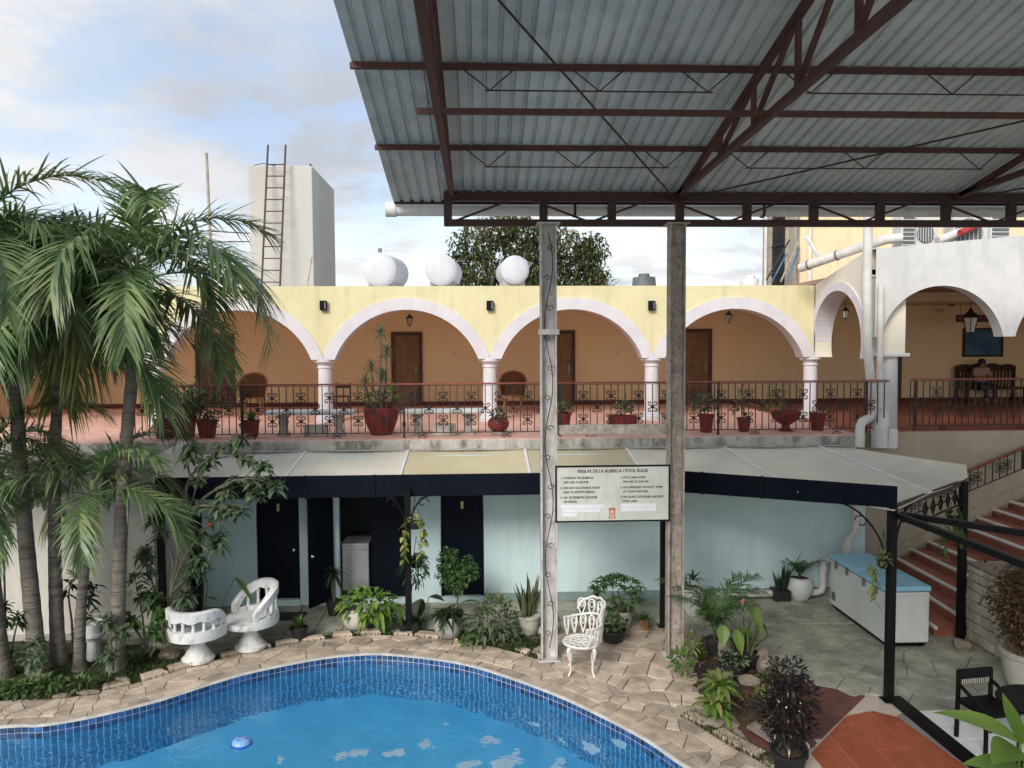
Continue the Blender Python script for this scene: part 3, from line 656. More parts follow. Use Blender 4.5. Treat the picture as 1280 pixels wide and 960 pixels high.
grass([tuple(POOL[i]+PN[i]*0.76) for i in rgt]+[tuple(POOL[i]+PN[i]*1.02) for i in reversed(rgt)], 1500, 0.05, 'moss_grass')
# litter on the soil bed
lit = MB()
for k in range(420):
    while True:
        x, y = random.uniform(2.9,4.4), random.uniform(8.6,12)
        if inpoly(x,y,bedR): break
    a = random.uniform(0,6.28); l = random.uniform(0.02,0.05); z = 0.055+random.uniform(0,0.03); dx,dy = math.cos(a)*l, math.sin(a)*l
    lit.add([(x-dx,y-dy,z),(x+dy*.5,y-dx*.5,z+.01),(x+dx,y+dy,z+random.uniform(0,.02)),(x-dy*.5,y+dx*.5,z+.01)], [(0,1,2,3)])
tag(lit.build('leaf_litter', LB), kind='stuff')

# red tiled path, maroon landing, white dining floor
path = bpy.data.objects.new('tiled_path', None); col.objects.link(path); tag(path, kind='structure')
RP = [(3.80,8.55),(4.42,9.22),(4.66,9.43),(5.06,9.545),(5.30,9.36),(5.50,8.15),(5.50,6.6),(3.80,6.6)]
MP = [(3.55,10.4),(4.40,10.62),(5.30,9.87),(5.06,9.555),(4.66,9.44),(4.42,9.23),(3.80,8.56),(3.3,8.9),(3.25,9.8)]
def clipto(poly, region):
    """clip a convex polygon to a roughly convex region (counter-clockwise or clockwise)"""
    n_ = len(region); a = sum(region[i][0]*region[(i+1)%n_][1]-region[(i+1)%n_][0]*region[i][1] for i in range(n_))
    rg = region if a > 0 else region[::-1]
    for i in range(n_):
        p, q = rg[i], rg[(i+1)%n_]; d = math.hypot(q[0]-p[0],q[1]-p[1])
        poly = clip(poly, p[0], p[1], (q[1]-p[1])/d, -(q[0]-p[0])/d)
        if len(poly) < 3: return []
    return poly
RPc = [(3.80,8.55),(4.66,9.43),(5.06,9.545),(5.30,9.36),(5.44,8.15),(5.44,6.6),(3.80,6.6)]
fill([(3.3,6.5),(5.62,6.5),(5.62,9.9),(4.42,10.66),(3.3,10.6)], [], -0.024, 'grout_bed', M_grout, path)
for k in range(5):
    x0 = 3.82+k*0.405; off = (k%2)*0.6
    for j in range(4):
        y0 = 6.2+off+j*1.2; g = 0.009
        stone(clipto([(x0+g,y0+g),(x0+0.405-g,y0+g),(x0+0.405-g,y0+1.2-g),(x0+g,y0+1.2-g)], RPc), path, M_redtile, 'path_tile', -0.034, -0.008, 0.003, 0.002)
for k in range(6):
    for j in range(5):
        x0, y0 = 3.2+k*0.4, 8.4+j*0.5; g = 0.005
        c_ = clip([(x0+g,y0+g),(x0+0.4-g,y0+g),(x0+0.4-g,y0+0.5-g),(x0+g,y0+0.5-g)], 4.40,10.62,0.64,0.77)
        c_ = clip(c_, 4.55, 9.35, 0.70, -0.71) if c_ else c_
        c_ = clip(c_, 5.06, 9.555, 0.80, -0.60) if c_ else c_
        c_ = clip(c_, 4.0, 10.52, -0.25, 0.97) if c_ else c_
        if c_: stone(c_, path, M_maroon, 'landing_tile', -0.034, -0.010, 0.003, 0.002)
dine = bpy.data.objects.new('dining_floor', None); col.objects.link(dine); tag(dine, kind='structure')
fill([(5.30,9.40),(5.46,9.52),(12,9.52),(12,4.5),(5.46,4.5)], [], -0.020, 'grout_bed', pm('grey_grout',(0.3,0.29,0.28),(0.25,0.24,0.23)), dine)
for k in range(14):
    for j in range(12):
        x0, y0 = 5.46+k*0.36, 9.50-(j+1)*0.36; g = 0.004
        if x0 < 9.5: stone([(x0+g,y0+g),(x0+0.36-g,y0+g),(x0+0.36-g,y0+0.36-g),(x0+g,y0+0.36-g)], dine, M_whtile, 'floor_tile', -0.034, -0.004, 0.002, 0.001)
# ================================================================== HOTEL WING (gallery over the changing rooms)
ZF = 3.0; YS, YC, YB = 14.35, 17.85, 22.5
wing = thing('hotel_wing', 'yellow hotel wing with white arched gallery above the teal changing rooms', 'building', (0,YS,0))
XC = [-11.14,-7.35,-3.56,0.23,4.02,7.81]
# slab with stained edge
MB().cbox(-12,YS,2.74,7.35,22.9,2.995,0.012).build('slab', M_conc, wing)
MB().box(-12,YS+0.03,2.50,7.3,YS+0.12,2.74).build('slab_drip', M_conc, wing)
ter = MB(); 
tfl = MB().box(-12,YS+0.015,2.99,7.35,22.5,3.004).build('terrace_floor', M_terra, wing)
# back wall of the gallery, baseboard, ceiling and roof
MB().box(-12,YB,2.9,17.5,YB+0.25,5.9).build('back_wall', M_orange, wing)
MB().box(-12,YB-0.025,3.0,17.5,YB-0.002,3.13).build('baseboard', M_base, wing)
MB().box(-12,18.05,5.86,8.1,YB+0.3,6.0).build('ceiling', M_white_ceiling, wing)
MB().box(-12.2,18.0,2.9,-12,22.7,6.0).build('end_wall', M_orange, wing)
# arcade wall
def arcade(parent, bays, a, h, band, half, zs, zt, fmap, thick, matw, matt, name='arch_wall', tname='arch_trim', band_on=True, n=36):
    """fmap(u, w, z): u along the wall, w through it (0 = seen face)"""
    R0 = (a*a+h*h)/(2*h); zc = zs+h-R0; th0 = math.asin(min(1,a/R0))
    if h > a: th0 = math.pi-th0
    for uc in bays:
        us = [uc-half]+[uc+R0*math.sin(-th0+2*th0*k/n) for k in range(n+1)]+[uc+half]
        zs_ = [zs]+[zc+R0*math.cos(-th0+2*th0*k/n) for k in range(n+1)]+[zs]
        m = MB(); k2 = len(us); ztop = zt if callable(zt) else (lambda u: zt)
        for w in (0, thick):
            for u, z in zip(us, zs_): m.v += [fmap(u,w,z), fmap(u,w,ztop(u))]
        for k in range(k2-1):
            b = 2*k; m.f.append((b,b+2,b+3,b+1)); c = 2*k2+b; m.f.append((c,c+1,c+3,c+2))
            m.f.append((b,c,c+2,b+2)); m.f.append((b+1,b+3,c+3,c+1))
        m.build(name, matw, parent)
        if not band_on: continue
        m = MB(); pr = 0.035
        nn_ = n+2
        for k in range(-1,n+2):
            if k in (-1,n+1):
                sg_ = -1 if k < 0 else 1
                m.v += [fmap(uc+sg_*a,-pr,zs), fmap(uc+sg_*half,-pr,zs-0.002), fmap(uc+sg_*a,thick*0.98,zs-0.004), fmap(uc+sg_*half,0.0,zs-0.002)]; continue
            th = -th0+2*th0*k/n; u1, z1 = R0*math.sin(th), zc+R0*math.cos(th); rb = R0+band
            u2, z2 = rb*math.sin(th), zc+rb*math.cos(th)
            if abs(u2) > half:
                s_ = half/abs(math.sin(th)); u2, z2 = math.copysign(half,th), zc+s_*math.cos(th)
            if z2 < zs: z2 = zs
            m.v += [fmap(uc+u1,-pr,z1), fmap(uc+u2,-pr,z2), fmap(uc+u1,thick*0.98,z1-0.004), fmap(uc+u2,0.0,z2)]
        for k in range(nn_):
            b = 4*k; m.f += [(b,b+4,b+5,b+1),(b+2,b+6,b+4,b),(b+1,b+5,b+7,b+3)]
        for e in (0, 4*nn_): m.f.append((e,e+1,e+3,e+2))
        m.build(tname, matt, parent)
ZS = 4.45
mids = [(XC[i]+XC[i+1])/2 for i in range(5)]
arcade(wing, mids, 1.63, 1.13, 0.27, 1.895, ZS, 6.10, lambda u,w,z:(u,YC-0.2+w,z), 0.4, M_yellow, M_white)
MB().box(-12,YC-0.2,6.10,7.81,YC+0.22,6.115).build('parapet_cap', M_yellow, wing)
colm = MB().lathe([(0,0),(0.25,0),(0.25,0.09),(0.215,0.11),(0.215,0.15),(0.18,0.17),(0.165,0.22),(0.162,0.7),(0.155,1.24),(0.178,1.255),(0.178,1.285),(0.16,1.30),(0.175,1.34),(0.225,1.385),(0.25,1.39),(0.25,1.445),(0,1.445)], n=24).mesh('column', M_white, True)
for x in XC[1:]: place(colm, 'column', wing, (x, YC-wing.location.y, 3.004))
# doors on the gallery
def gdoor(px0, px1, mat, pytop=416):
    x0, x1 = W(px0,450,y=YB-0.05).x, W(px1,450,y=YB-0.05).x; zt = W((px0+px1)/2,pytop,y=YB-0.05).z
    f = MB(); w = 0.10; y0, y1 = YB-0.06, YB-0.003
    f.box(x0,y0,3.005,x0+w,y1,zt); f.box(x1-w,y0,3.005,x1,y1,zt); f.box(x0+w,y0,zt-w,x1-w,y1,zt)
    d = MB().box(x0+w,YB-0.035,3.02,x1-w,YB-0.004,zt-w).build('door', mat, wing)
    f.build('door_frame', M_frame, wing)
    hx = x1-w-0.09
    hd = MB().cbox(hx-0.03,YB-0.045,3.95,hx+0.03,YB-0.034,4.2,0.003); hd.tube([(hx,YB-0.04,4.05),(hx,YB-0.10,4.05),(hx-0.12,YB-0.10,4.05)],0.012,6)
    hd.build('handle', M_hinge, d)
gdoor(244,293,M_doorr,417); gdoor(489,528,M_doorw,415); gdoor(678,719,M_doorw,413); gdoor(850,890,M_doorw,411)
for px in (568,280,772): 
    p = W(px,441,y=YB-0.01); MB().cbox(p.x-0.04,YB-0.012,p.z-0.06,p.x+0.04,YB-0.002,p.z+0.06,0.004).build('wall_switch', M_acw, wing)
# --- changing rooms under the terrace
YW = 14.06
X = lambda px: W(px,690,y=YW).x
def wallpiece(x0, x1, z0=0.0, z1=2.74, m=M_teal, nm='teal_wall', th=0.18): return MB().box(x0,YW,z0,x1,YW+th,z1).build(nm, m, wing)
segs = [(-5.55,X(222)),(X(245),X(321)),(X(374.5),X(395)),(X(512),X(551)),(X(605),7.25)]
for a,b in segs: wallpiece(a,b)
for a,b in ((X(222),X(245)),(X(321),X(374.5)),(X(395),X(512)),(X(551),X(605))):
    wallpiece(a,b,2.35,2.74,M_teal,'door_lintel'); MB().box(a,YW-0.03,0,b,YW+0.16,0.11).build('door_step', M_teal, wing)
MB().box(X(605),YW-0.025,0,7.2,YW-0.001,0.16).build('skirting', pm('dull_teal_skirting',(0.24,0.33,0.32),(0.18,0.25,0.24),rough=0.85,streak=0.5,c3=(0.09,0.11,0.10)), wing)
def ndoor(px0, px1, knob):
    x0, x1 = X(px0)+0.01, X(px1)-0.01
    d = MB().cbox(x0,YW+0.05,0.12,x1,YW+0.09,2.34,0.006).build('door', M_navy, wing)
    for a,b in ((x0,x0+0.03),(x1-0.03,x1)): MB().box(a,YW+0.02,0.115,b,YW+0.049,2.345).build('door_frame', M_navy, wing)
    kx = x0+0.10 if knob < 0 else x1-0.10; kz = 1.02
    k = MB().lathe([(0,0.05),(0.022,0.045),(0.03,0.025),(0.018,0.012),(0.03,0.004),(0.03,0)], n=12).build('knob', M_chrome, d, smooth=True, local=True); k.rotation_euler = (R_(90),0,0)
    k.location = (kx, YW+0.05-wing.location.y, kz)
    cx = (x0+x1)/2; MB().cbox(cx-0.025,YW+0.043,1.74,cx+0.025,YW+0.049,1.88,0.003).build('number_plate', M_gold, d)
ndoor(222,245,1); ndoor(321,374.5,1); ndoor(551,605,-1)
# open room with a leaf swung out and a closed leaf
xo, xc = X(395), X(512)
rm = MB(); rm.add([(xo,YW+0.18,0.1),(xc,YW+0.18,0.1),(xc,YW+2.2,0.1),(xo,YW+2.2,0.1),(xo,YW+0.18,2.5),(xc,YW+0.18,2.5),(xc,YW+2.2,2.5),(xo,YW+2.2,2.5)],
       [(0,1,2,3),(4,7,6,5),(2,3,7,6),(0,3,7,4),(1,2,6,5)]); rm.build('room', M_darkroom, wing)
xm = X(464)
MB().cbox(xm,YW+0.04,0.12,xc-0.01,YW+0.08,2.34,0.006).build('door', M_navy, wing)
MB().box(X(417),YW+0.02,0.12,X(424),YW+0.14,2.34).build('door_frame', M_teal, wing)
leaf = MB().cbox(0,-0.02,0,0.62,0.02,2.2,0.006); 
pl = leaf.build('door', M_navy, wing, local=True); pl.location = (X(416.5), YW-0.02-YS, 0.12); pl.rotation_euler = (0,0,R_(180+58))
kb = MB().lathe([(0,0.05),(0.022,0.045),(0.03,0.025),(0.018,0.012),(0.03,0.004),(0.03,0)], n=12).build('knob', M_chrome, pl, smooth=True, local=True); kb.location = (0.55,0.02,0.92); kb.rotation_euler = (R_(-90),0,0)
b0, b1 = W(429,735,y=14.55).x, W(462,735,y=14.55).x
wmn = thing('storage_cabinet', 'plain white cabinet standing inside the open dark changing room', 'cabinet', ((b0+b1)/2,14.8,0.1))
MB().cbox(b0,14.5,0.12,b1,15.1,0.98,0.01).build('body', M_acw, wmn); MB().cbox(b0-0.01,14.49,0.985,b1+0.01,15.11,1.02,0.008).build('top', M_whtile, wmn)
MB().box(b0+0.03,14.494,0.90,b1-0.03,14.499,0.905).build('top_seam', M_acg, wmn)
q = W(350,772,z=0.0); dm = MB().cbox(q.x-0.45,q.y-0.18,0.006,q.x+0.42,q.y+0.22,0.022,0.005).build('doormat', M_mat); tag(dm, 'dark rectangular doormat before the middle navy door', 'doormat')
# black service pipe and low white drain pipe along the teal wall
dp = thing('drain_pipe', 'white drain pipe running low along the teal wall into the corner', 'pipe', (5.5,YW-0.08,0))
pz = 0.10; x0, x1 = W(893,738,y=13.95).x, W(1028,738,y=13.95).x
MB().tube([(x0,13.93,pz),(x1-0.12,13.93,pz),(x1-0.03,13.93,pz+0.03),(x1,13.93,pz+0.12),(x1,13.93,0.62),(x1+0.03,13.93,0.70),(x1+0.12,13.93,0.73),(x1+0.5,13.93,0.73)],0.065,12).build('pipe_run', M_pipe, dp, smooth=True)
MB().tube([(x1,13.93,0.53),(x1,13.93,0.60)],0.075,12).build('coupling', M_pipe, dp, smooth=True)
dq = thing('corner_downpipe', 'white downpipe with an elbow under the awning corner behind the freezer', 'pipe', (7.0,14.0,0))
x2 = W(1068,640,y=13.95).x
MB().tube([(x2,13.9,2.6),(x2,13.9,1.35),(x2-0.03,13.9,1.22),(x2-0.14,13.9,1.10),(x2-0.17,13.9,0.98),(x2-0.17,13.9,0.02)],0.075,12).build('pipe_run', M_pipe, dq, smooth=True)

# ================================================================== TERRACE RAILING
def scroll_mesh(r=0.010, s=1.12):
    m = MB()
    for sg in (-1,1):
        for up in (-1,1):
            pts = []
            for k in range(9):
                t = k/8; a = R_(-90+300*t); rr = 0.034*(1-0.45*t)
                pts.append((sg*(0.012+0.034+rr*math.cos(a)*1.0-0.03*(1-t)*0), 0, up*(0.030+0.030+rr*math.sin(a))))
            pts = [(sg*0.006,0,up*0.004)]+[(p[0]*s,p[1],p[2]*s) for p in pts]
            m.tube(pts, r, 4, cap=False)
    m.cbox(-0.022*s,-0.012,-0.03*s,0.022*s,0.012,0.03*s,0.004)
    return m.mesh('scroll', M_iron)
SCR = scroll_mesh()
BAL = MB().box(-0.008,-0.008,0,0.008,0.008,1.0).mesh('baluster', M_iron)
def railing(name, label, p, q, h, sp, posts, zb=0.10, top=M_railtop, rows=((0.75,0),(0.51,2),(0.26,0)), foot=True):
    p, q = Vector(p), Vector(q); L_ = (q-p).length; d = (q-p)/L_; dh = Vector((d.x,d.y,0)).normalized(); rz = math.atan2(dh.y,dh.x)
    r = thing(name, label, 'railing', p)
    MB().bar(p+Vector((0,0,h)),q+Vector((0,0,h)),0.06,0.028).build('handrail', top, r)
    MB().bar(p+Vector((0,0,zb)),q+Vector((0,0,zb)),0.022,0.016).build('bottom_rail', M_iron, r)
    MB().bar(p+Vector((0,0,h-0.03)),q+Vector((0,0,h-0.03)),0.024,0.012).build('top_band', M_iron, r)
    n_ = int(L_/sp)
    for k in range(n_+1):
        b = d*(k*sp); hh = h-0.03-zb
        place(BAL,'baluster',r,b+Vector((0,0,zb)),(0,0,rz),(1,1,hh))
        for fr, o in rows:
            if k%4 == o and 0 < k < n_: place(SCR,'scroll',r,b+Vector((0,0,zb+hh*fr)),(0,0,rz))
        if foot and k%12 == 5: place(SCR,'scroll',r,b+Vector((0,0,0.05)),(0,0,rz),(1,1,0.45))
    for t in posts:
        b = p+d*t; m = MB().bar(b,b+Vector((0,0,h)),0.036,0.036); m.lathe([(0,0.32),(0.034,0.30),(0.034,0.22),(0,0.20)],tuple(b),10); m.build('post', M_iron, r)
    return r
XR0 = -6.6; YR = 14.62
railing('terrace_railing', 'long wrought iron railing with scrolls along the terrace edge', (XR0,YR,3.004), (7.95,YR,3.004), 1.03, 0.134,
        [W(px,510,y=YR).x-XR0 for px in (302,505,700,898,1083)])
railing('upper_railing', 'wrought iron railing in shade under the grey white arches', (8.62,15.02,3.004), (15.2,15.02,3.004), 1.03, 0.134, [0.1,3.1,6.4])

# ================================================================== RIGHT GALLERY AND STAIR WING
rw = thing('stair_wing', 'grey white arched wing over a beige stair wall on the right', 'building', (11,15,0))
MB().box(7.30,14.95,0.0,17.5,15.35,2.99).build('stair_wall', M_beige, rw)
MB().box(7.36,14.97,2.992,17.5,22.45,3.006).build('gallery_floor', pm('worn_terracotta_floor',(0.33,0.12,0.08),(0.26,0.09,0.06),rough=0.6,scale=3,bump=0.1), rw)
MB().box(7.85,15.30,6.15,17.5,22.7,6.25).build('ceiling', M_ceil, rw)
MB().box(7.6,YB-0.05,5.9,17.5,YB+0.2,6.3).build('upper_back_wall', M_orange, rw)
MB().box(17.3,15.2,3.0,17.5,22.6,6.2).build('end_wall', M_orange, rw)
zp0 = W(1092,311,y=15.05).z; zp1 = W(1280,294,y=15.05).z; xp0, xp1 = W(1092,311,y=15.05).x, W(1280,294,y=15.05).x
ptop = lambda u: zp0+(zp1-zp0)*(u-xp0)/(xp1-xp0)
uL, uR = W(1101,420,y=15.05).x, W(1254,420,y=15.05).x; zsp = W(1180,421,y=15.05).z; zap = W(1180,357,y=15.05).z
aw = (uR-uL)/2; ucn = (uL+uR)/2; half = aw+0.125
arcade(rw, [ucn, ucn+2*half, ucn+4*half], aw, zap-zsp, 0, half, zsp, ptop, lambda u,w,z:(u,15.05+w,z), 0.28, M_panel, M_white, 'arch_panel', band_on=False)
MB().box(ucn-half-0.02,15.052,zsp,ucn-half,17.0,ptop(ucn-half)-0.01).build('panel_end', M_panel, rw) if False else None
# round column with impost under the first springing
cx_, cy_ = W(1111,538,y=15.30).x, 15.42
MB().lathe([(0,0),(0.22,0),(0.215,0.1),(0.20,1.48),(0,1.48)], (cx_,cy_,3.006), 20).build('column', M_panel, rw, smooth=True)
MB().cbox(cx_-0.34,cy_-0.26,4.486,cx_+0.34,cy_+0.26,4.56,0.01).build('impost', M_panel, rw)
MB().box(cx_-0.22,cy_-0.18,4.56,cx_+0.27,cy_+0.2,6.15).build('pier', M_cream, rw)
# cream return wall with the fifth arch, running towards the camera
YA0, YA1 = 15.30, 17.72
arcade(rw, [(YA0+YA1)/2], 1.10, 1.46, 0.20, (YA1-YA0)/2, 4.45, lambda u: 6.10+0.0*u, lambda u,w,z:(7.80+w,u,z), 0.42, M_cream, M_white)
MB().add([(7.8,YA1,6.10),(7.8,YA0,6.10),(7.8,YA0,6.62),(8.2,YA1,6.10),(8.2,YA0,6.10),(8.2,YA0,6.62)],[(0,1,2),(5,4,3),(0,2,5,3),(1,4,5,2)]).build('sloping_parapet', M_cream, rw)
# upper storey behind
yu = 20.6; xu0, xu1 = W(1000,320,y=yu).x, 22.0; yu1 = 23.35
ub = thing('upper_storey', 'weathered yellow upper storey with a tall barred window above the gallery roof', 'building', (12,yu,6))
MB().box(xu0,yu,5.9,xu1,yu1,11).build('wall', M_orange2, ub)
MB().box(xu0-0.012,yu+0.02,5.95,xu0-0.001,yu1-0.02,10.9).build('bare_plaster', M_weath, ub)
win = MB().box(xu0-0.035,21.35,6.25,xu0-0.014,22.45,9.8).build('window', M_glassd, ub)
for k in range(6):
    yy_ = 21.4+k*0.2; MB().box(xu0-0.07,yy_-0.012,6.25,xu0-0.05,yy_+0.012,9.8).build('window_bar', M_iron, win)
for zz in (6.8,7.6,8.4,9.2): MB().box(xu0-0.09,21.35,zz-0.015,xu0-0.072,22.45,zz+0.015).build('window_bar', M_iron, win)
for ya,yb_ in ((21.2,21.35),(22.45,22.6)): MB().cbox(xu0-0.12,ya,6.1,xu0-0.013,yb_,9.8,0.01).build('window_frame', M_weath, ub)
MB().cbox(xu0-0.16,21.1,6.1,xu0-0.013,22.7,6.24,0.01).build('sill', M_weath, ub)
MB().cbox(xu0-0.08,20.75,6.3,xu0-0.013,21.15,9.5,0.01).build('shutter', M_weath, ub)
MB().tube([(xu0-0.06,22.95,5.95),(xu0-0.06,22.95,10.5)],0.05,8).build('downpipe', M_pipe, ub, smooth=True); MB().tube([(xu0+0.25,yu-0.06,5.95),(xu0+0.25,yu-0.06,10.5)],0.05,8).build('downpipe', M_pipe, ub, smooth=True)
# leaning rods and slanted service pipes on the roof
rods = [((958,350),(987,300),M_wire),((965,352),(983,318),M_blue),((976,352),(999,300),M_weath),((984,352),(999,310),M_blue)]
for k,(a,b,mt) in enumerate(rods):
    p, q = W(*a,y=19.4), W(*b,y=20.4); tag(MB().tube([p,q],0.022,6).build('leaning_rod', mt), ['black rod leaning left of the barred window','thin blue rod leaning before the barred window','pale wooden rod leaning on the weathered window bay','short blue rod leaning right of the barred window'][k], 'rod', 'rods leaning by the upper window')
sp_ = thing('roof_pipe', 'thick cream pipe sloping up across the yellow upper wall', 'pipe', tuple(W(1000,335,y=16.2)))
p, q, r_ = W(1000,335,y=17.0), W(1077,309,y=15.9), W(1108,299,y=15.6)
MB().tube([p,q,r_,W(1128,297,y=15.5)],[0.10,0.10,0.10,0.10],12).build('pipe_run', M_pipe, sp_, smooth=True)
for f in (0.15,0.62): 
    c_ = p.lerp(q,f); e = (q-p).normalized()*0.02; MB().tube([c_-e,c_+e],0.112,12).build('strap', M_hinge, sp_)
MB().tube([W(1009,297,y=17.5),W(1026,324,y=16.6)],0.045,8).build('side_branch', M_pipe, sp_, smooth=True)
rp = thing('red_roof_pipe', 'pale pipe with red end beside the air conditioners on the parapet', 'pipe', tuple(W(1175,300,y=15.5)))
MB().tube([W(1172,301,y=15.45),W(1215,284,y=15.7),W(1240,276,y=15.8)],0.085,10).build('pipe_run', M_pipe, rp, smooth=True)
MB().tube([W(1200,291,y=15.40),W(1222,281,y=15.5)],0.07,10).build('red_sleeve', M_redp, rp, smooth=True)
# downpipes at the junction
d1 = thing('tall_downpipe', 'tall white downpipe between the cream arch and the grey white panel', 'pipe', tuple(W(1087,520,y=14.8)))
xa, xb = W(1086,320,y=14.8).x, W(1092,500,y=14.8).x; xe = W(1075,540,y=14.22).x
MB().tube([(xa,14.85,7.6),(xa,14.85,6.0),(xa+0.03,14.85,4.7),(xb,14.82,3.55),(xb,14.82,3.38),(xb-0.05,14.78,3.31),(xe+0.16,14.40,3.27),(xe+0.06,14.27,3.26),(xe,14.22,3.18),(xe,14.22,2.80)],[0.085]*10,12).build('pipe_run', M_pipe, d1, smooth=True)
d2 = thing('thick_elbow_pipe', 'thick grey elbow pipe rising beside the round gallery column', 'pipe', tuple(W(1097,545,y=14.7)))
xb2 = W(1100,545,y=14.75).x
MB().tube([(xb2+0.07,14.95,5.9),(xb2+0.05,14.9,3.5),(xb2+0.04,14.82,3.42)],0.06,10).build('riser', M_pipe, d2, smooth=True)
MB().tube([(xb2+0.10,14.90,3.34),(xb2+0.02,14.75,3.26),(xb2-0.06,14.66,3.08),(xb2-0.07,14.64,2.72)],[0.14,0.15,0.15,0.15],14).build('elbow', M_panel, d2, smooth=True)
MB().cbox(xb2+0.10,14.62,2.70,xb2+0.29,14.93,3.08,0.01).build('block', M_pipe, d2)
# air conditioners standing on the roof behind the sloping parapet
def ac(px0, px1, y, label, side):
    x0, x1 = W(px0,300,y=y).x, W(px1,300,y=y).x; z0, z1 = 6.45, 7.55
    a = thing('air_conditioner', label, 'air conditioner', ((x0+x1)/2,y+0.2,z0), group='air conditioners on the roof')
    MB().cbox(x0,y,z0,x1,y+0.38,z1,0.015).build('case', M_acw, a)
    if side:
        g_ = MB()
        for k in range(12): g_.box(x0+0.03,y-0.02,z0+0.1+k*0.085,x1-0.03,y-0.003,z0+0.15+k*0.085)
        g_.build('louvre', M_acg, a)
    else:
        cx, cz, rr = x0+(x1-x0)*0.42, z0+0.58, min(0.42,(x1-x0)*0.40)
        f = MB().lathe([(rr,0),(rr,0.02),(0,0.02)], n=24).build('fan_guard', M_acg, a, local=True)
        f.location = (cx-a.location.x, y-0.004-a.location.y, cz-z0); f.rotation_euler = (R_(90),0,0)
        for k in range(7):
            xx = -rr+0.1*rr+k*rr*0.3; hh = math.sqrt(max(0.01,rr*rr-xx*xx))*0.97
            MB().box(xx-0.006,-hh,0.021,xx+0.006,hh,0.028).build('guard_wire', M_acw, f, local=True)
ac(1127,1144,15.55,'air conditioner with dark louvres left of the others on the roof',True)
ac(1145,1172,15.75,'air conditioner with a half hidden round fan on the roof',False)
ac(1192,1236,15.6,'air conditioner with a large round fan guard on the roof',False)
ac(1238,1262,15.5,'plain backed air conditioner near the right edge of the roof',True)
# stairs
stairs = thing('staircase', 'terracotta staircase with white nosings climbing right along the beige wall', 'staircase', (7.6,13.4,0))
for k in range(1,17):
    x0 = 7.30+0.335*k; z1 = 0.158*k; fan = max(0,4-k)*0.10
    yf = 11.95 if k < 5 else 12.4
    b = MB(); b.add([(x0-fan,yf,0),(x0,14.94,0),(x0+0.34,14.94,0),(x0+0.34,yf,0),(x0-fan,yf,z1-0.04),(x0,14.94,z1-0.04),(x0+0.34,14.94,z1-0.04),(x0+0.34,yf,z1-0.04)],
                    [(0,1,5,4),(4,5,6,7),(0,4,7,3),(1,2,6,5),(2,3,7,6)]).build('riser', M_stepr, stairs)
    t = MB().add([(x0+0.05-fan,yf,z1-0.038),(x0+0.05,14.935,z1-0.038),(x0+0.36,14.935,z1-0.038),(x0+0.36,yf,z1-0.038),(x0+0.05-fan,yf,z1-0.002),(x0+0.05,14.935,z1-0.002),(x0+0.36,14.935,z1-0.002),(x0+0.36,yf,z1-0.002)],[(4,7,6,5),(0,1,5,4),(0,4,7,3)]).build('tread', M_stepr, stairs)
    MB().tube([(x0+0.03-fan,yf,z1-0.02),(x0+0.015,14.93,z1-0.02)],0.034,8).build('nosing', M_nose, stairs, smooth=True)
p0, p1 = W(1130,648,y=14.75), W(1290,581,y=14.75)
railing('stair_railing', 'iron stair railing with a red handrail against the beige wall', (p0.x,14.75,p0.z), (p1.x,14.75,p1.z), 0.42, 0.16, [0.02,p1.x-p0.x], zb=0.0, rows=((0.55,1),(0.55,2)), foot=False)
MB().bar((7.4,14.93,0.10),(13.0,14.93,2.78),0.03,0.24).build('stringer', M_beige, stairs)
# pale stone block wall beside the stairs
sw = thing('stone_block_wall', 'low wall of pale stone blocks beside the stair foot', 'wall', (7.9,11.3,0))
MB().box(7.84,10.42,0,8.9,11.86,1.20).build('core', pm('block_mortar',(0.13,0.115,0.09),(0.09,0.08,0.065),rough=0.95), sw)
z = 0.01; r = 0
while z < 1.18:
    y = 10.42 - (0.14 if r%2 else 0); hh = random.choice((0.14,0.16,0.17))
    while y < 11.84:
        w = random.uniform(0.22,0.36); ya, yb = max(y,10.42), min(y+w,11.86)
        if yb-ya > 0.06: MB().cbox(7.795+random.uniform(-.012,.012),ya+0.008,z,7.855,yb-0.008,min(z+hh-0.015,1.2),0.010).build('block', M_brick, sw)
        y += w
    x = 7.86-(0.1 if r%2 else 0)
    while x < 8.9:
        w = random.uniform(0.22,0.36); xa, xb_ = max(x,7.86), min(x+w,8.9)
        if xb_-xa > 0.06: MB().cbox(xa+0.006,10.385,z,xb_-0.006,10.43,min(z+hh-0.010,1.2),0.008).build('block', M_brick, sw)
        x += w
    z += hh; r += 1
MB().cbox(7.79,10.37,1.205,8.95,11.88,1.25,0.015).build('coping', M_rock, sw)

# ================================================================== ROOFTOP THINGS
tx0, tx1, ty0, ty1 = -7.01, -5.08, 24.0, 27.6
tw = thing('water_tower', 'tall blank cream tower standing on the roof behind the arches', 'tower', (-6,24.5,5.9))
bevel(MB().box(tx0,ty0,5.8,tx1,ty1,10.27).build('wall', M_tower, tw),0.03)
MB().cbox(-5.15,23.98,10.272,-5.10,24.03,10.33,0.004).build('roof_pin', M_iron, tw); MB().tube([(-6.9,24.1,10.28),(-6.6,24.1,10.36),(-6.2,24.1,10.29)],0.012,5).build('cable_loop', M_wire, tw)
ld = thing('roof_ladder', 'narrow red steel ladder leaning on the cream tower', 'ladder', (-6,23.7,6))
pa, pb = W(335,181,y=23.80), W(357,181,y=23.80); qa, qb = W(327,358,y=23.35), W(350,358,y=23.35)
for p,q in ((pa,qa),(pb,qb)): MB().tube([p,q],0.030,6).build('rail', M_rust, ld)
for k in range(11):
    t = 0.14+k*0.083; MB().tube([pa.lerp(qa,t),pb.lerp(qb,t)],0.018,6).build('rung', M_rust, ld)
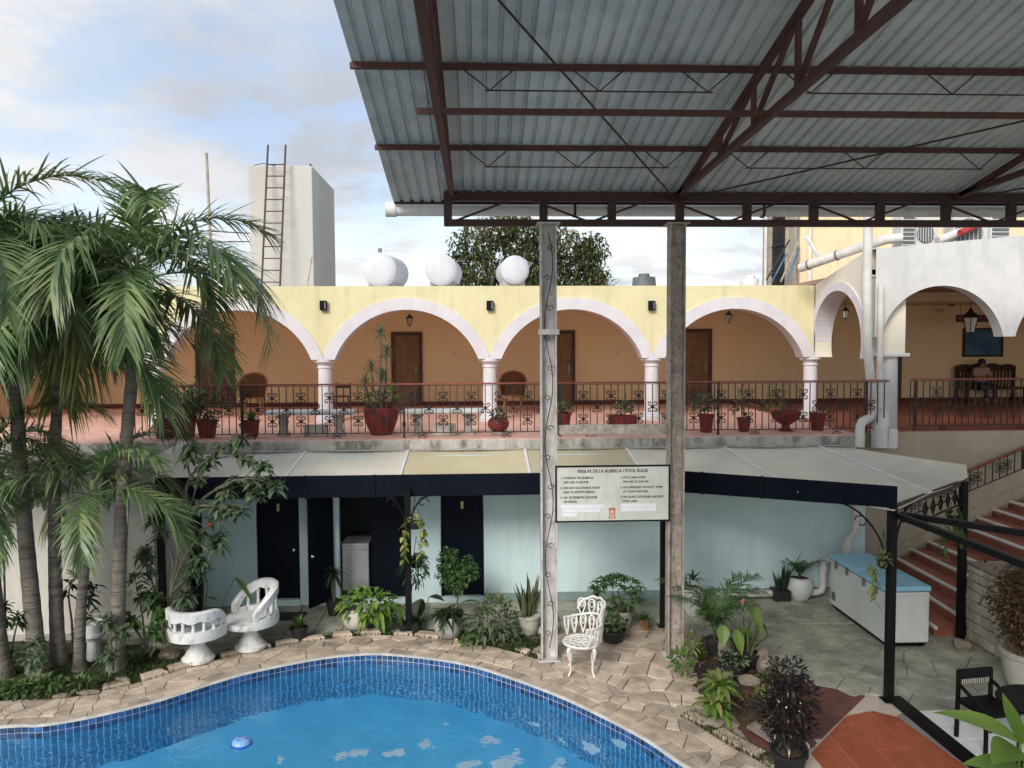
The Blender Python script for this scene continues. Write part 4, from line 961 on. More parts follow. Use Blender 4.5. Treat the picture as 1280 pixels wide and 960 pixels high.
mp_ = W(258,191,y=24); tag(MB().tube([mp_,(mp_.x+0.1,24,5.9)],0.045,8).build('roof_mast', M_weath), 'bare wooden mast standing alone left of the cream tower', 'mast')
ro = W(388,335,y=23.4); tag(MB().tube([(ro.x+0.03,23.5,ro.z+0.35),(W(380,357,y=23).x,23.0,6.0)],0.02,6).build('leaning_stick', M_weath), 'thin stick leaning against the base of the cream tower', 'stick')
lbls = ['white cylinder water tank farthest left on the roof','white cylinder water tank in the middle, in front of the tree edge','white cylinder water tank nearest the left roof post']
for k,(px,py,rp_,ln,dx) in enumerate(((474,337,21,1.3,0.22),(551,337,19.5,1.3,0.12),(644,337,17.5,1.2,-0.12))):
    y0 = 19.6; c_ = W(px,py,y=y0); r = rp_*y0/F
    tk = thing('water_tank', lbls[k], 'tank', (c_.x,y0,6.05), group='white water tanks on the roof')
    prof = [(0,-0.085),(r*0.45,-0.075),(r*0.75,-0.05),(r*0.93,-0.015),(r*0.985,0.02),(r*1.015,0.03),(r*1.015,0.055),(r,0.06),(r,ln-0.05),(r*0.93,ln+0.02),(r*0.6,ln+0.09),(0,ln+0.13)]
    b = MB().lathe(prof, n=28).build('shell', M_tank, tk, smooth=True, local=True); b.location = (0,0,c_.z-6.05); b.rotation_euler = (R_(-90),0,-math.atan2(dx,ln)); 
    for yy in (0.25, ln-0.3):
        MB().cbox(-r*0.8,yy-0.06,-0.03,r*0.8,yy+0.06,c_.z-6.05-r*0.72,0.01).build('cradle', M_concplain, tk, local=True).location.x = dx*yy/ln
    MB().tube([(r*0.2,0.3,c_.z-6.05+r*0.9),(r*0.2,0.3,c_.z-6.05+r+0.12),(r*1.05,0.3,c_.z-6.05+r+0.12),(r*1.05,0.3,0)] if k == 0 else [(-r*0.9,0.2,c_.z-6.05),(-r*1.12,0.2,c_.z-6.05+r),(-r*1.12,0.2,0)],0.02,6).build('feed_pipe', M_pipe, tk)
    if k == 0: MB().lathe([(0,0.14),(0.05,0.12),(0.05,0.02),(0.09,0),(0.09,-0.06)],(0,0.2,c_.z-6.05+r),10).build('valve', M_hinge, tk, local=True)
bt = W(805,352,y=19); tag(MB().lathe([(0,0.2),(0.13,0.19),(0.15,0.12),(0.28,0.10),(0.30,-0.1),(0.30,-0.4)],tuple(bt),16).build('roof_vent', M_acg, smooth=True), 'small dark capped vent on the roof right of the brown post', 'vent')
bt = W(937,352,y=19.5); v = thing('roof_tank_lid','small white and grey capped tank left of the barred window','tank',(bt.x,bt.y,6.0))
MB().lathe([(0,0.16),(0.12,0.15),(0.14,0.06),(0.22,0.05),(0.22,-0.35)],(bt.x,bt.y,bt.z),16).build('lid', M_pipe, v, smooth=True)
# wires in the sky
for k,(a,b,lab) in enumerate((((60,290),(330,302),'thin cable behind the palm crowns, nearer the tower'),((0,262),(320,292),'thin cable behind the palm crowns, higher one'))):
    p, q = W(*a,y=30), W(*b,y=26); mdl = p.lerp(q,0.5)-Vector((0,0,0.2)); tag(MB().tube([p,mdl,q],0.018,4).build('overhead_cable', M_wire), lab, 'cable', 'overhead cables')

# ================================================================== STEEL CANOPY ROOF
MS = 0.195
zr = lambda y: 6.97+MS*(12.0-y)
cn = thing('steel_canopy', 'corrugated metal canopy roof on red steel trusses over the courtyard', 'canopy', (3,11.5,6.5))
pitch = 0.157; x = -1.31; YE, Y0 = 12.05, -4.0; ns = 6; k = 0
while x < 15:
    m = MB(); us = []
    for j in range(ns):
        b = x+j*pitch; us += [(b,0),(b+0.098,0),(b+0.112,0.032),(b+0.142,0.032),(b+0.157,0)]
    us = [us[0]]+[u for i_,u in enumerate(us[1:],1) if abs(u[0]-us[i_-1][0]) > 1e-6]
    us.append((us[-1][0]+0.05,0)); dz = 0.006*(k%2)
    for (u,h) in us: m.v += [(u,YE,zr(YE)+h+dz),(u,Y0,zr(Y0)+h+dz)]
    for i_ in range(len(us)-1): m.f.append((2*i_,2*i_+1,2*i_+3,2*i_+2))
    o = m.build('roof_sheet', M_sheet if x < 2.3 else M_sheet2, cn); sm = o.modifiers.new('thick','SOLIDIFY'); sm.thickness = 0.002; sm.offset = 1
    x += ns*pitch; k += 1
TRX = [-0.40,2.97,7.25,11.5]
PUR = [10.09,8.22,6.30,4.40,2.5,0.6,-1.3,-3.2]
for y in PUR:
    o = MB().bar((-1.33,y,zr(y)-0.035),(15,y,zr(y)-0.035),0.05,0.062).build('purlin', M_rust, cn)
    ext = [-0.40]+TRX[1:]
    for i_ in range(3):
        a, b = TRX[i_]+0.35, TRX[i_+1]-0.35; zz = zr(y)-0.065; dz = 0.21
        m = MB(); n_ = 3; 
        xs = [a+(b-a)*(j+0.15)/(n_-0.7) for j in range(n_)]
        for xx in xs:
            m.tube([(xx-0.27,y,zz),(xx,y,zz-dz),(xx+0.25,y,zz)],0.009,5)
        m.tube([(xs[0]-0.05,y,zz-dz),(xs[-1]+0.05,y,zz-dz)],0.009,5); m.build('purlin_brace', M_rustd, o)
# a tie beam at the level of the bottom chords
MB().bar((-0.62,7.95,7.13),(15,7.95,7.13),0.045,0.06).build('tie_beam', M_rust, cn)
for tx in TRX:
    y0, y1 = 11.55, -3.5; zb = lambda y: 6.98+0.028*(11.55-y); ztp = lambda y: zr(y)-0.12
    w = 0.075
    MB().bar((tx,y0,zb(y0)),(tx,y1,zb(y1)),w,w).build('bottom_chord', M_rust, cn)
    MB().bar((tx,y0-0.2,ztp(y0-0.2)),(tx,y1,ztp(y1)),w,w).build('top_chord', M_rust, cn)
    y = 10.6; k = 0
    while y > -3:
        if ztp(y)-zb(y) > 0.12:
            MB().bar((tx,y,zb(y)+0.03),(tx,y,ztp(y)-0.03),0.05,0.05).build('web_post', M_rust, cn)
            y2 = y-1.05
            MB().bar((tx,y,zb(y)+0.04),(tx,y2,ztp(y2)-0.04),0.045,0.05).build('web_diagonal', M_rust, cn)
        y -= 1.15
# front lattice beam on the posts
yb = 11.6; zt_, zb_ = 6.97, 6.585
MB().cbox(-0.52,yb-0.06,zt_-0.065,15,yb+0.06,zt_+0.065,0.008).build('front_top_chord', M_rustd, cn)
MB().cbox(-0.52,yb-0.05,zb_-0.05,15,yb+0.05,zb_+0.05,0.008).build('front_bottom_chord', M_rustd, cn)
fx = [-0.46]+[2.0+1.03*k for k in range(-1,13)]; 
for xx in fx: MB().box(xx-0.06,yb-0.045,zb_+0.05,xx+0.06,yb+0.045,zt_-0.065).build('front_web_post', M_rustd, cn)
prev = [(-0.4+1.03*k) for k in range(15)]
for k in range(14):
    a, b = prev[k], prev[k+1]; za, zb2 = (zb_,zt_) if k%2 == 0 else (zt_,zb_)
    MB().bar((a,yb-0.075,za),(b,yb-0.075,zb2),0.022,0.032).build('front_diagonal', M_rustd, cn)
# thin cross braces under the sheets
for (a,b) in (((2.97,11.55),(-0.40,6.0)),((2.97,11.55),(7.25,8.55)),((7.25,11.55),(11.5,8.55)),((2.97,6.0),(-0.4,0.5)),((-0.40,11.5),(-0.2,11.2))):
    p, q = Vector((*a,zr(a[1])-0.14)), Vector((*b,zr(b[1])-0.14)); MB().tube([p,q],0.013,6).build('cross_brace', M_rustd, cn)
MB().box(-1.3,12.0,6.935,15,12.03,zr(12.03)+0.045).build('eave_strip', M_rustd, cn)
# gutter pipe
gx = W(484,262,y=12.15).x; gz = W(490,262,y=12.15).z
gt = thing('gutter_pipe', 'long grey round gutter pipe hung under the canopy edge', 'gutter', (gx,12.15,gz))
MB().tube([(gx,12.15,gz),(15,12.15,gz)],0.10,16).build('pipe', M_gutter, gt, smooth=True)
MB().tube([(gx-0.02,12.15,gz),(gx+0.14,12.15,gz)],0.115,16).build('end_cap', M_gutter, gt, smooth=True)
for xx in (1.5,4.5,7.5): MB().lathe([(0.118,-0.02),(0.122,0),(0.118,0.02)],n=16).build('hanger', M_rustd, gt, local=True).matrix_local = Matrix.Translation((xx-gx,0,0)) @ Matrix.Rotation(R_(90),4,'Y')

# ================================================================== CANOPY POSTS
def vine_wire(x, y, z0, z1, side):
    m = MB(); pts = []; z = z0
    for k in range(60):
        t = k/59; pts.append((x+side*0.06*math.sin(t*22), y, z0+(z1-z0)*t))
    m.tube(pts,0.007,4)
    for k in range(14):
        zc = z0+(z1-z0)*(k+0.5)/14; sg = 1 if k%2 else -1
        m.tube([(x+sg*(0.02+0.05*math.cos(a)*(1-a/9)), y-0.002, zc+0.05*math.sin(a)*(1-a/9)) for a in [j*0.6 for j in range(10)]],0.006,4)
    return m
def hpost(px, label, mat, x, shift):
    y = 11.42; p = thing('canopy_post', label, 'post', (x,y,0), group='steel posts carrying the canopy')
    w = 0.12; d = 0.10
    MB().cbox(x-w,y-d,0.02,x-w+0.022,y+d,6.53,0.003).build('flange', mat, p); MB().cbox(x+w-0.022,y-d,0.02,x+w,y+d,6.53,0.003).build('flange', mat, p)
    MB().box(x-w+0.022,y-0.012+shift,0.02,x+w-0.022,y+0.012+shift,6.53).build('web', mat, p)
    MB().cbox(x-0.17,y-0.16,0.0,x+0.17,y+0.16,0.022,0.004).build('base_plate', M_postg, p); MB().cbox(x-0.17,y-0.15,6.532,x+0.17,y+0.22,6.55,0.003).build('cap_plate', mat, p)
    for sx in (-1,1):
        for sy in (-1,1): MB().lathe([(0,0.03),(0.014,0.03),(0.014,0)],(x+sx*0.145,y+sy*0.13,0.022),6).build('bolt', M_hinge, p)
    vine_wire(x,y-0.085,0.2,6.4,1).build('scroll_wire', M_iron if mat == M_postg else M_weath, p)
    return p
pA = hpost(687,'pale grey steel canopy post left of the pool rules board',M_postg,1.02,0.045)
pB = hpost(845,'rusty brown steel canopy post right of the pool rules board',M_postb,2.94,0.02)
zc = W(687,415,y=11.35).z; MB().cbox(1.02-0.155,11.29,zc-0.04,1.02+0.155,11.33,zc+0.04,0.004).build('clamp_band', M_postg, pA)
za, zb3 = W(765,543,y=11.4).z, W(765,531,y=11.4).z
cbm = MB().cbox(1.02+0.121,11.40,za,2.94-0.121,11.46,zb3,0.006).build('cross_board', M_postb); tag(cbm, 'weathered wooden board bridging the two canopy posts', 'board')

# ================================================================== POOL RULES BOARD
ys = 11.28; xl, xr, z1, z0 = W(694,582,y=ys).x, W(837.5,581,y=ys).x, W(765,581.5,y=ys).z, W(765,652,y=ys).z
sg = thing('pool_rules_sign', 'pool rules board in Spanish and English hung between the canopy posts', 'sign', ((xl+xr)/2,ys,z0))
MB().box(xl+0.012,ys-0.004,z0+0.012,xr-0.012,ys+0.012,z1-0.012).build('board', M_sign, sg)
f_ = 0.022
for a in ((xl,z0,xr,z0+f_),(xl,z1-f_,xr,z1),(xl,z0+f_,xl+f_,z1-f_),(xr-f_,z0+f_,xr,z1-f_)): MB().box(a[0],ys-0.016,a[1],a[2],ys+0.016,a[3]).build('frame', M_black, sg)
wS, hS = xr-xl, z1-z0
def text(body, u, v, size, mat, align='LEFT', bold=0.0008, sx=1.0):
    c = bpy.data.curves.new('lettering', 'FONT'); c.body = body; c.size = size; c.align_x = align; c.extrude = 0.0006; c.offset = bold; c.resolution_u = 2
    tmp = bpy.data.objects.new('lettering', c); col.objects.link(tmp); me_ = bpy.data.meshes.new_from_object(tmp); bpy.data.objects.remove(tmp)
    me_.materials.clear(); me_.materials.append(mat); o = bpy.data.objects.new('lettering', me_); col.objects.link(o); o.parent = sg
    o.location = (xl+wS*u-sg.location.x, ys-0.0055-sg.location.y, z1-hS*v-z0); o.rotation_euler = (R_(90),0,0); o.scale = (sx,1,1); return o
text('REGLAS DE LA ALBERCA / POOL RULES', 0.5, 0.125, 0.066, M_ink, 'CENTER', 0.0018, 0.92)
for i_,(a,b) in enumerate((('1- HORARIO DE ALBERCA',0.045),('    8:30 A.M. A 6:30 P.M.',0.045),('2- NO HAY SALVAVIDAS NADE',0.045),('    BAJO SU PROPIO RIESGO',0.045),('3- NO SE PERMITEN ENVASES',0.045),('    DE VIDRIO',0.045))):
    text(a, b, 0.235+[0,0.075,0.175,0.25,0.345,0.42][i_]*1.0, 0.046, M_ink, 'LEFT', 0.0014, 0.92)
for i_,(a,b) in enumerate((('1- POOL AREA HOUR',0.565),('    8:30 A.M. TO 6:30 P.M.',0.565),('2- NO LIFEGUARD ON DUTY, SWIM',0.565),('    AT YOUR OWN RISK',0.565),('3- NO GLASS CONTAINER AROUND',0.565),('    POOL AREA',0.565))):
    text(a, b, 0.235+[0,0.075,0.175,0.25,0.345,0.42][i_]*1.0, 0.044, M_ink, 'LEFT', 0.0014, 0.90)
for (u0,v0,u1,v1) in ((0.05,0.69,0.42,0.755),(0.06,0.762,0.39,0.825),(0.06,0.832,0.19,0.90),(0.57,0.685,0.88,0.75),(0.57,0.757,0.88,0.82)):
    MB().box(xl+wS*u0,ys-0.0065,z1-hS*v1,xl+wS*u1,ys-0.0042,z1-hS*v0).build('tape_patch', M_tape, sg)
em = MB(); ex, ez = xl+wS*0.495, z1-hS*0.84
for (a,b,c,d) in ((-0.055,-0.085,0.055,-0.07),(-0.045,-0.07,-0.028,0.045),(0.028,-0.07,0.045,0.045),(-0.058,0.045,0.058,0.062),(-0.040,0.062,0.040,0.075),(-0.012,-0.055,0.012,-0.005)):
    em.box(ex+a,ys-0.0062,ez+b,ex+c,ys-0.0042,ez+d)
em.tube([(ex+0.024*math.cos(t),ys-0.006,ez+0.015+0.022*math.sin(t)) for t in [k*0.4 for k in range(17)]],0.003,4); em.build('emblem', M_emblem, sg)

# ================================================================== AWNING
aw_ = thing('awning', 'pale sheet awning with navy fascia and posts before the changing rooms', 'awning', (0,12.7,0))
def fy(x):   # front edge
    if x <= 3.42: return 12.74
    if x <= 5.38: return 12.74+(9.70-12.74)*(x-3.42)/1.96
    return 9.70+(11.9-9.70)*(x-5.38)/2.42
def by(x): return 14.33 if x <= 7.05 else 14.33+(11.95-14.33)*(x-7.05)/0.75
def fz(x): return 2.56 if x <= 3.42 else 2.56+0.05*(min(x,5.38)-3.42)/1.96
def az_(x, t): return 2.80+(fz(x)-2.80)*t
js = [-5.45,-3.25,-1.35,0.83,2.75,4.62,6.45,7.80]; ext_ = [3.42,5.38,7.05]
for k in range(7):
    xs = sorted([js[k]+(js[k+1]-js[k])*i_/6 for i_ in range(7)]+[e for e in ext_ if js[k] < e < js[k+1]]); m = MB(); nt_ = 6
    for x in xs:
        for i_ in range(nt_+1):
            t = i_/nt_; sag = -0.03*math.sin(math.pi*(x-js[k])/(js[k+1]-js[k]))
            m.v.append((x, by(x)+(fy(x)-by(x))*t, az_(x,t)+sag))
    for a in range(len(xs)-1):
        for i_ in range(nt_): b = a*(nt_+1)+i_; m.f.append((b,b+1,b+nt_+2,b+nt_+1))
    o = m.build('awning_sheet', M_awny if k in (2,3) else M_awn, aw_); s_ = o.modifiers.new('thick','SOLIDIFY'); s_.thickness = 0.008; s_.offset = -1
for x in js[1:-1]:
    MB().bar((x,by(x),az_(x,0)+0.012),(x,fy(x),az_(x,1)+0.012),0.045,0.018).build('joint_strip', M_rib, aw_)
MB().bar((-5.45,14.33,2.815),(7.05,14.33,2.815),0.05,0.025).build('wall_flashing', M_concplain, aw_)
for (a,b) in (((-5.5,12.70,2.615,2.25),(3.42,12.70,2.625,2.265)),((3.42,12.70,2.625,2.265),(5.40,9.66,2.90,2.615))):
    m = MB(); m.add([(a[0],a[1],a[3]),(b[0],b[1],b[3]),(b[0],b[1],b[2]),(a[0],a[1],a[2]),(a[0],a[1]+0.035,a[3]),(b[0]+0.0,b[1]+0.035,b[3]),(b[0],b[1]+0.035,b[2]),(a[0],a[1]+0.035,a[2])],[(0,1,2,3),(7,6,5,4),(3,2,6,7),(0,4,5,1),(1,5,6,2),(0,3,7,4)])
    m.build('fascia', M_navy, aw_)
for px,yy in ((468,12.69),(290,12.69),(382,12.69),(890,0),(995,0)):
    if yy: x = W(px,605,y=12.7).x; z1_, z0_ = 2.63, 2.24; y_ = 12.70
    else:
        t = (px-855)/(1116-855); t = t*0.80; x = 3.42+1.98*t; y_ = 12.70-3.04*t; z1_ = 2.64+0.275*t; z0_ = 2.255+0.35*t
    MB().cbox(x-0.012,y_-0.022,z0_,x+0.012,y_+0.03,z1_,0.003).build('fascia_clip', M_black, aw_)
for (x,y,h) in ((-5.17,12.5,2.26),(-4.62,12.62,2.3),(-1.21,12.62,2.40),(3.06,12.64,2.40),(5.42,9.81,2.60),(7.60,11.69,2.58)):
    w = 0.05; p = MB().cbox(x-w,y-w,0,x+w,y+w,h,0.004).build('awning_post', M_black, aw_)
    MB().cbox(x-0.09,y-0.09,0,x+0.09,y+0.09,0.015,0.003).build('foot_plate', M_black, p)
def bracket(p, dx, dy, l, h):
    m = MB(); m.tube([(p[0]+dx*l*(1-math.cos(t)),p[1]+dy*l*(1-math.cos(t)),p[2]-h+h*math.sin(t)) for t in [k*math.pi/2/10 for k in range(11)]],0.014,6)
    m.tube([(p[0]+dx*(l*0.5+0.10*math.cos(a)*(1-a/9)),p[1]+dy*(l*0.5+0.10*math.cos(a)*(1-a/9)),p[2]-h*0.25+0.10*math.sin(a)*(1-a/9)) for a in [j*0.5 for j in range(12)]],0.009,5); m.build('bracket', M_black, aw_)
bracket((5.37,9.81,2.55),-0.55,0.83,0.75,0.85); bracket((5.47,9.81,2.55),0.75,0.66,0.55,0.6); bracket((7.55,11.69,2.5),-0.75,-0.66,0.5,0.55); bracket((-1.16,12.62,2.3),1,0,0.4,0.5); bracket((-1.26,12.62,2.3),-1,0,0.4,0.5)
bracket((2.99,12.64,2.3),-1,0,0.3,0.4)
MB().bar((5.42,9.81,2.58),(7.72,11.85,2.55),0.05,0.08).build('side_beam', M_rustd, aw_)
for k in range(5):                                   # diamond ornaments under the side beam
    t = 0.42+k*0.11; c_ = Vector((5.42,9.81,0)).lerp(Vector((7.6,11.69,0)),t); d = Vector((0.757,0.653,0)); u = Vector((0,0,1)); s_ = 0.085
    o_ = c_+Vector((0,0,2.38)); vv = [o_-d*s_,o_-u*s_*1.3,o_+d*s_,o_+u*s_*1.3]; m = MB()
    for i_ in range(4): m.bar(vv[i_],vv[(i_+1)%4],0.016,0.016)
    m.add([o_-d*0.05,o_-u*0.065,o_+d*0.05,o_+u*0.065],[(0,1,2,3)]); m.build('diamond_ornament', M_black, aw_)
a, b = Vector((5.42,9.81,2.24)), Vector((7.6,11.69,2.24)); MB().bar(a.lerp(b,0.36),a.lerp(b,0.95),0.02,0.02).build('ornament_rail', M_black, aw_)
# black pergola beams that run from the corner post to the dining area
pg = thing('pergola_frame', 'black steel frame beams and floor sill running from the awning corner post', 'pergola', (5.5,8,0))
MB().bar((5.47,9.72,2.50),(5.60,4.6,2.50),0.075,0.075).build('beam', M_black, pg)
MB().bar((5.50,9.76,2.51),(9.2,5.4,2.51),0.075,0.075).build('beam', M_black, pg)
MB().bar((5.47,9.74,0.045),(5.60,4.6,0.045),0.13,0.09).build('floor_sill', M_black, pg)
MB().cbox(5.55,4.5,0,5.65,4.6,2.46,0.004).build('post', M_black, pg); MB().cbox(9.15,5.35,0,9.25,5.45,2.47,0.004).build('post', M_black, pg)

# ================================================================== GARDEN WALL ON THE LEFT
gw = thing('garden_wall', 'white plastered garden wall behind the palm trunks', 'wall', (-8,12.6,0))
MB().box(-14,12.60,0,-5.32,12.80,2.86).build('wall', M_wallw, gw); MB().cbox(-14,12.57,2.862,-5.30,12.83,2.93,0.012).build('coping', M_conc, gw)
MB().add([(-5.50,12.80,0),(-5.32,12.80,0),(-5.32,14.30,0),(-5.50,14.30,0),(-5.50,12.80,2.86),(-5.32,12.80,2.86),(-5.32,14.30,3.02),(-5.50,14.30,3.02)],[(0,1,5,4),(1,2,6,5),(2,3,7,6),(3,0,4,7),(4,5,6,7)]).build('return_wall', M_wallw, gw)
MB().box(-14,12.56,0.0,-5.32,12.598,0.10).build('plinth', M_concplain, gw)
# ================================================================== VEGETATION
rnd = random.uniform
def leaf(m, b, d, l, w, droop=0.3, n=4, fold=0.25, tw=0.0, shape=0.8):
    """one leaf: a tapering folded blade from b along d"""
    b, d = Vector(b), Vector(d).normalized(); s = d.cross(Vector((0,0,1)))
    if s.length < 0.05: s = Vector((math.cos(tw*9),math.sin(tw*9),0))
    s.normalize(); u = s.cross(d).normalized()
    if tw: s, u = s*math.cos(tw)+u*math.sin(tw), u*math.cos(tw)-s*math.sin(tw)
    o = len(m.v)
    for k in range(n+1):
        t = k/n; c = b+d*(l*t)-Vector((0,0,1))*(droop*l*t*t); ww = w/2*math.sin(math.pi*min(1,max(0.03,t))**shape) if k < n else 0.001
        if k == 0: ww = w*0.08
        m.v += [tuple(c-s*ww+u*ww*fold), tuple(c), tuple(c+s*ww+u*ww*fold)]
    for k in range(n):
        a = o+3*k; m.f += [(a,a+1,a+4,a+3),(a+1,a+2,a+5,a+4)]
    return m
def rdir(up=0.3):
    while True:
        v = Vector((rnd(-1,1),rnd(-1,1),rnd(-1,1)))
        if 0.05 < v.length < 1: v.normalize(); v.z += up; return v.normalized()
def bush(m, c, rx, ry, rz, n, l, w, up=0.3, droop=0.3, ns=3, shell=0.5, zmin=-9):
    c = Vector(c)
    for _ in range(n):
        v = rdir(0); r = shell+(1-shell)*random.random(); p = c+Vector((v.x*rx*r,v.y*ry*r,v.z*rz*r))
        if p.z < zmin: p.z = zmin+rnd(0,0.05)
        d = Vector((v.x,v.y,v.z*0.6+up))+rdir(0)*0.7; k = rnd(0.7,1.25); leaf(m, p, d, l*k, w*k, droop, ns, 0.3, rnd(-.5,.5))
    return m
def rosette(m, c, n, l, w, e0=20, e1=80, droop=0.35, ns=4, fold=0.35, shape=0.6):
    for k in range(n):
        a = k*2.39996+rnd(-.2,.2); e = R_(e0+(e1-e0)*(k/n)+rnd(-6,6)); q = rnd(0.75,1.1)
        leaf(m, c, (math.cos(a)*math.cos(e),math.sin(a)*math.cos(e),math.sin(e)), l*q, w*q, droop, ns, fold, 0, shape)
    return m
def blades(m, c, n, h, w, spread, tilt=0.15, ns=5):
    for k in range(n):
        a = rnd(0,6.28); r = spread*math.sqrt(random.random()); b = (c[0]+r*math.cos(a),c[1]+r*math.sin(a),c[2]); q = rnd(0.55,1.05)
        leaf(m, b, (math.cos(a)*tilt*rnd(0.2,1.5),math.sin(a)*tilt*rnd(.2,1.5),1), h*q, w*rnd(.8,1.1), 0.0, ns, 0.5, rnd(-1.5,1.5), 0.55)
    return m
def frond_mesh(name, L_=2.0, e0=60, bend=100, nl=54, ll=0.55, lw=0.034, vee=0.35, grav=0.5, mat=None, seed=0, start=0.16, rr=0.014):
    random.seed(seed); m = MB(); N_ = 24; pts = [Vector((0,0,0))]; tang = []
    for k in range(N_):
        t = (k+0.5)/N_; a = R_(e0-bend*t**1.25); d = Vector((math.cos(a),0.03*math.sin(3*t+seed),math.sin(a))).normalized(); tang.append(d); pts.append(pts[-1]+d*(L_/N_))
    m.tube(pts, [rr*(1-0.85*k/N_) for k in range(N_+1)], 5)
    for k in range(nl):
        t = start+(1-start)*(k+0.5)/nl; f = t*N_; i = min(N_-1,int(f)); p = pts[i].lerp(pts[i+1], f-i); T = tang[i]; S = Vector((0,1,0)); U = T.cross(S)*-1
        if U.z < 0 and abs(U.z) > 0.2: U = -U
        l = ll*(math.sin(math.pi*(0.12+0.80*t))**0.6)*rnd(0.85,1.1)
        for sg in (-1,1):
            al = R_(58-30*t+rnd(-10,10)); v = vee+rnd(-.5,.5)
            d = (T*math.cos(al)+S*sg*math.sin(al)+U*v*math.sin(al)).normalized(); n_ = 4; o = len(m.v)
            wv = d.cross(U).normalized(); g = grav*rnd(0.2,2.0)
            for j in range(n_+1):
                s_ = j/n_; c = p+d*(l*s_)-Vector((0,0,1))*(g*l*s_*s_); ww = lw/2*(0.55+1.2*s_-1.75*s_*s_+0.02)*1.15
                m.v += [tuple(c-wv*ww), tuple(c+wv*ww)]
            for j in range(n_): a_ = o+2*j; m.f.append((a_,a_+1,a_+3,a_+2))
    return m.mesh(name, mat)
FR = {}
for i_,(e0,bd) in enumerate(((82,75),(66,105),(46,112),(24,105),(2,80))):
    for v_ in range(2): FR[(i_,v_)] = frond_mesh('frond', 2.1, e0, bd+v_*16, 62, 0.62, 0.040, (0.8,0.6,0.45,0.4,0.35)[i_], 0.42, LP, 11*i_+v_+1)
FRY = frond_mesh('frond', 1.8, 20, 110, 60, 0.58, 0.042, 0.2, 0.8, LPy, 77)
FRD = frond_mesh('frond', 1.5, -25, 60, 46, 0.5, 0.03, 0.1, 1.0, LPd, 78)
random.seed(21)
def palm(label, base, top, r0, r1, n, scale, seed, cls=(0,1,1,2,2,3,3,4), yellow=(), shaft=0.75, az0=0.0, bulge=1.5):
    random.seed(seed); base, top = Vector(base), Vector(top)
    p = thing('palm_tree', label, 'palm tree', base, group='palms in the garden bed')
    rel = top-base; H_ = rel.z; pts = []; rs = []
    for k in range(33):
        t = k/32; bow = math.sin(math.pi*t)*0.05
        pts.append((rel.x*t**1.15-bow, rel.y*t, rel.z*t-0.03)); ring = 1.0+(0.045 if k%2 else 0)
        rs.append((r1+(r0-r1)*(1-t)**1.3+ (r0*(bulge-1))*max(0,1-t*9)**2)*ring)
    MB().tube(pts, rs, 14).build('trunk', M_trunk, p, smooth=True, local=True)
    MB().tube([tuple(Vector(pts[-1])+Vector((0,0,z))) for z in (-0.05,0.15,0.4,shaft)], [r1*1.12,r1*1.25,r1*1.0,r1*0.5], 12).build('crownshaft', M_shaft, p, smooth=True, local=True)
    o = rel+Vector((0,0,shaft-0.12))
    for k in range(n):
        c = cls[min(len(cls)-1,int(k*len(cls)/n))]; a = az0+k*2.39996+rnd(-.15,.15); s_ = scale*rnd(0.88,1.1)
        place(FRY if k in yellow else FR[(c,k%2)], 'frond', p, o-Vector((0,0,0.05*c)), (rnd(-.12,.12),0,a), (s_,s_,s_))
    return p
gb = lambda px,py: (*G(px,py),0.02)
pD = W(172,395,y=11.4); palm('tall grey trunked palm nearest the pool with a wide drooping crown', gb(147,838), pD, 0.105, 0.08, 18, 1.12, 3, yellow=(14,18), az0=0.5, cls=(1,2,2,2,3,3,4))
pA_ = W(16,420,y=11.5); palm('palm with a thick grey trunk leaning left near the photo edge', gb(48,843), pA_, 0.12, 0.085, 20, 1.12, 4, az0=1.3, yellow=(15,), cls=(1,1,2,2,3,3,4))
pE = W(-40,360,y=11.0); palm('palm at the far left edge with the highest crown', gb(3,850), pE, 0.12, 0.09, 17, 1.2, 5, az0=0.2, cls=(1,2,2,3,3,4))
pB_ = W(72,475,y=11.8); palm('slim palm behind the leaning trunk with a mid height crown', gb(73,832), pB_, 0.105, 0.07, 17, 1.15, 6, az0=2.2, yellow=(13,17))
pC = W(117,640,y=11.2); palm('short young palm with the thinnest trunk and low fronds', gb(100,840), pC, 0.085, 0.055, 11, 0.82, 8, cls=(1,2,2,3,3), shaft=0.5, az0=0.9)
pF = W(-18,600,y=11.3); palm('young palm at the left photo edge with low drooping fronds', gb(-22,846), pF, 0.08, 0.055, 12, 0.9, 12, cls=(1,2,2,3,3,4), shaft=0.5, az0=0.3)

# --- plumeria like shrub reaching over the white chairs
def limb_shrub(name, label, base, branches, r0, mat_leaf, n_leaf, ll, lw, bark=M_bark, flowers=None, group=None):
    t = thing(name, label, 'shrub', base, group=group); B = Vector(base); m = MB(); fo = MB()
    for br in branches:
        pts = [Vector(q)-B for q in br]; k = len(pts); cu = catmull([tuple(q) for q in pts], False, 5)
        m.tube(cu, [r0*(1-0.75*i/len(cu)) for i in range(len(cu))], 7)
        tip = cu[-1]; 
        for q, nn in ((tip, n_leaf), (cu[int(len(cu)*0.9)], n_leaf//2), (cu[int(len(cu)*0.78)], n_leaf//2), (cu[int(len(cu)*0.64)], n_leaf//2)):
            for j in range(nn):
                a = j*2.4+rnd(-.3,.3); e = R_(rnd(-30,60)); leaf(fo, q+rdir(0)*0.05, (math.cos(a)*math.cos(e),math.sin(a)*math.cos(e),math.sin(e)), ll*rnd(.7,1.15), lw*rnd(.8,1.1), 0.45, 4, 0.2, rnd(-.3,.3), 0.9)
    m.build('branch', bark, t, smooth=True, local=True); fo.build('foliage', mat_leaf, t, local=True, kind='stuff')
    if flowers:
        for f in flowers:
            fm = MB(); rosette(fm, Vector(f)-B, 7, 0.06, 0.04, 10, 70, 0.1, 3); fm.build('flower', M_redfl, t, local=True)
    return t
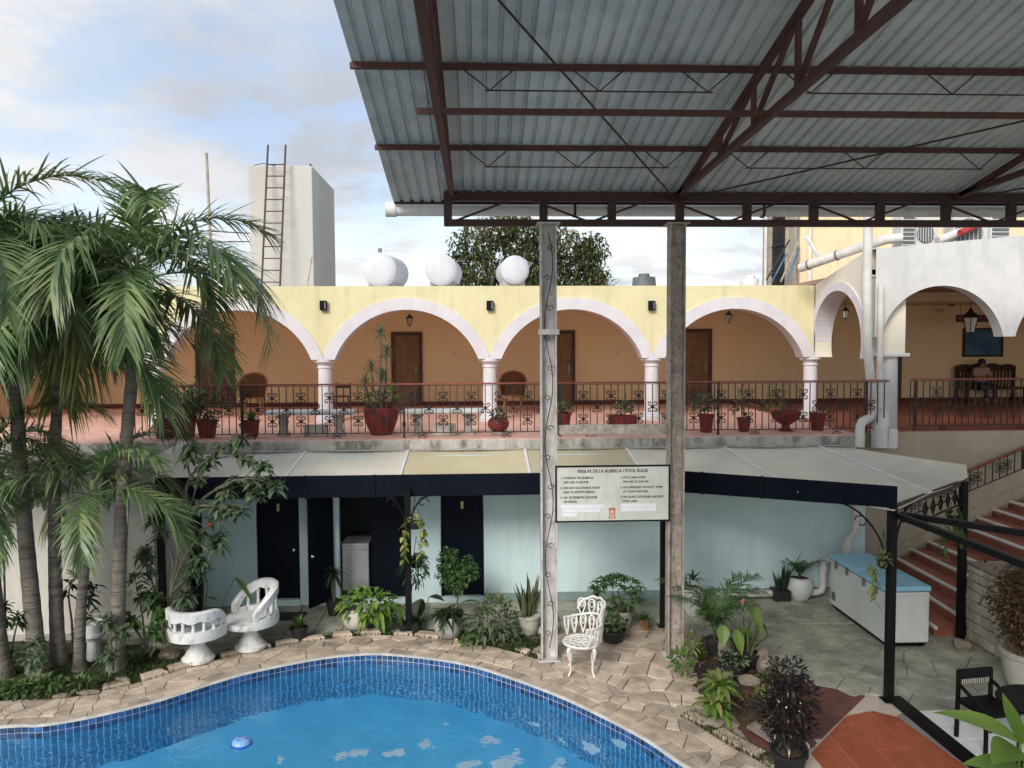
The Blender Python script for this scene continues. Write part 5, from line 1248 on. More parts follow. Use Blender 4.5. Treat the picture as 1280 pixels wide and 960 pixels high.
yy = 11.9
P_ = lambda px,py,y=yy: tuple(W(px,py,y=y))
limb_shrub('flowering_shrub', 'leafy shrub with a red flower arching from the bed over the white seats', (*G(205,812),0.02),
  [[P_(205,805),P_(214,740),P_(226,680),P_(245,610,11.7),P_(262,575,11.5)],[P_(205,805),P_(214,740),P_(235,690),P_(262,655,11.6),P_(285,640,11.4)],[P_(226,690),P_(240,640),P_(270,612,11.6),P_(310,598,11.4),P_(345,606,11.2)],
   [P_(205,805),P_(200,760),P_(188,720),P_(180,690)],[P_(206,800),P_(222,750),P_(240,720),P_(250,700,11.7)],[P_(226,680),P_(232,640),P_(236,600),P_(270,565,11.6),P_(300,550,11.5)],[P_(245,610,11.7),P_(255,580),P_(295,570,11.4),P_(330,585,11.2)],[P_(226,680),P_(228,650),P_(250,632,11.5),P_(300,640,11.3)],
   [P_(214,740),P_(216,700),P_(204,670),P_(196,650)],[P_(214,740),P_(230,725),P_(243,705,11.7)],[P_(208,775),P_(220,760),P_(232,745,11.6)],[P_(205,790),P_(196,765),P_(184,745,11.7)],[P_(226,680),P_(215,650),P_(208,620)],[P_(235,660),P_(262,690,11.6),P_(275,672,11.5)],[P_(245,610,11.7),P_(235,585),P_(240,560,11.6)],[P_(240,640),P_(275,625,11.5),P_(285,612,11.4)],[P_(270,612,11.6),P_(300,600,11.4),P_(320,620,11.3)]],
  0.030, LS, 30, 0.20, 0.075, flowers=[P_(261,658,11.3)])
limb_shrub('green_shrub', 'leafy green shrub between the tall palm and the dark post', (*G(186,822),0.02),
  [[P_(182,812,11.7),P_(178,770,11.7),P_(168,720,11.7)],[P_(184,812,11.7),P_(190,770,11.7),P_(194,745,11.7)],[P_(186,815,11.7),P_(196,790,11.6),P_(203,770,11.5)],[P_(184,815,11.7),P_(172,790,11.6),P_(163,775,11.5)],[P_(188,820,11.5),P_(195,805,11.3),P_(190,790,11.2)]], 0.02, LM, 15, 0.20, 0.07)
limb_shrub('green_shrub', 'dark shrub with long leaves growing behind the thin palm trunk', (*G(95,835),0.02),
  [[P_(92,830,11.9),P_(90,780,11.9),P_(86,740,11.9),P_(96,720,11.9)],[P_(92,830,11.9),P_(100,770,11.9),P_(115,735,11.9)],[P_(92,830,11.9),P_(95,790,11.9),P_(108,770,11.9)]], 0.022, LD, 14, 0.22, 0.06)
limb_shrub('green_shrub', 'bright leafed shrub in front of the tall palm foot', (*G(140,842),0.02),
  [[P_(141,838,11.1),P_(138,790,11.1),P_(130,775,11.1)],[P_(141,838,11.1),P_(146,800,11.0),P_(150,790,11)],[P_(141,838,11.1),P_(134,815,10.9)]], 0.016, LS, 14, 0.20, 0.06)
limb_shrub('green_shrub', 'low leafy shrub at the foot of the leaning palm', (*G(50,852),0.02),
  [[P_(50,850,10.9),P_(46,815,10.9),P_(44,800,10.9)],[P_(50,850,10.9),P_(54,822,10.8)],[P_(50,850,10.9),P_(38,822,10.9)]], 0.014, LS, 12, 0.18, 0.06)
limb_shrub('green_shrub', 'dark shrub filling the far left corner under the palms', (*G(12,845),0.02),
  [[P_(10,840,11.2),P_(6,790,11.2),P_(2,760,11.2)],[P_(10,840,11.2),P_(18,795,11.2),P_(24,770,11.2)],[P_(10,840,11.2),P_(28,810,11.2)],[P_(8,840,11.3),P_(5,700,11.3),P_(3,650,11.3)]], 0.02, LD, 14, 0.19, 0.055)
for k,(px,py,n_,l_) in enumerate(((25,868,60,0.13),(62,866,50,0.12),(100,865,34,0.10),(5,872,50,0.13),(165,838,40,0.11))):
    q = G(px,py); m = MB(); bush(m,(q[0],q[1],0.12),0.20,0.14,0.10,n_,l_,0.05,0.5,0.3)
    t = thing('low_plant', ['low leafy plant at the pool edge left of the palms','low leafy plant in front of the leaning palm','sparse low plant in front of the thin palm','low leafy plant touching the left photo edge','low dark plant beside the tall palm foot'][k], 'plant', (q[0],q[1],0.0), group='low plants in the palm bed'); m.build('foliage', LM if k != 4 else LD, t, kind='stuff'); MB().tube([(q[0],q[1],0),(q[0],q[1],0.12)],0.008,5).build('stem', M_bark, t)

# --- pots
def pot_round(r, h, lip=0.02): return [(0,0.004),(r*0.62,0.004),(r*0.86,h*0.22),(r*1.0,h*0.5),(r*0.96,h*0.75),(r*0.82,h*0.93),(r*0.86,h*0.97),(r*0.86,h),(r*0.74,h),(r*0.70,h*0.88),(0,h*0.88)]
def pot_taper(r, h): return [(0,0.004),(r*0.72,0.004),(r*0.95,h*0.86),(r*1.03,h*0.86),(r*1.03,h),(r*0.9,h),(r*0.88,h*0.9),(0,h*0.9)]
def pot_ball(r, h): return [(0,0.004),(r*0.45,0.004),(r*0.8,h*0.15),(r*0.98,h*0.40),(r*1.0,h*0.55),(r*0.88,h*0.82),(r*0.66,h*0.98),(r*0.60,h),(r*0.52,h*0.97),(0,h*0.93)]
def pot_bowl(r, h): return [(0,0.004),(r*0.45,0.004),(r*0.48,h*0.06),(r*0.28,h*0.16),(r*0.26,h*0.30),(r*0.55,h*0.42),(r*0.88,h*0.62),(r*0.98,h*0.82),(r*1.02,h*0.86),(r*1.02,h),(r*0.92,h),(r*0.88,h*0.88),(0,h*0.86)]
def pot_crock(r, h): return [(0,0.004),(r*0.70,0.004),(r*0.84,h*0.25),(r*0.96,h*0.6),(r*0.97,h*0.84),(r*1.06,h*0.87),(r*1.08,h*0.97),(r*1.0,h),(r*0.9,h*0.96),(0,h*0.92)]
def potted(label, x, y, z, prof, mat, r, h, soil=0.86, name='potted_plant', group=None, sq=None):
    t = thing(name, label, 'potted plant', (x,y,z), group=group)
    if prof: MB().lathe(prof(r,h), n=24).build('pot', mat, t, smooth=True, local=True); MB().lathe([(r*0.80*soil,0),(0.001,0.012)],(0,0,h*0.90+0.008), 16).build('soil', M_soil, t, local=True)
    return t
def fol(t, m, mat, name='foliage'): return m.build(name, mat, t, local=True, kind='stuff')
def leaves(t, specs, mat, droop=0.35, shape=0.75, stalk=True):
    """big leaves, each its own object on a stalk: (foot, tip base, direction, length, width)"""
    for b, d, l, w in specs:
        m = MB(); leaf(m, (0,0,0), d, l, w, droop, 8, 0.18, rnd(-.06,.06), shape); o = m.build('leaf', mat, t, local=True); o.location = b
    if stalk:
        m = MB()
        for b, d, l, w in specs: m.tube([(b[0]*0.15,b[1]*0.15,specs_z0),(b[0]*0.6,b[1]*0.6,specs_z0+(b[2]-specs_z0)*0.6),b],0.007,5)
        m.build('stalk', mat, t, local=True)
specs_z0 = 0.0
random.seed(99)
# lime bush in a cream pot by the coping
x, y = G(446,786); t = potted('lime green bushy plant in a squat cream pot by the coping', x, y, 0, pot_ball, M_potc, 0.24, 0.36)
m = MB(); bush(m,(0.22,0.0,0.40),0.46,0.34,0.28,230,0.17,0.085,0.25,0.55,4,0.55,0.03); fol(t,m,LG)
# elephant ear leaves
x, y = G(496,786); t = thing('elephant_ear', 'plant with big upright dark leaves left of the awning post foot', 'plant', (x,y,0))
leaves(t, [((-0.05,0,0.30),(-0.5,-0.3,-0.75),0.38,0.20),((0.09,-.05,0.36),(0.25,-0.4,-0.8),0.40,0.20),((-0.02,0.05,0.42),(-0.8,-0.2,0.1),0.34,0.18)], LM)
x, y = G(528,776); t = thing('elephant_ear', 'plant with two broad dark leaves right of the awning post foot', 'plant', (x,y,0))
leaves(t, [((0.0,-0.05,0.40),(-0.3,-0.5,-0.7),0.36,0.30),((0.12,0,0.42),(0.8,-0.3,0.15),0.3,0.2)], LD)
x, y = G(505,790); t = potted('small dark spiky plant at the left foot of the awning post', x, y, 0, pot_taper, M_potk, 0.10, 0.14); m = MB(); rosette(m,(0,0,0.14),26,0.26,0.035,10,75); fol(t,m,LD)
x, y = G(520,789); t = potted('small dark spiky plant at the right foot of the awning post', x, y, 0, pot_taper, M_potk, 0.11, 0.15); m = MB(); rosette(m,(0,0,0.15),26,0.26,0.035,10,75); fol(t,m,LD)
# hanging baskets on the post
def hanger(label, x, y, z, strands, mat, fern=0, sz=0.10):
    t = thing('hanging_basket', label, 'hanging plant', (x,y,z), group='hanging baskets')
    MB().lathe([(0,-sz*1.1),(sz*0.7,-sz*1.05),(sz,0),(sz*1.06,0),(sz*1.06,0.015),(sz*0.9,0.01),(0,0)], n=16).build('basket', M_potk, t, smooth=True, local=True)
    m = MB(); 
    for k in range(3): a = 2.1*k; m.tube([(sz*math.cos(a),sz*math.sin(a),0),(0,0,0.42)],0.004,4)
    m.build('hanging_wire', M_iron, t, local=True); m = MB(); v = MB()
    for (dx,dy,l) in strands:
        pts = [(0,0,0.02),(dx*0.7,dy*0.7,0.05),(dx,dy,-0.05)]+[(dx+rnd(-.02,.02),dy,-l*(k+1)/5) for k in range(5)]; v.tube(pts,0.004,4)
        for k in range(int(l/0.055)):
            zz = -0.02-k*0.055; leaf(m,(dx,dy,zz),(rnd(-1,1),rnd(-1,0.3),-0.3),0.10*rnd(.8,1.2),0.075,0.5,3,0.15)
    bush(m,(0,0,0.05),sz*1.2,sz*1.2,0.06,26,0.09,0.06)
    if fern:
        f_ = MB(); 
        for k in range(fern): a = rnd(0,6.28); leaf(f_,(0,0,0.02),(math.cos(a),math.sin(a),0.9),rnd(.3,.55),0.03,1.1,6,0.2)
        bush(f_,(0,0,-0.18),0.20,0.2,0.26,160,0.10,0.03,0,0.6); fol(t,f_,LD,'fern')
    v.build('vine', LG, t, local=True); fol(t,m,mat); return t
hp = W(519,652,y=12.55); hanger('basket of trailing lime vines hung on the awning post', hp.x, 12.5, hp.z, [(-0.20,0,0.66),(0.09,-0.02,0.55),(0.16,0.05,0.42),(-0.16,-0.06,0.5)], LY, 0)
hp = W(520,706,y=12.7); hanger('dark ferny basket hung low behind the awning post', hp.x, 12.78, hp.z+0.05, [(0.16,0,0.25)], LM, 22, 0.11)
hp = W(1101,704,y=9.75); hanger('small pot with a yellow vine hung on the awning corner post', hp.x, 9.70, hp.z+0.03, [(-0.15,-0.03,0.42),(-0.10,-0.02,0.55)], LY, 0, 0.075)
hp = W(1188,645,y=11.6); hanger('basket with thin green vines hung on the post by the stairs', hp.x, 11.5, hp.z, [(-0.14,0,0.65),(0.12,-0.03,0.5),(0.0,-0.08,0.35)], LM, 0, 0.10)
# ball pot with spreading purple-green leaves and a little ferny tree
x, y = G(561,797); t = potted('grey ball pot of spreading dark leaves beside the coping', x, y, 0, pot_ball, M_potg, 0.235, 0.36)
m = MB(); 
for k in range(120): a = rnd(0,6.28); e = R_(rnd(-35,50)); leaf(m,(rnd(-.12,.12),rnd(-.12,.12),0.40),(math.cos(a)*math.cos(e),math.sin(a)*math.cos(e),math.sin(e)),rnd(.2,.36),0.045,0.5,4,0.3)
fol(t,m,LD)
x, y = G(570,778); t = thing('potted_tree', 'little round crowned ferny tree before the right navy door', 'tree', (x,y,0))
MB().lathe(pot_taper(0.13,0.2),n=18).build('pot', M_potk, t, smooth=True, local=True)
MB().tube([(0,0,0.15),(0.03,0,0.4),(0.10,0,0.62)],[0.018,0.016,0.012],7).build('trunk', M_bark, t, local=True); m = MB()
for c in ((0,0,0.95),(-0.17,0,1.05),(0.20,0,1.02),(0.05,-.1,0.78),(0.25,0,0.86),(-0.2,0,0.84),(-0.12,0,1.18),(0.0,-.1,0.66)): bush(m,c,0.16,0.15,0.13,110,0.075,0.05,0.2,0.3,2,0.35)
fol(t,m,LF,'crown')
# grey green ground shrub
x, y = G(617,808); t = thing('variegated_shrub', 'wide grey green shrub growing at the pool edge between two pots', 'shrub', (x,y,0))
m = MB(); bush(m,(0,0.12,0.30),0.46,0.34,0.42,420,0.13,0.05,0.35,0.4,3,0.5,0.02); fol(t,m,LS); m = MB(); bush(m,(0.05,0.2,0.50),0.30,0.25,0.26,90,0.10,0.05,0.6,0.3,3,0.6); fol(t,m,LY,'pale_shoots')
m = MB(); [m.tube([(0,0.1,0),(rnd(-.3,.3),0.1+rnd(-.2,.2),0.5)],0.008,5) for k in range(7)]; m.build('stem', M_bark, t, local=True)
x, y = G(602,790); t = thing('broad_leaf_plant', 'plant with two long upright banana like leaves behind the grey shrub', 'plant', (x,y,0))
leaves(t, [((0.0,0,0.50),(-0.8,-0.2,0.35),0.40,0.12),((0.05,0,0.48),(0.15,0,0.9),0.42,0.14)], LM)
x, y = G(586,806); t = thing('low_plant', 'bright green tuft at the pool edge under the grey shrub', 'plant', (x,y,0)); m = MB(); bush(m,(0,0,0.06),0.16,0.1,0.10,130,0.07,0.03,0.5); fol(t,m,LG)
# snake plant in crock
x, y = G(660,796); t = potted('snake plant in a round cream crock left of the pale post', x, y, 0.06, pot_crock, M_potc, 0.20, 0.32); m = MB(); blades(m,(0,0,0.30),20,0.66,0.10,0.12,0.25); fol(t,m,LV)
tag(bevel(MB().cbox(x-0.2,y-0.2,0,x+0.3,y+0.2,0.055,0.01).build('plinth_stone', M_rock),0.01), 'flat dark stone under the cream snake plant crock', 'stone')
x, y = G(681,793); t = thing('window_box', 'small white rectangular planter beside the pale post foot', 'planter', (x,y,0)); 
MB().cbox(-0.16,-0.10,0.0,0.16,0.10,0.05,0.004).build('base', M_potc, t, local=True)
for a in ((-0.17,-0.11,-0.15,0.11),(0.15,-0.11,0.17,0.11),(-0.15,-0.11,0.15,-0.09),(-0.15,0.09,0.15,0.11)): MB().cbox(a[0],a[1],0.0,a[2],a[3],0.17,0.004).build('side', M_whitec, t, local=True)
m = MB(); bush(m,(0,0,0.20),0.14,0.09,0.08,60,0.07,0.04,0.5); fol(t,m,LM)
# schefflera, black pot, spider plant, thin leaf plant
x, y = G(777,784); t = potted('large leafy umbrella plant in a pale cement pot behind the iron chair', x, y, 0, pot_crock, M_potg, 0.19, 0.30); m = MB()
for k in range(52):
    v = rdir(0.2); c = Vector((v.x*0.42-0.08,v.y*0.36,0.60+v.z*0.28)); rosette(m,c,8,0.16,0.055,-15,30,0.4,3)
fol(t,m,LM); m = MB(); [m.tube([(0,0,0.25),(rnd(-.3,.2),rnd(-.2,.2),0.6)],0.008,5) for k in range(8)]; m.build('stem', M_bark, t, local=True)
x, y = G(766,801); t = potted('green leafy plant in a wide black pot beside the iron chair', x, y, 0, pot_taper, M_potk, 0.21, 0.20); m = MB(); bush(m,(0,0,0.28),0.22,0.2,0.13,120,0.11,0.06,0.5); fol(t,m,LG if False else LM)
x, y = G(806,786); t = potted('spider plant with arching leaves in a small terracotta pot', x, y, 0, pot_taper, M_pott, 0.095, 0.16); m = MB(); rosette(m,(0,0,0.16),34,0.38,0.028,15,80,0.75,6); fol(t,m,LM)
x, y = G(737,790); t = thing('peace_lily', 'thin plant with a few pointed dark leaves behind the iron chair', 'plant', (x,y,0)); leaves(t, [((-0.10,0,0.42),(-0.5,-0.2,-0.8),0.26,0.11),((0.0,0,0.62),(0.0,-0.3,-0.9),0.24,0.10),((0.10,0,0.46),(0.8,-0.2,-0.35),0.24,0.09),((0.02,0,0.5),(0.5,0,0.5),0.2,0.07)], LD)
# areca palm and friends right of the rusty post
x, y = G(893,822); t = potted('feathery areca palm in a black pot right of the rusty post', x, y, 0.04, pot_taper, M_potk, 0.14, 0.24)
AF = frond_mesh('frond',1.25,84,85,36,0.32,0.018,0.15,0.35,LF,55,0.25,0.006)
for k in range(14): place(AF,'frond',t,(0,0,0.22),(0,0,k*2.4+0.4),(rnd(.75,1.1),)*3)
x, y = W(874,745,z=0.45).x, 13.2; t = potted('large white oval pot behind the areca palm', x, y, 0, pot_round, M_potw, 0.21, 0.52, name='oval_pot'); m = MB(); rosette(m,(0,0,0.6),14,0.3,0.05,20,70); fol(t,m,LM)
x, y = G(925,838); t = thing('anthurium', 'plant with huge glossy leaves and a pink bud above the black pots', 'plant', (x,y,0.05))
specs_z0 = 0.1
leaves(t, [((0.10,-0.05,0.95),(0.35,-0.45,-0.75),0.40,0.26),((-0.28,-0.10,0.66),(-0.2,-0.5,-0.7),0.24,0.18),((-0.12,-0.12,0.60),(0.2,-0.5,-0.8),0.28,0.19),((0.02,0,0.55),(0.5,-0.3,-0.2),0.3,0.2),((0.26,0.08,0.72),(0.6,0,-0.7),0.3,0.2)], LG)
m = MB(); m.tube([(0,-0.05,0.9),(0.02,-0.08,1.03)],[0.006,0.014],7); rosette(m,(0.0,-0.07,0.96),4,0.08,0.035,50,80,0.0,3); m.build('bud', M_pinkfl, t, local=True); specs_z0 = 0.0
x, y = G(935,838); t = potted('variegated snake plant in a black pot below the huge leaves', x, y, 0.0, pot_taper, M_potk, 0.17, 0.26); m = MB(); blades(m,(0,0,0.24),13,0.62,0.06,0.09,0.35); 
for d,l in (((0.75,-0.1,0.8),0.62),((-0.45,-.2,0.9),0.72),((0.4,0,0.9),0.6)): leaf(m,(0,0,0.24),d,l,0.06,0.1,6,0.4,0,0.5)
fol(t,m,LV)
x, y = G(915,848); t = potted('big black tub of small purple and green leaves', x, y, 0.0, pot_taper, M_potk, 0.21, 0.24); m = MB(); bush(m,(0,0,0.28),0.22,0.18,0.09,90,0.08,0.05,0.4); fol(t,m,LS); m = MB(); bush(m,(0.02,0.02,0.30),0.18,0.16,0.08,60,0.08,0.045,0.4); fol(t,m,LU,'purple_foliage')
def rock(label, px, py, sx, sy, sz, seed, tall=0, name='rock'):
    random.seed(seed); bm = bmesh.new(); bmesh.ops.create_icosphere(bm, subdivisions=3, radius=1); off = [rdir(0) for _ in range(9)]; am = [rnd(.7,.98) for _ in range(9)]
    for v in bm.verts:
        c = v.co.copy()
        for d, a in zip(off, am):
            e = c.dot(d)
            if e > a*0.85: c -= d*(e-a*0.85)
        if tall: c.x *= 1-0.35*max(0,c.z); c.y *= 1-0.35*max(0,c.z)
        c += rdir(0)*0.015; v.co = (c.x*sx, c.y*sy, (c.z+0.75)*sz)
    me = bpy.data.meshes.new(name); bm.to_mesh(me); bm.free(); me.materials.append(M_rock); x, y = G(px,py); o = bpy.data.objects.new(name, me); col.objects.link(o); o.location = (x,y,0); o.rotation_euler = (0,0,rnd(0,6)); return tag(o, label, 'rock', 'rocks in the planting beds')
rock('pointed tan rock right of the black pots', 955, 842, 0.20, 0.14, 0.22, 3, 1)
rock('low lumpy rock in front of the black tub', 935, 858, 0.18, 0.14, 0.09, 4)
rock('flat rock at the edge of the soil bed above the maroon tiles', 982, 848, 0.20, 0.10, 0.05, 5)
rock('upright tan rock between the black pots', 906, 828, 0.11, 0.09, 0.30, 6, 1)
rock('dark rock beside the left white seat pedestal', 214, 822, 0.26, 0.16, 0.10, 7)
rock('reddish rock at the foot of the post by the stairs', 1201, 812, 0.17, 0.14, 0.11, 8)
rock('pale edge stone between the palms and the pool', 110, 868, 0.16, 0.09, 0.03, 9); rock('pale edge stone below the tall palm', 152, 851, 0.17, 0.08, 0.035, 10)
rock('pale edge stone left of the seats', 78, 872, 0.13, 0.07, 0.03, 11); rock('flat pale stone set in the soil bed near the dark bush', 958, 918, 0.26, 0.24, 0.05, 12)
rock('low rock below the yellow green plant', 893, 905, 0.15, 0.12, 0.05, 13)
random.seed(5)
x, y = G(897,905); t = thing('dumb_cane', 'broad leafed yellow and green plant at the pool side bed', 'plant', (x,y,0.03)); m = MB()
for zc,nn in ((0.12,14),(0.25,14),(0.38,14),(0.48,10)): rosette(m,(rnd(-.09,.09),rnd(-.09,.09),zc),nn+6,0.27,0.085,-10,65,0.5,5,0.2,0.8)
fol(t,m,LG); m = MB(); rosette(m,(0,0,0.48),13,0.34,0.09,0,75,0.4,5,0.2,0.8); rosette(m,(-0.05,-0.08,0.3),9,0.32,0.09,-5,45,0.4,5,0.2,0.8); fol(t,m,LY,'young_leaves'); MB().tube([(0,0,0),(0,0,0.5)],0.02,6).build('stem', LM, t, local=True)
x, y = G(852,846); t = thing('croton', 'small spotted yellow green shrub in front of the rusty post', 'plant', (x,y,0.0)); m = MB(); bush(m,(0,0,0.24),0.14,0.13,0.20,120,0.10,0.045,0.5); fol(t,m,LG); m = MB(); bush(m,(0.16,0.05,0.48),0.09,0.09,0.14,46,0.11,0.03,0.5); fol(t,m,LY,'pale_top'); MB().tube([(0,0,0),(0.05,0,0.2),(0.17,0.05,0.45)],0.01,5).build('stem', M_bark, t, local=True)
x, y = G(890,868); t = thing('dracaena_sprout', 'small rosette plant on a thin stem among the bed flowers', 'plant', (x,y,0.0)); MB().tube([(-0.25,0.1,0),(-0.1,0,0.12),(0,0,0.22)],0.008,5).build('stem', M_bark, t, local=True); m = MB(); rosette(m,(0,0,0.24),30,0.16,0.035,-10,75); fol(t,m,LG)
x, y = G(883,852); t = thing('purple_heart', 'small purple leafed plant left of the black tub', 'plant', (x,y,0.0)); m = MB(); bush(m,(0,0,0.10),0.20,0.12,0.08,46,0.12,0.03,0.4); fol(t,m,LU)
x, y = G(965,856); t = thing('low_plant', 'low dark green ferny clump on the soil bed', 'plant', (x,y,0.04)); m = MB(); bush(m,(0,0,0.05),0.18,0.14,0.07,160,0.06,0.03,0.6); fol(t,m,LM)
x, y = G(986,966); t = potted('tall dark leaved croton bush in a black pot by the red path', x, y, 0.0, pot_taper, M_potk, 0.20, 0.26); m = MB()
for c,r,nn in (((0,0,0.55),0.27,420),((0.05,0,0.85),0.28,420),((-0.02,0.05,1.08),0.22,260),((-0.12,0,0.72),0.26,220)): bush(m,c,r,r,r*0.9,nn,0.085,0.034,0.3,0.3,3,0.45)
fol(t,m,LC); m = MB(); bush(m,(-0.08,0,0.85),0.30,0.28,0.38,90,0.06,0.03,0.3); fol(t,m,LB,'dry_tips'); m = MB(); [m.tube([(0,0,0.2),(rnd(-.15,.15),rnd(-.15,.15),0.9)],0.008,5) for k in range(8)]; m.build('stem', M_barkd, t, local=True)
m = MB(); [leaf(m,(rnd(-.25,.1),-0.25,rnd(.7,1.1)),rdir(0.2),0.03,0.022,0.1,2) for k in range(5)]; m.build('petal', M_whitefl, t, local=True)
for k,(px,py,n_,l_,h_,mt,lab) in enumerate(((905,862,70,0.12,0.16,LS,'low grey green leaves between the rocks and the black tub'),(935,884,60,0.10,0.12,LB,'dry brown sprigs on the soil beside the yellow green plant'),(955,880,60,0.09,0.14,LY,'pale yellow sprigs at the left foot of the dark bush'),(868,822,50,0.10,0.16,LM,'small green clump at the foot of the rusty post'))):
    x, y = G(px,py); t = thing('low_plant', lab, 'plant', (x,y,0.03), group='low plants in the right bed'); m = MB(); bush(m,(0,0,h_*0.6),0.16,0.13,h_*0.6,n_,l_,0.035,0.6,0.3); fol(t,m,mt); MB().tube([(0,0,-0.03),(0,0,h_)],0.006,5).build('stem', M_bark, t, local=True)
# corner pots by the freezer
x, y = G(999,748); t = potted('small palm in a round white pot in the teal corner', x, y, 0.0, pot_round, M_potw, 0.25, 0.42)
SF = frond_mesh('frond',0.62,75,75,22,0.16,0.016,0.2,0.3,LF,66,0.2,0.006)
for k in range(8): place(SF,'frond',t,(0,0,0.38),(0,0,k*2.4),(rnd(.7,1.05),)*3)
x, y = G(975,749); t = potted('snake plant in a square black pot left of the white pot', x, y, 0.0, None, M_potk, 0.15, 0.2); MB().cbox(-0.15,-0.15,0.002,0.15,0.15,0.20,0.01).build('pot', M_potk, t, local=True); m = MB(); blades(m,(0,0,0.19),11,0.5,0.07,0.10,0.2); leaf(m,(0.05,0,0.19),(0.5,0,0.9),0.75,0.07,-0.1,6,0.3,0,0.6); fol(t,m,LD)
x, y = G(374,799); t = potted('small bright agave in a black pot on the paving', x, y, 0.0, pot_taper, M_potk, 0.14, 0.20); m = MB(); rosette(m,(0,0,0.2),26,0.26,0.065,20,80,0.15,4,0.4,0.6); fol(t,m,LM)
x, y = G(418,768); t = potted('dark leafy plant in a black pot beside the open navy door', x, y, 0.0, pot_taper, M_potk, 0.15, 0.25); m = MB(); rosette(m,(0,0,0.75),24,0.30,0.07,-60,70,0.5,4); fol(t,m,LD); MB().tube([(0,0,0.2),(0,0,0.76)],0.015,6).build('stem', M_bark, t, local=True)
x, y = G(255,800); t = thing('elephant_ear', 'tall plant with large leaves behind the white seats', 'plant', (x,y,0.0))
leaves(t, [((0.08,0,0.98),(-0.8,-0.2,-0.25),0.24,0.15),((0.02,0,1.05),(0.6,0,0.7),0.30,0.16),((0.0,0,0.72),(-0.9,0,0.3),0.28,0.09),((0.05,0,0.70),(0.9,-0.1,0.05),0.22,0.10),((0.55,-0.1,1.05),(0.75,-0.2,-0.65),0.42,0.13)], LM)
x, y = G(118,826); t = thing('white_bucket', 'white pedestal planter half hidden behind the palm trunks', 'planter', (x,y,0.0)); MB().lathe([(0,0.002),(0.10,0.002),(0.11,0.05),(0.09,0.30),(0.13,0.36),(0.17,0.40),(0.17,0.44),(0,0.44)], n=18).build('stand', M_whitec, t, smooth=True, local=True)
MB().lathe([(0.15,0.442),(0.18,0.60),(0.165,0.60),(0.14,0.46)], n=18).build('bowl', M_whitec, t, smooth=True, local=True)
# big dry shrub in the stone urn, right edge
x, y = G(1277,862); x += 0.12; t = potted('large round dry brown shrub in a big stone urn at the right edge', x, y, 0.0, pot_crock, M_potc, 0.36, 0.55); m = MB()
for c,r,nn in (((0,0,0.85),0.40,1500),((-0.10,0,1.2),0.44,1700),((-0.05,0,1.5),0.36,1300)): bush(m,c,r,r,r*0.9,nn,0.075,0.04,0.2,0.3,2,0.45)
fol(t,m,LB); m = MB(); bush(m,(-0.30,-0.1,1.35),0.3,0.3,0.55,36,0.11,0.04,0.2); fol(t,m,LD,'dark_vine'); m = MB(); [m.tube([(0,0,0.5),(rnd(-.2,.2),rnd(-.2,.2),1.2)],0.012,5) for k in range(8)]; m.build('stem', M_barkd, t, local=True)
m = MB(); bush(m,(8.0-7.9,0,0),0.05,0.45,0.40,46,0.12,0.035,0.1); t = thing('creeping_vine','thin dark vine creeping over the pale stone blocks','vine',(7.78,11.35,0.95)); fol(t,m,LD); MB().tube([(0.02,-0.4,0.26),(0.0,-0.1,0.1),(0.02,0.2,-0.3)],0.006,5).build('stem', M_barkd, t, local=True)
# near plant at the lower right corner
np_ = W(1270,985,y=5.2); t = thing('banana_plant', 'glossy broad leaved plant poking in at the lower right corner', 'plant', (np_.x,5.2,0.0)); MB().tube([(0,0,0),(0,0,np_.z-0.35),(0.0,0,np_.z-0.05)],[0.03,0.022,0.014],8).build('stem', LM, t, local=True)
def near(px0,py0,px1,py1,w,yy0,yy1,dr,mt=LG):
    a, b = W(px0,py0,y=yy0), W(px1,py1,y=yy1); d = b-a; m = MB(); leaf(m,(0,0,0),d+Vector((0,0,dr*d.length)),d.length*(1+dr*0.4),w,dr,12,0.22,0.15,0.75); o = m.build('leaf', mt, t, local=True, smooth=True); o.location = a-t.location
    MB().tube([(0,0,np_.z-0.3),tuple((a-t.location)*0.5+Vector((0,0,(np_.z-0.3)*0.5))),tuple(a-t.location)],0.008,5).build('stalk', mt, t, local=True)
near(1275,928,1168,889,0.20,5.2,5.5,0.3); near(1276,930,1252,862,0.12,5.2,5.0,0.1); near(1282,940,1290,880,0.10,5.2,5.2,0.1,LY); near(1290,950,1238,948,0.30,5.1,4.8,0.4); near(1285,968,1205,955,0.22,5.2,5.3,0.25)

# ================================================================== TERRACE POTS
ZT = 3.006
def tp(px, py): p = W(px,py,z=ZT); return p.x, p.y
x, y = tp(479,541); y = 15.25; s = y/F; t = potted('big dark red planter with a tall spiky yucca on the terrace', x, y, ZT, pot_taper, M_redpot, 0.35, 0.55)
t.children[0].data = MB().lathe([(0,0.004),(0.20,0.004),(0.26,0.12),(0.33,0.32),(0.345,0.44),(0.345,0.55),(0.31,0.55),(0.30,0.49),(0,0.49)], n=26).mesh('pot', M_redpot, True)
m = MB(); stems = [(0.0,0,1.55),(0.12,0,1.15),(-0.18,0,0.85),(-0.30,0,0.55),(0.05,-.1,0.7)]
for a,b,h in stems: m.tube([(a*0.3,b,0.45),(a*0.8,b,0.45+h*0.5),(a,b,0.45+h)],0.022,7)
m.build('stem', M_bark, t, local=True); m = MB()
for a,b,h in stems: rosette(m,(a,b,0.45+h),34,0.30,0.035,-35,85,0.2,3)
fol(t,m,LS); m = MB(); bush(m,(-0.15,0,0.68),0.22,0.2,0.18,80,0.13,0.06,0.5); bush(m,(0.25,0,0.75),0.12,0.15,0.2,30,0.2,0.06,0.5); fol(t,m,LG,'undergrowth')
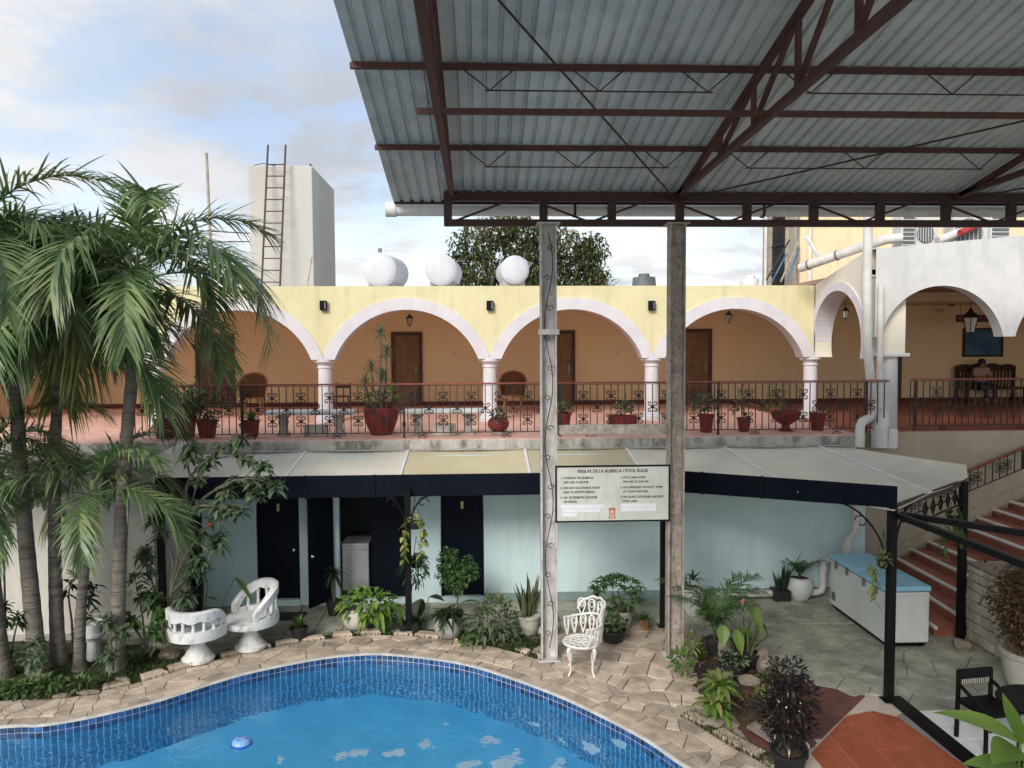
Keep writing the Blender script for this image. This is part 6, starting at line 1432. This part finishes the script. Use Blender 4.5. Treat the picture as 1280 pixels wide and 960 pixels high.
x, y = tp(318,545); t = potted('dark red pot of grassy green leaves by the left terrace post', x, 15.0, ZT, pot_taper, M_redpot, 0.16, 0.33); m = MB(); rosette(m,(0,0,0.33),60,0.32,0.035,15,85,0.3); fol(t,m,LG)
x, y = tp(238,545); t = potted('tall red pot with yellow green snake plant at the terrace corner', x, 15.1, ZT, pot_taper, M_redpot, 0.20, 0.42); m = MB(); blades(m,(0,0,0.40),40,0.75,0.06,0.25,0.25); fol(t,m,LY)
x, y = tp(262,546); t = potted('red pot of flowering bushy leaves behind the terrace corner railing', x, 15.0, ZT, pot_taper, M_redpot, 0.20, 0.34); m = MB(); bush(m,(0.05,0,0.62),0.42,0.25,0.30,260,0.10,0.055,0.4); fol(t,m,LM); m = MB(); [rosette(m,(0.2+rnd(-.3,.2),-0.2,0.75+rnd(-.15,.12)),5,0.05,0.04,10,60,0,2) for k in range(5)]; m.build('flower', M_pinkfl, t, local=True); m = MB(); bush(m,(-0.25,0,0.75),0.2,0.2,0.4,80,0.14,0.06,0.6); fol(t,m,LS,'tall_leaves')
x, y = tp(205,548); t = potted('red pot of dark leaves farthest left on the terrace', x, 15.0, ZT, pot_taper, M_redpot, 0.22, 0.36); m = MB(); bush(m,(0,0,0.65),0.35,0.3,0.32,180,0.14,0.06,0.4); fol(t,m,LM)
x, y = tp(623,543); t = potted('shallow red bowl of pale rosettes between the bench and pale post', x, 15.05, ZT+0.07, pot_ball, M_redpot, 0.215, 0.27); m = MB(); bush(m,(0,0,0.30),0.16,0.15,0.12,80,0.12,0.045,0.7); fol(t,m,LS)
MB().cbox(-0.16,-0.14,-0.07,0.16,0.14,0.0,0.02).build('foot_stone', M_concplain, t, local=True)
x, y = tp(703,530); y = 15.9; x = W(703,520,y=y).x; t = potted('red pot with broad green leaves just right of the pale post', x, y, ZT, pot_taper, M_redpot, 0.19, 0.34); m = MB(); rosette(m,(0,0,0.34),16,0.48,0.10,20,80,0.3,5,0.25,0.7); fol(t,m,LG)
y = 15.9; x = W(778,520,y=y).x; t = thing('rectangular_planter', 'rectangular red planter of leafy shoots between the canopy posts', 'planter', (x,y,ZT))
for a in ((-0.28,-0.12,-0.25,0.12),(0.25,-0.12,0.28,0.12),(-0.25,-0.12,0.25,-0.09),(-0.25,0.09,0.25,0.12)): MB().cbox(a[0],a[1],0,a[2],a[3],0.28,0.004).build('side', M_redpot, t, local=True)
MB().box(-0.25,-0.09,0.02,0.25,0.09,0.24).build('soil', M_soil, t, local=True); m = MB(); bush(m,(0.02,0,0.42),0.24,0.10,0.16,110,0.10,0.045,0.7); leaf(m,(0.05,0,0.3),(0.05,0,1),0.5,0.05,0.05,5); fol(t,m,LS)
x, y = tp(885,541); t = potted('red pot with a pale bushy plant right of the rusty post', x, 15.1, ZT, pot_taper, M_redpot, 0.155, 0.36); m = MB(); bush(m,(-0.03,0,0.56),0.28,0.22,0.20,170,0.10,0.05,0.5); fol(t,m,LS)
x, y = tp(932,540); t = potted('small red pot with a tall sparse plant on the terrace', x, 15.15, ZT, pot_taper, M_redpot, 0.14, 0.28); m = MB(); bush(m,(-0.05,0,0.62),0.20,0.15,0.36,46,0.11,0.06,0.4); fol(t,m,LG); m = MB(); [m.tube([(0,0,0.25),(rnd(-.15,.1),0,0.9)],0.006,4) for k in range(4)]; m.build('stem', M_bark, t, local=True)
x, y = tp(984,539); t = potted('red pedestal urn with thin shoots on the terrace', x, 15.2, ZT, pot_bowl, M_redpot, 0.29, 0.40); m = MB(); bush(m,(-0.15,0,0.72),0.22,0.15,0.28,60,0.10,0.05,0.5); bush(m,(-0.38,0,0.55),0.10,0.1,0.15,16,0.12,0.06,0.3); fol(t,m,LG); m = MB(); [m.tube([(rnd(-.1,.1),0,0.35),(rnd(-.35,.05),0,0.85)],0.006,4) for k in range(5)]; m.build('stem', M_bark, t, local=True)
x, y = tp(1027,539); t = potted('empty red pot with a pale rim at the right end of the terrace', x, 15.25, ZT, pot_taper, M_redpot, 0.16, 0.37, name='empty_pot'); MB().lathe([(0.168,0.371),(0.168,0.378),(0.145,0.378),(0.145,0.371)], n=22).build('rim', M_potc, t, local=True)
# stone benches and breeze blocks
for k,(pa_,pb_,l) in enumerate(((333,444,'long pale stone bench on turned legs left of the yucca planter'),(503,604,'long pale stone bench on turned legs right of the yucca planter'))):
    y = 15.15; x0, x1 = W(pa_,515,y=y).x, W(pb_,515,y=y).x; t = thing('stone_bench', l, 'bench', ((x0+x1)/2,y,ZT), group='stone benches on the terrace'); L_ = (x1-x0)/2
    bevel(MB().cbox(-L_,-0.2,0.42,L_,0.2,0.50,0.02).build('seat', M_whitec, t, local=True),0.008)
    for sx in (-1,1):
        MB().lathe([(0,0),(0.16,0),(0.16,0.05),(0.11,0.08),(0.09,0.16),(0.12,0.28),(0.10,0.34),(0.15,0.37),(0.15,0.42),(0,0.42)],(sx*L_*0.62,0,0),4,a0=math.pi/4).build('leg', M_concplain, t, local=True)
    b = thing('breeze_block', ['mossy concrete block under the left stone bench','mossy concrete block under the right stone bench'][k], 'block', (x0+L_+ (0.03 if k else 0.12),y-0.12,ZT), group='concrete blocks under the benches'); MB().cbox(-0.22,-0.09,0,0.22,0.09,0.22,0.008).build('body', M_conc, b, local=True); MB().box(-0.15,-0.05,0.221,-0.03,0.05,0.223).build('hole', M_soil, b, local=True); MB().box(0.03,-0.05,0.221,0.15,0.05,0.223).build('hole', M_soil, b, local=True)
# wicker chairs in the gallery
def wicker(label, px, py, yy, rz):
    x = W(px,500,y=yy).x; t = thing('wicker_chair', label, 'chair', (x,yy,ZT), rz, group='wicker chairs in the gallery')
    MB().lathe([(0.0,0.43),(0.28,0.43),(0.31,0.40),(0.31,0.34),(0.0,0.34)], n=20).build('seat', M_wick, t, local=True)
    bk = MB(); n_ = 16
    for k in range(n_+1):
        a = R_(-10+200*k/n_); r = 0.33; hh = 0.62+0.42*math.sin(R_(180*k/n_))**0.7
        for q,zz in ((r*0.92,0.42),(r,0.60),(r*1.06,hh),(r*1.00,hh),(r*0.94,0.60),(r*0.86,0.42)): bk.v.append((q*math.cos(a),q*math.sin(a),zz))
    for k in range(n_):
        for j in range(5): c = k*6+j; bk.f.append((c,c+6,c+7,c+1))
    bk.build('backrest', M_wickd, t, local=True, smooth=True)
    MB().tube([(0.355*math.cos(R_(-10+200*k/n_)),0.355*math.sin(R_(-10+200*k/n_)),0.63+0.42*math.sin(R_(180*k/n_))**0.7) for k in range(n_+1)],0.028,8).build('back_rim', M_wick, t, local=True, smooth=True)
    for a in (35,145,215,325): MB().tube([(0.25*math.cos(R_(a)),0.25*math.sin(R_(a)),0.36),(0.29*math.cos(R_(a)),0.29*math.sin(R_(a)),0.0)],0.024,7).build('leg', M_wick, t, local=True)
wicker('wicker armchair by the red door in the left arch', 316, 0, 20.2, 0.1); wicker('wicker armchair behind the column left of the pale post', 641, 0, 20.4, -0.1)
x = W(428,500,y=20).x; t = thing('stool', 'small dark stool beside the second white column', 'stool', (x,20,ZT)); MB().cbox(-0.2,-0.18,0.44,0.2,0.18,0.47,0.006).build('seat', M_dwood, t, local=True)
for sx in (-1,1):
    for sy in (-1,1): MB().box(sx*0.18-0.018,sy*0.16-0.018,0,sx*0.18+0.018,sy*0.16+0.018,0.44 if sy < 0 else 0.8).build('leg', M_dwood, t, local=True)
MB().box(-0.2,0.15,0.66,0.2,0.175,0.74).build('back_slat', M_dwood, t, local=True)
# lanterns and wall sconces
def lantern(label, px, py, yy, sc=1.0, zc=5.86):
    c = W(px,py,y=yy); t = thing('lantern', label, 'lantern', (c.x,yy,c.z), group='hanging gallery lanterns'); s = sc
    MB().lathe([(0.045*s,-0.10*s),(0.075*s,0.06*s),(0.0,0.06*s)],n=6).build('glass', M_lamp, t, local=True)
    MB().lathe([(0.10*s,0.06*s),(0.085*s,0.085*s),(0.03*s,0.13*s),(0.012*s,0.17*s),(0,0.17*s)],n=6).build('cap', M_iron, t, local=True)
    MB().lathe([(0,-0.16*s),(0.012*s,-0.14*s),(0.02*s,-0.115*s),(0.052*s,-0.10*s),(0,-0.10*s)],n=6).build('finial', M_iron, t, local=True)
    for k in range(6): a = k*math.pi/3; MB().tube([(0.047*s*math.cos(a),0.047*s*math.sin(a),-0.10*s),(0.078*s*math.cos(a),0.078*s*math.sin(a),0.06*s)],0.006*s,4).build('bar', M_iron, t, local=True)
    MB().tube([(0,0,0.16*s),(0,0,zc-c.z)],0.006,5).build('rod', M_iron, t, local=True)
for px,py,l in ((512,401,'hanging lantern in the second arch, above the wooden door'),(911,397,'hanging lantern in the fourth arch right of the rusty post')): lantern(l, px, py, 18.9)
lantern('hanging lantern seen through the narrow cream arch', 1057, 392, 17.0, 0.95)
lantern('large white shaded lantern in the grey white arch', 1213, 404, 16.6, 2.0, 6.15)
for k,px in enumerate((404.5,612.5,814.5)):
    c = W(px,382,y=17.6); t = thing('wall_light', ['black box wall light above the second column','black box wall light above the third column','black box wall light left of the rusty post'][k], 'wall light', (c.x,17.65,c.z), group='black wall lights'); MB().cbox(-0.08,-0.11,-0.11,0.08,-0.03,0.11,0.008).build('box', M_black, t, local=True); MB().box(-0.04,-0.03,-0.06,0.04,0.0,0.06).build('mount', M_black, t, local=True); MB().box(0.03,-0.114,-0.08,0.055,-0.111,0.08).build('slot', M_hinge, t, local=True)
# ================================================================== CHEST FREEZER
fz_ = thing('chest_freezer', 'long white chest freezer with two pale blue lids beside the stairs', 'freezer', (6.62,12.43,0))
x0, x1, y0, y1 = 6.26, 6.98, 11.47, 13.38
bevel(MB().box(x0+0.01,y0+0.01,0.09,x1-0.01,y1-0.01,0.90).build('body', M_freez, fz_),0.025,3)
MB().cbox(x0+0.05,y0+0.05,0.03,x1-0.05,y1-0.05,0.088,0.005).build('plinth', M_black, fz_)
ym = (y0+y1)/2
for a,b in ((y0-0.005,ym-0.008),(ym+0.008,y1+0.005)):
    l = bevel(MB().box(x0-0.012,a,0.905,x1+0.005,b,0.985).build('lid', M_lid, fz_),0.02,3)
    MB().box(x0-0.004,a+0.01,0.896,x1,b-0.01,0.906).build('lid_seal', M_hinge, l)
    for yy in (a+0.28,b-0.28): MB().cbox(x0-0.026,yy-0.035,0.80,x0-0.008,yy+0.035,0.93,0.004).build('hinge', M_hinge, fz_)
v = MB()
for k in range(6): v.box(x0-0.004,y1-0.22,0.20+k*0.025,x0+0.012,y1-0.08,0.212+k*0.025)
v.build('vent_grille', M_acg, fz_)
MB().box(x1-0.10,y0+0.004,0.12,x1-0.07,y0+0.012,0.88).build('end_trim', M_acw, fz_); MB().box(x0+0.06,y0+0.004,0.84,x1-0.1,y0+0.012,0.86).build('end_trim', M_acw, fz_)
for a in (x0+0.1,x1-0.1):
    for b in (y0+0.12,y1-0.12): MB().lathe([(0,0),(0.03,0),(0.03,0.03),(0,0.03)],(a,b,0.002),10).build('foot', M_black, fz_)

# ================================================================== WHITE CEMENT FACE TO FACE SEAT
cs = thing('confidante_seat', 'white cement face to face seat with two round balustered halves on pedestals', 'garden seat', (-3.95,11.8,0))
def half(cx, cy, a_mid, span, hb, pw_):
    o = Vector((cx,cy,0))-cs.location; R0 = 0.385
    MB().lathe([(0,0.02),(0.24,0.02),(0.24,0.06),(0.19,0.10),(0.17,0.15),(0.115,0.22),(0.10,0.32),(0.15,0.38),(0.24,0.42),(0,0.42)], tuple(o), 22).build('pedestal', M_whitec, cs, local=True, smooth=True)
    MB().lathe([(0,0.505),(R0-0.02,0.505),(R0+0.03,0.50),(R0+0.035,0.44),(R0+0.01,0.405),(0.2,0.40),(0,0.40)], tuple(o), 34).build('seat', M_whitec, cs, local=True, smooth=True)
    n_ = 30; hgt = lambda t: hb-(hb-0.66)*abs(2*t-1)**pw_
    bk = MB(); lo = MB()
    for k in range(n_+1):
        t = k/n_; a = a_mid+R_(span)*(t-0.5); c, s_ = math.cos(a), math.sin(a); zt = hgt(t); bt = max(0.50,zt-0.15-0.018*math.sin(t*2*math.pi*5.5))
        for r, z in ((R0-0.05,bt),(R0-0.055,zt-0.02),(R0-0.03,zt),(R0+0.03,zt),(R0+0.055,zt-0.02),(R0+0.05,bt)): bk.v.append((o.x+r*c,o.y+r*s_,z))
        for r, z in ((R0-0.04,0.50),(R0-0.035,0.575),(R0+0.045,0.575),(R0+0.055,0.50),(R0+0.05,0.42)): lo.v.append((o.x+r*c,o.y+r*s_,z))
    for k in range(n_):
        for j in range(6): a_ = k*6; bk.f.append((a_+j,a_+6+j,a_+6+(j+1)%6,a_+(j+1)%6))
        for j in range(4): a_ = k*5; lo.f.append((a_+j,a_+5+j,a_+6+j,a_+1+j))
    for e in (0,n_): bk.f.append(tuple(e*6+j for j in range(6)))
    bk.build('back_rail', M_whitec, cs, local=True, smooth=True); lo.build('seat_band', M_whitec, cs, local=True, smooth=True)
    for k in range(9):
        t = 0.06+0.88*k/8; a = a_mid+R_(span)*(t-0.5); zt = max(0.56,hgt(t)-0.14)
        if zt > 0.60: MB().tube([(o.x+R0*math.cos(a),o.y+R0*math.sin(a),0.57),(o.x+R0*math.cos(a),o.y+R0*math.sin(a),(0.57+zt)/2),(o.x+R0*math.cos(a),o.y+R0*math.sin(a),zt)],[0.030,0.022,0.032],8).build('baluster', M_whitec, cs, local=True, smooth=True)
half(-4.30,11.62,R_(-100),200,0.87,9.0); half(-3.64,12.06,R_(40),215,1.03,2.6)

# ================================================================== WHITE CAST METAL CHAIR
ic = thing('iron_chair', 'ornate white cast metal chair beside the pale canopy post', 'chair', (1.45,10.93,0), R_(8)); ic.scale = (1.08,1.08,1.06)
def loopc(m, f, r=0.010, n=18, k=4):
    m.tube([f(2*math.pi*i_/n) for i_ in range(n+1)], r, k, cap=False)
SZ = 0.43
m = MB(); m.lathe([(0.22,SZ),(0.25,SZ+0.004),(0.262,SZ-0.012),(0.25,SZ-0.03),(0.22,SZ-0.026),(0.22,SZ)], n=26)
m.build('seat_ring', M_whitei, ic, local=True, smooth=True)
m = MB()
for rr,cnt,sz in ((0.185,15,0.040),(0.115,10,0.038),(0.045,5,0.03)):
    for k in range(cnt):
        a = 2*math.pi*k/cnt; cx, cy = rr*math.cos(a), rr*math.sin(a); loopc(m, lambda t: (cx+sz*math.cos(t),cy+sz*math.sin(t),SZ-0.006), 0.008, 10)
m.lathe([(0,SZ-0.004),(0.03,SZ-0.004),(0.03,SZ-0.014),(0,SZ-0.014)], n=10); m.build('seat_lattice', M_whitei, ic, local=True)
for a in (-150,-60,30,120):
    c, s_ = math.cos(R_(a)), math.sin(R_(a)); pr = [(0.20,SZ-0.02),(0.245,SZ-0.08),(0.24,SZ-0.16),(0.205,0.15),(0.21,0.06),(0.245,0.0)]; cu = catmull([(r*c,r*s_,z) for r,z in pr], False, 5)
    MB().tube(cu,[0.032-0.018*min(1,i_/12) for i_ in range(len(cu))],8).build('leg', M_whitei, ic, local=True, smooth=True)
bm_ = R_(18)                               # the back wraps the far right side
def bp_(ang, z, out=0.0): r = 0.265+out+0.09*max(0,z-SZ); a = bm_+ang; return (r*math.cos(a),r*math.sin(a),z)
m = MB(); span = R_(112)
m.tube([bp_(-span+2*span*k/30, SZ+0.25+0.06*math.cos((-span+2*span*k/30))**2) for k in range(31)],0.016,7); m.build('arm_rail', M_whitei, ic, local=True, smooth=True)
for row,(zc,hz,cnt,sp2) in enumerate(((SZ+0.14,0.125,9,span*0.92),(SZ+0.375,0.115,5,R_(56)))):
    for k in range(cnt):
        ang = -sp2+2*sp2*k/(cnt-1); wd = sp2*0.85/(cnt-1)*1.15; m = MB()
        loopc(m, lambda t: bp_(ang+wd*math.sin(t)*(0.55+0.45*math.cos(t/1.0)) if row == 0 else ang+wd*math.sin(t)*(0.62+0.38*math.cos(t)), zc+hz*math.cos(t)), 0.0125, 18, 5)
        loopc(m, lambda t: bp_(ang+wd*0.42*math.sin(t), zc+hz*0.35+hz*0.35*math.cos(t)), 0.008, 10)
        m.build('back_loop', M_whitei, ic, local=True)
m = MB(); tops = [bp_(R_(-66)+R_(132)*k/40, SZ+0.46+0.06*math.cos(R_(-66)+R_(132)*k/40)+0.022*abs(math.sin(k/40*math.pi*5))-0.14*abs(2*k/40-1)**4) for k in range(41)]; m.tube(tops,0.017,7); m.build('crest_rail', M_whitei, ic, local=True, smooth=True)

# ================================================================== BLACK DINING CHAIR AND TABLE
bx, by_ = G(1236,935); bc = thing('dining_chair', 'black wooden dining chair with a cane strip on the white tiles', 'chair', (bx+0.05,by_+0.12,0), R_(8))
for sx,sy,hh in ((-1,1,0.80),(1,1,0.80)): MB().bar((sx*0.22,sy*0.20,hh),(sx*0.235,sy*0.20,0),0.035,0.04).build('leg', M_black, bc, local=True)
for sx in (-1,1): MB().bar((sx*0.21,-0.22,0.45),(sx*0.225,-0.24,0),0.035,0.035).build('leg', M_black, bc, local=True)
bevel(MB().cbox(-0.24,-0.25,0.42,0.24,0.22,0.47,0.01).build('seat', M_black, bc, local=True),0.01); MB().cbox(-0.245,0.185,0.70,0.245,0.225,0.82,0.008).build('backrest', M_black, bc, local=True); MB().box(-0.20,0.195,0.64,0.20,0.205,0.698).build('cane_strip', M_potc, bc, local=True)
for k in range(14): MB().box(-0.19+k*0.029,0.190,0.64,-0.184+k*0.029,0.1945,0.698).build('cane_strand', M_black, bc, local=True)
for sx in (-1,1): MB().bar((sx*0.232,0.20,0.66),(sx*0.232,-0.22,0.50),0.03,0.03).build('arm', M_black, bc, local=True)
tx, ty = W(1290,880,z=0.73).x+0.12, W(1290,880,z=0.73).y
tb = thing('dining_table', 'round black dining table at the right photo edge', 'table', (tx,ty,0)); MB().lathe([(0,0.755),(0.44,0.755),(0.45,0.745),(0.45,0.725),(0.40,0.715),(0,0.715)], n=32).build('tabletop', M_black, tb, local=True); MB().tube([(0,0,0.02),(0,0,0.72)],0.04,12).build('column', M_black, tb, local=True); MB().lathe([(0,0.03),(0.22,0.02),(0.24,0.0),(0,0)], n=24).build('base', M_black, tb, local=True)

# ================================================================== RIGHT GALLERY INTERIOR
yw_ = YB-0.01
pc = thing('framed_picture', 'dark framed blue picture on the wall above the carved bench', 'picture', (15.0,yw_,4.8)); xa, xb_ = W(1203,428,y=yw_).x, W(1253,428,y=yw_).x; za, zb_ = W(1228,446,y=yw_).z, W(1228,410,y=yw_).z
MB().box(xa+0.05,yw_-0.03,za+0.05,xb_-0.05,yw_-0.008,zb_-0.05).build('canvas', M_blue, pc)
for a in ((xa,za,xb_,za+0.06),(xa,zb_-0.06,xb_,zb_),(xa,za+0.06,xa+0.06,zb_-0.06),(xb_-0.06,za+0.06,xb_,zb_-0.06)): MB().box(a[0],yw_-0.05,a[1],a[2],yw_-0.004,a[3]).build('frame', M_dwood, pc)
sb = W(1222,398,y=21.0); s2 = thing('hanging_sign', 'narrow dark signboard hung across the shaded right arch', 'sign', (sb.x,21.0,sb.z)); MB().cbox(-0.62,-0.02,-0.10,0.62,0.02,0.10,0.006).build('board', M_dwood, s2, local=True)
for a in (-0.5,0.5): MB().tube([(a,0,0.10),(a,0,6.15-sb.z)],0.006,5).build('chain', M_iron, s2, local=True)
for k in range(16): MB().box(-0.55+k*0.07,-0.024,0.0,-0.50+k*0.07,-0.021,0.06).build('letter_mark', M_redp, s2, local=True)
for k,(px,py,l) in enumerate(((1178,388,'small camera on the shaded wall left of the signboard'),(1192,380,'tiny dark spotlight near the shaded ceiling'))):
    c = W(px,py,y=22.2); t = thing('wall_camera', l, 'camera', (c.x,22.45,c.z)); MB().cbox(-0.05,-0.25,-0.05,0.05,-0.08,0.05,0.01).build('body', M_black if k else M_acw, t, local=True); MB().tube([(0,-0.09,0),(0,0,0.05)],0.015,6).build('arm', M_black, t, local=True)
dk = thing('tall_cabinet', 'dark narrow door edge beside the round gallery column', 'door', (W(1123,480,y=22.3).x,22.4,3.0)); MB().box(-0.10,-0.05,0.0,0.12,0.04,2.05).build('panel', M_frame, dk, local=True); MB().box(-0.12,-0.06,2.05,0.14,0.045,2.12).build('head', M_frame, dk, local=True)
bx0, bx1 = W(1202,480,y=22).x, W(1277,480,y=22).x; sb_ = thing('carved_bench', 'dark carved wooden bench against the shaded gallery wall', 'bench', ((bx0+bx1)/2,22.05,3.006)); hw = (bx1-bx0)/2
MB().cbox(-hw,-0.28,0.40,hw,0.28,0.46,0.01).build('seat', M_dwood, sb_, local=True)
for sx in (-1,1):
    for sy in (-0.25,0.25): MB().box(sx*hw-0.04*(1+sx),sy-0.035,0,sx*hw+0.04*(1-sx),sy+0.035,0.40 if sy < 0 else 1.05).build('leg', M_dwood, sb_, local=True)
    MB().bar((sx*(hw-0.03),-0.26,0.68),(sx*(hw-0.03),0.24,0.70),0.06,0.05).build('arm', M_dwood, sb_, local=True); MB().box(sx*(hw-0.03)-0.025,-0.27,0.46,sx*(hw-0.03)+0.025,-0.22,0.66).build('arm_post', M_dwood, sb_, local=True)
m = MB(); n_ = 40
for k in range(n_+1): xx = -hw+2*hw*k/n_; zt = 1.06+0.05*abs(math.sin(k/n_*math.pi*4))+0.04*math.sin(k/n_*math.pi); m.v += [(xx,0.22,0.92),(xx,0.22,zt),(xx,0.26,0.92),(xx,0.26,zt)]
for k in range(n_): a = 4*k; m.f += [(a,a+4,a+5,a+1),(a+2,a+3,a+7,a+6),(a+1,a+5,a+7,a+3),(a,a+2,a+6,a+4)]
m.build('crest_rail', M_dwood, sb_, local=True)
for k in range(16): xx = -hw+0.1+k*(2*hw-0.2)/15; MB().box(xx-0.025,0.225,0.46,xx+0.025,0.25,0.925).build('back_slat', M_dwood, sb_, local=True)
# seated person
px_ = W(1226,470,y=22).x
pe = thing('person', 'person in a pale top sitting with folded arms on the carved bench', 'person', (px_,21.95,3.006))
def skin(name, verts, edges, radii, mat, parent, root=0, sub=2):
    me = bpy.data.meshes.new(name); me.from_pydata(verts, edges, []); me.materials.append(mat); o = bpy.data.objects.new(name, me); col.objects.link(o); o.parent = parent
    o.modifiers.new('skin','SKIN'); sv = me.skin_vertices[0].data
    for i_, r in enumerate(radii): sv[i_].radius = (r if isinstance(r, tuple) else (r,r))
    sv[root].use_root = True; s_ = o.modifiers.new('sub','SUBSURF'); s_.levels = sub; s_.render_levels = sub; return o
V = [(0,0.02,0.52),(0,0.05,0.72),(0,0.05,0.92),(0,0.03,1.02),(0,0.0,1.10),(0,-0.02,1.19),
     (-0.18,0.03,0.97),(-0.24,-0.06,0.74),(-0.02,-0.24,0.76),(0.18,0.03,0.97),(0.24,-0.06,0.76),(0.02,-0.22,0.80),
     (-0.10,0.0,0.50),(-0.13,-0.40,0.50),(-0.13,-0.40,0.08),(-0.13,-0.54,0.04),(0.10,0.0,0.50),(0.13,-0.40,0.50),(0.12,-0.42,0.08),(0.12,-0.56,0.04)]
Ed = [(0,1),(1,2),(2,3),(3,4),(4,5),(2,6),(6,7),(7,8),(2,9),(9,10),(10,11),(0,12),(12,13),(13,14),(14,15),(0,16),(16,17),(17,18),(18,19)]
Rd = [(0.15,0.12),(0.14,0.11),(0.16,0.11),0.06,(0.085,0.10),(0.07,0.085),0.07,0.05,0.035,0.07,0.05,0.035,0.09,0.065,0.045,0.035,0.09,0.065,0.045,0.035]
body = skin('body', V, Ed, Rd, M_skin, pe)
skin('shirt', V[:3]+[V[6],tuple(Vector(V[6]).lerp(Vector(V[7]),0.9)),V[9],tuple(Vector(V[9]).lerp(Vector(V[10]),0.9))], [(0,1),(1,2),(2,3),(3,4),(2,5),(5,6)], [(0.165,0.135),(0.155,0.125),(0.175,0.125),0.085,0.068,0.085,0.068], M_shirt, pe)
skin('trousers', [V[0],V[12],V[13],tuple(Vector(V[13]).lerp(Vector(V[14]),0.92)),V[16],V[17],tuple(Vector(V[17]).lerp(Vector(V[18]),0.92))], [(0,1),(1,2),(2,3),(0,4),(4,5),(5,6)], [(0.16,0.13),0.105,0.08,0.06,0.105,0.08,0.06], M_trous, pe)
m = MB(); m.lathe([(0,0.13),(0.06,0.12),(0.095,0.08),(0.105,0.02),(0.10,-0.04),(0.085,-0.08)],(0,0.02,1.17),16); m.build('hair', M_hair, pe, local=True, smooth=True)

# ================================================================== TREE BEHIND THE ROOF
def bigtree(label, x, y, zc, blobs, trunkz, seed, nleaf, ls):
    random.seed(seed); t = thing('leafy_tree', label, 'tree', (x,y,0)); m = MB()
    m.tube([(0,0,0),(0.1,0,3),(0,0,trunkz)],[0.35,0.26,0.2],9)
    for b in blobs:
        c = Vector(b[:3]); m.tube([(0,0,trunkz-0.2),tuple(Vector((0,0,trunkz)).lerp(c,0.5)+Vector((rnd(-.2,.2),0,rnd(-.1,.3)))),tuple(c)],[0.13,0.08,0.03],6)
        for k in range(4): m.tube([tuple(c*0.85+Vector((0,0,trunkz*0.15))),tuple(c+rdir(0.1)*b[3]*0.8)],[0.035,0.012],5)
    m.build('trunk', M_barkd, t, local=True)
    f1 = MB(); f2 = MB()
    for b in blobs:
        for k in range(int(nleaf*b[3])):
            c = Vector(b[:3])+rdir(0)*b[3]*(0.25+0.75*random.random()**0.6); g = f2 if random.random() < 0.16 else f1
            for j in range(3): leaf(g, c+rdir(0)*0.14, rdir(0.1), ls*rnd(.7,1.3), ls*0.5, 0.3, 2)
    f1.build('crown', LT, t, local=True, kind='stuff'); f2.build('dry_foliage', LTr, t, local=True, kind='stuff')
cx0 = W(645,300,y=40).x
bigtree('spreading leafy tree behind the rooftop water tanks', cx0, 40, 9, [(-3.2,0,8.6,1.0),(-2.2,0,9.8,1.3),(-0.9,0,10.6,1.2),(0.3,0,10.5,1.1),(1.4,0,10.0,1.2),(2.6,0,9.6,1.3),(3.6,0,8.7,1.2),(-1.8,-.5,8.4,1.2),(0,-.5,8.8,1.2),(1.6,-.4,8.5,1.2),(3.9,0,9.7,0.9),(4.2,0,7.9,1.0),(-3.6,0,7.7,0.9),(0.6,0,7.6,1.2),(2.4,-.5,7.4,1.2),(-1.6,0,7.3,1.2)], 6.8, 17, 260, 0.27)
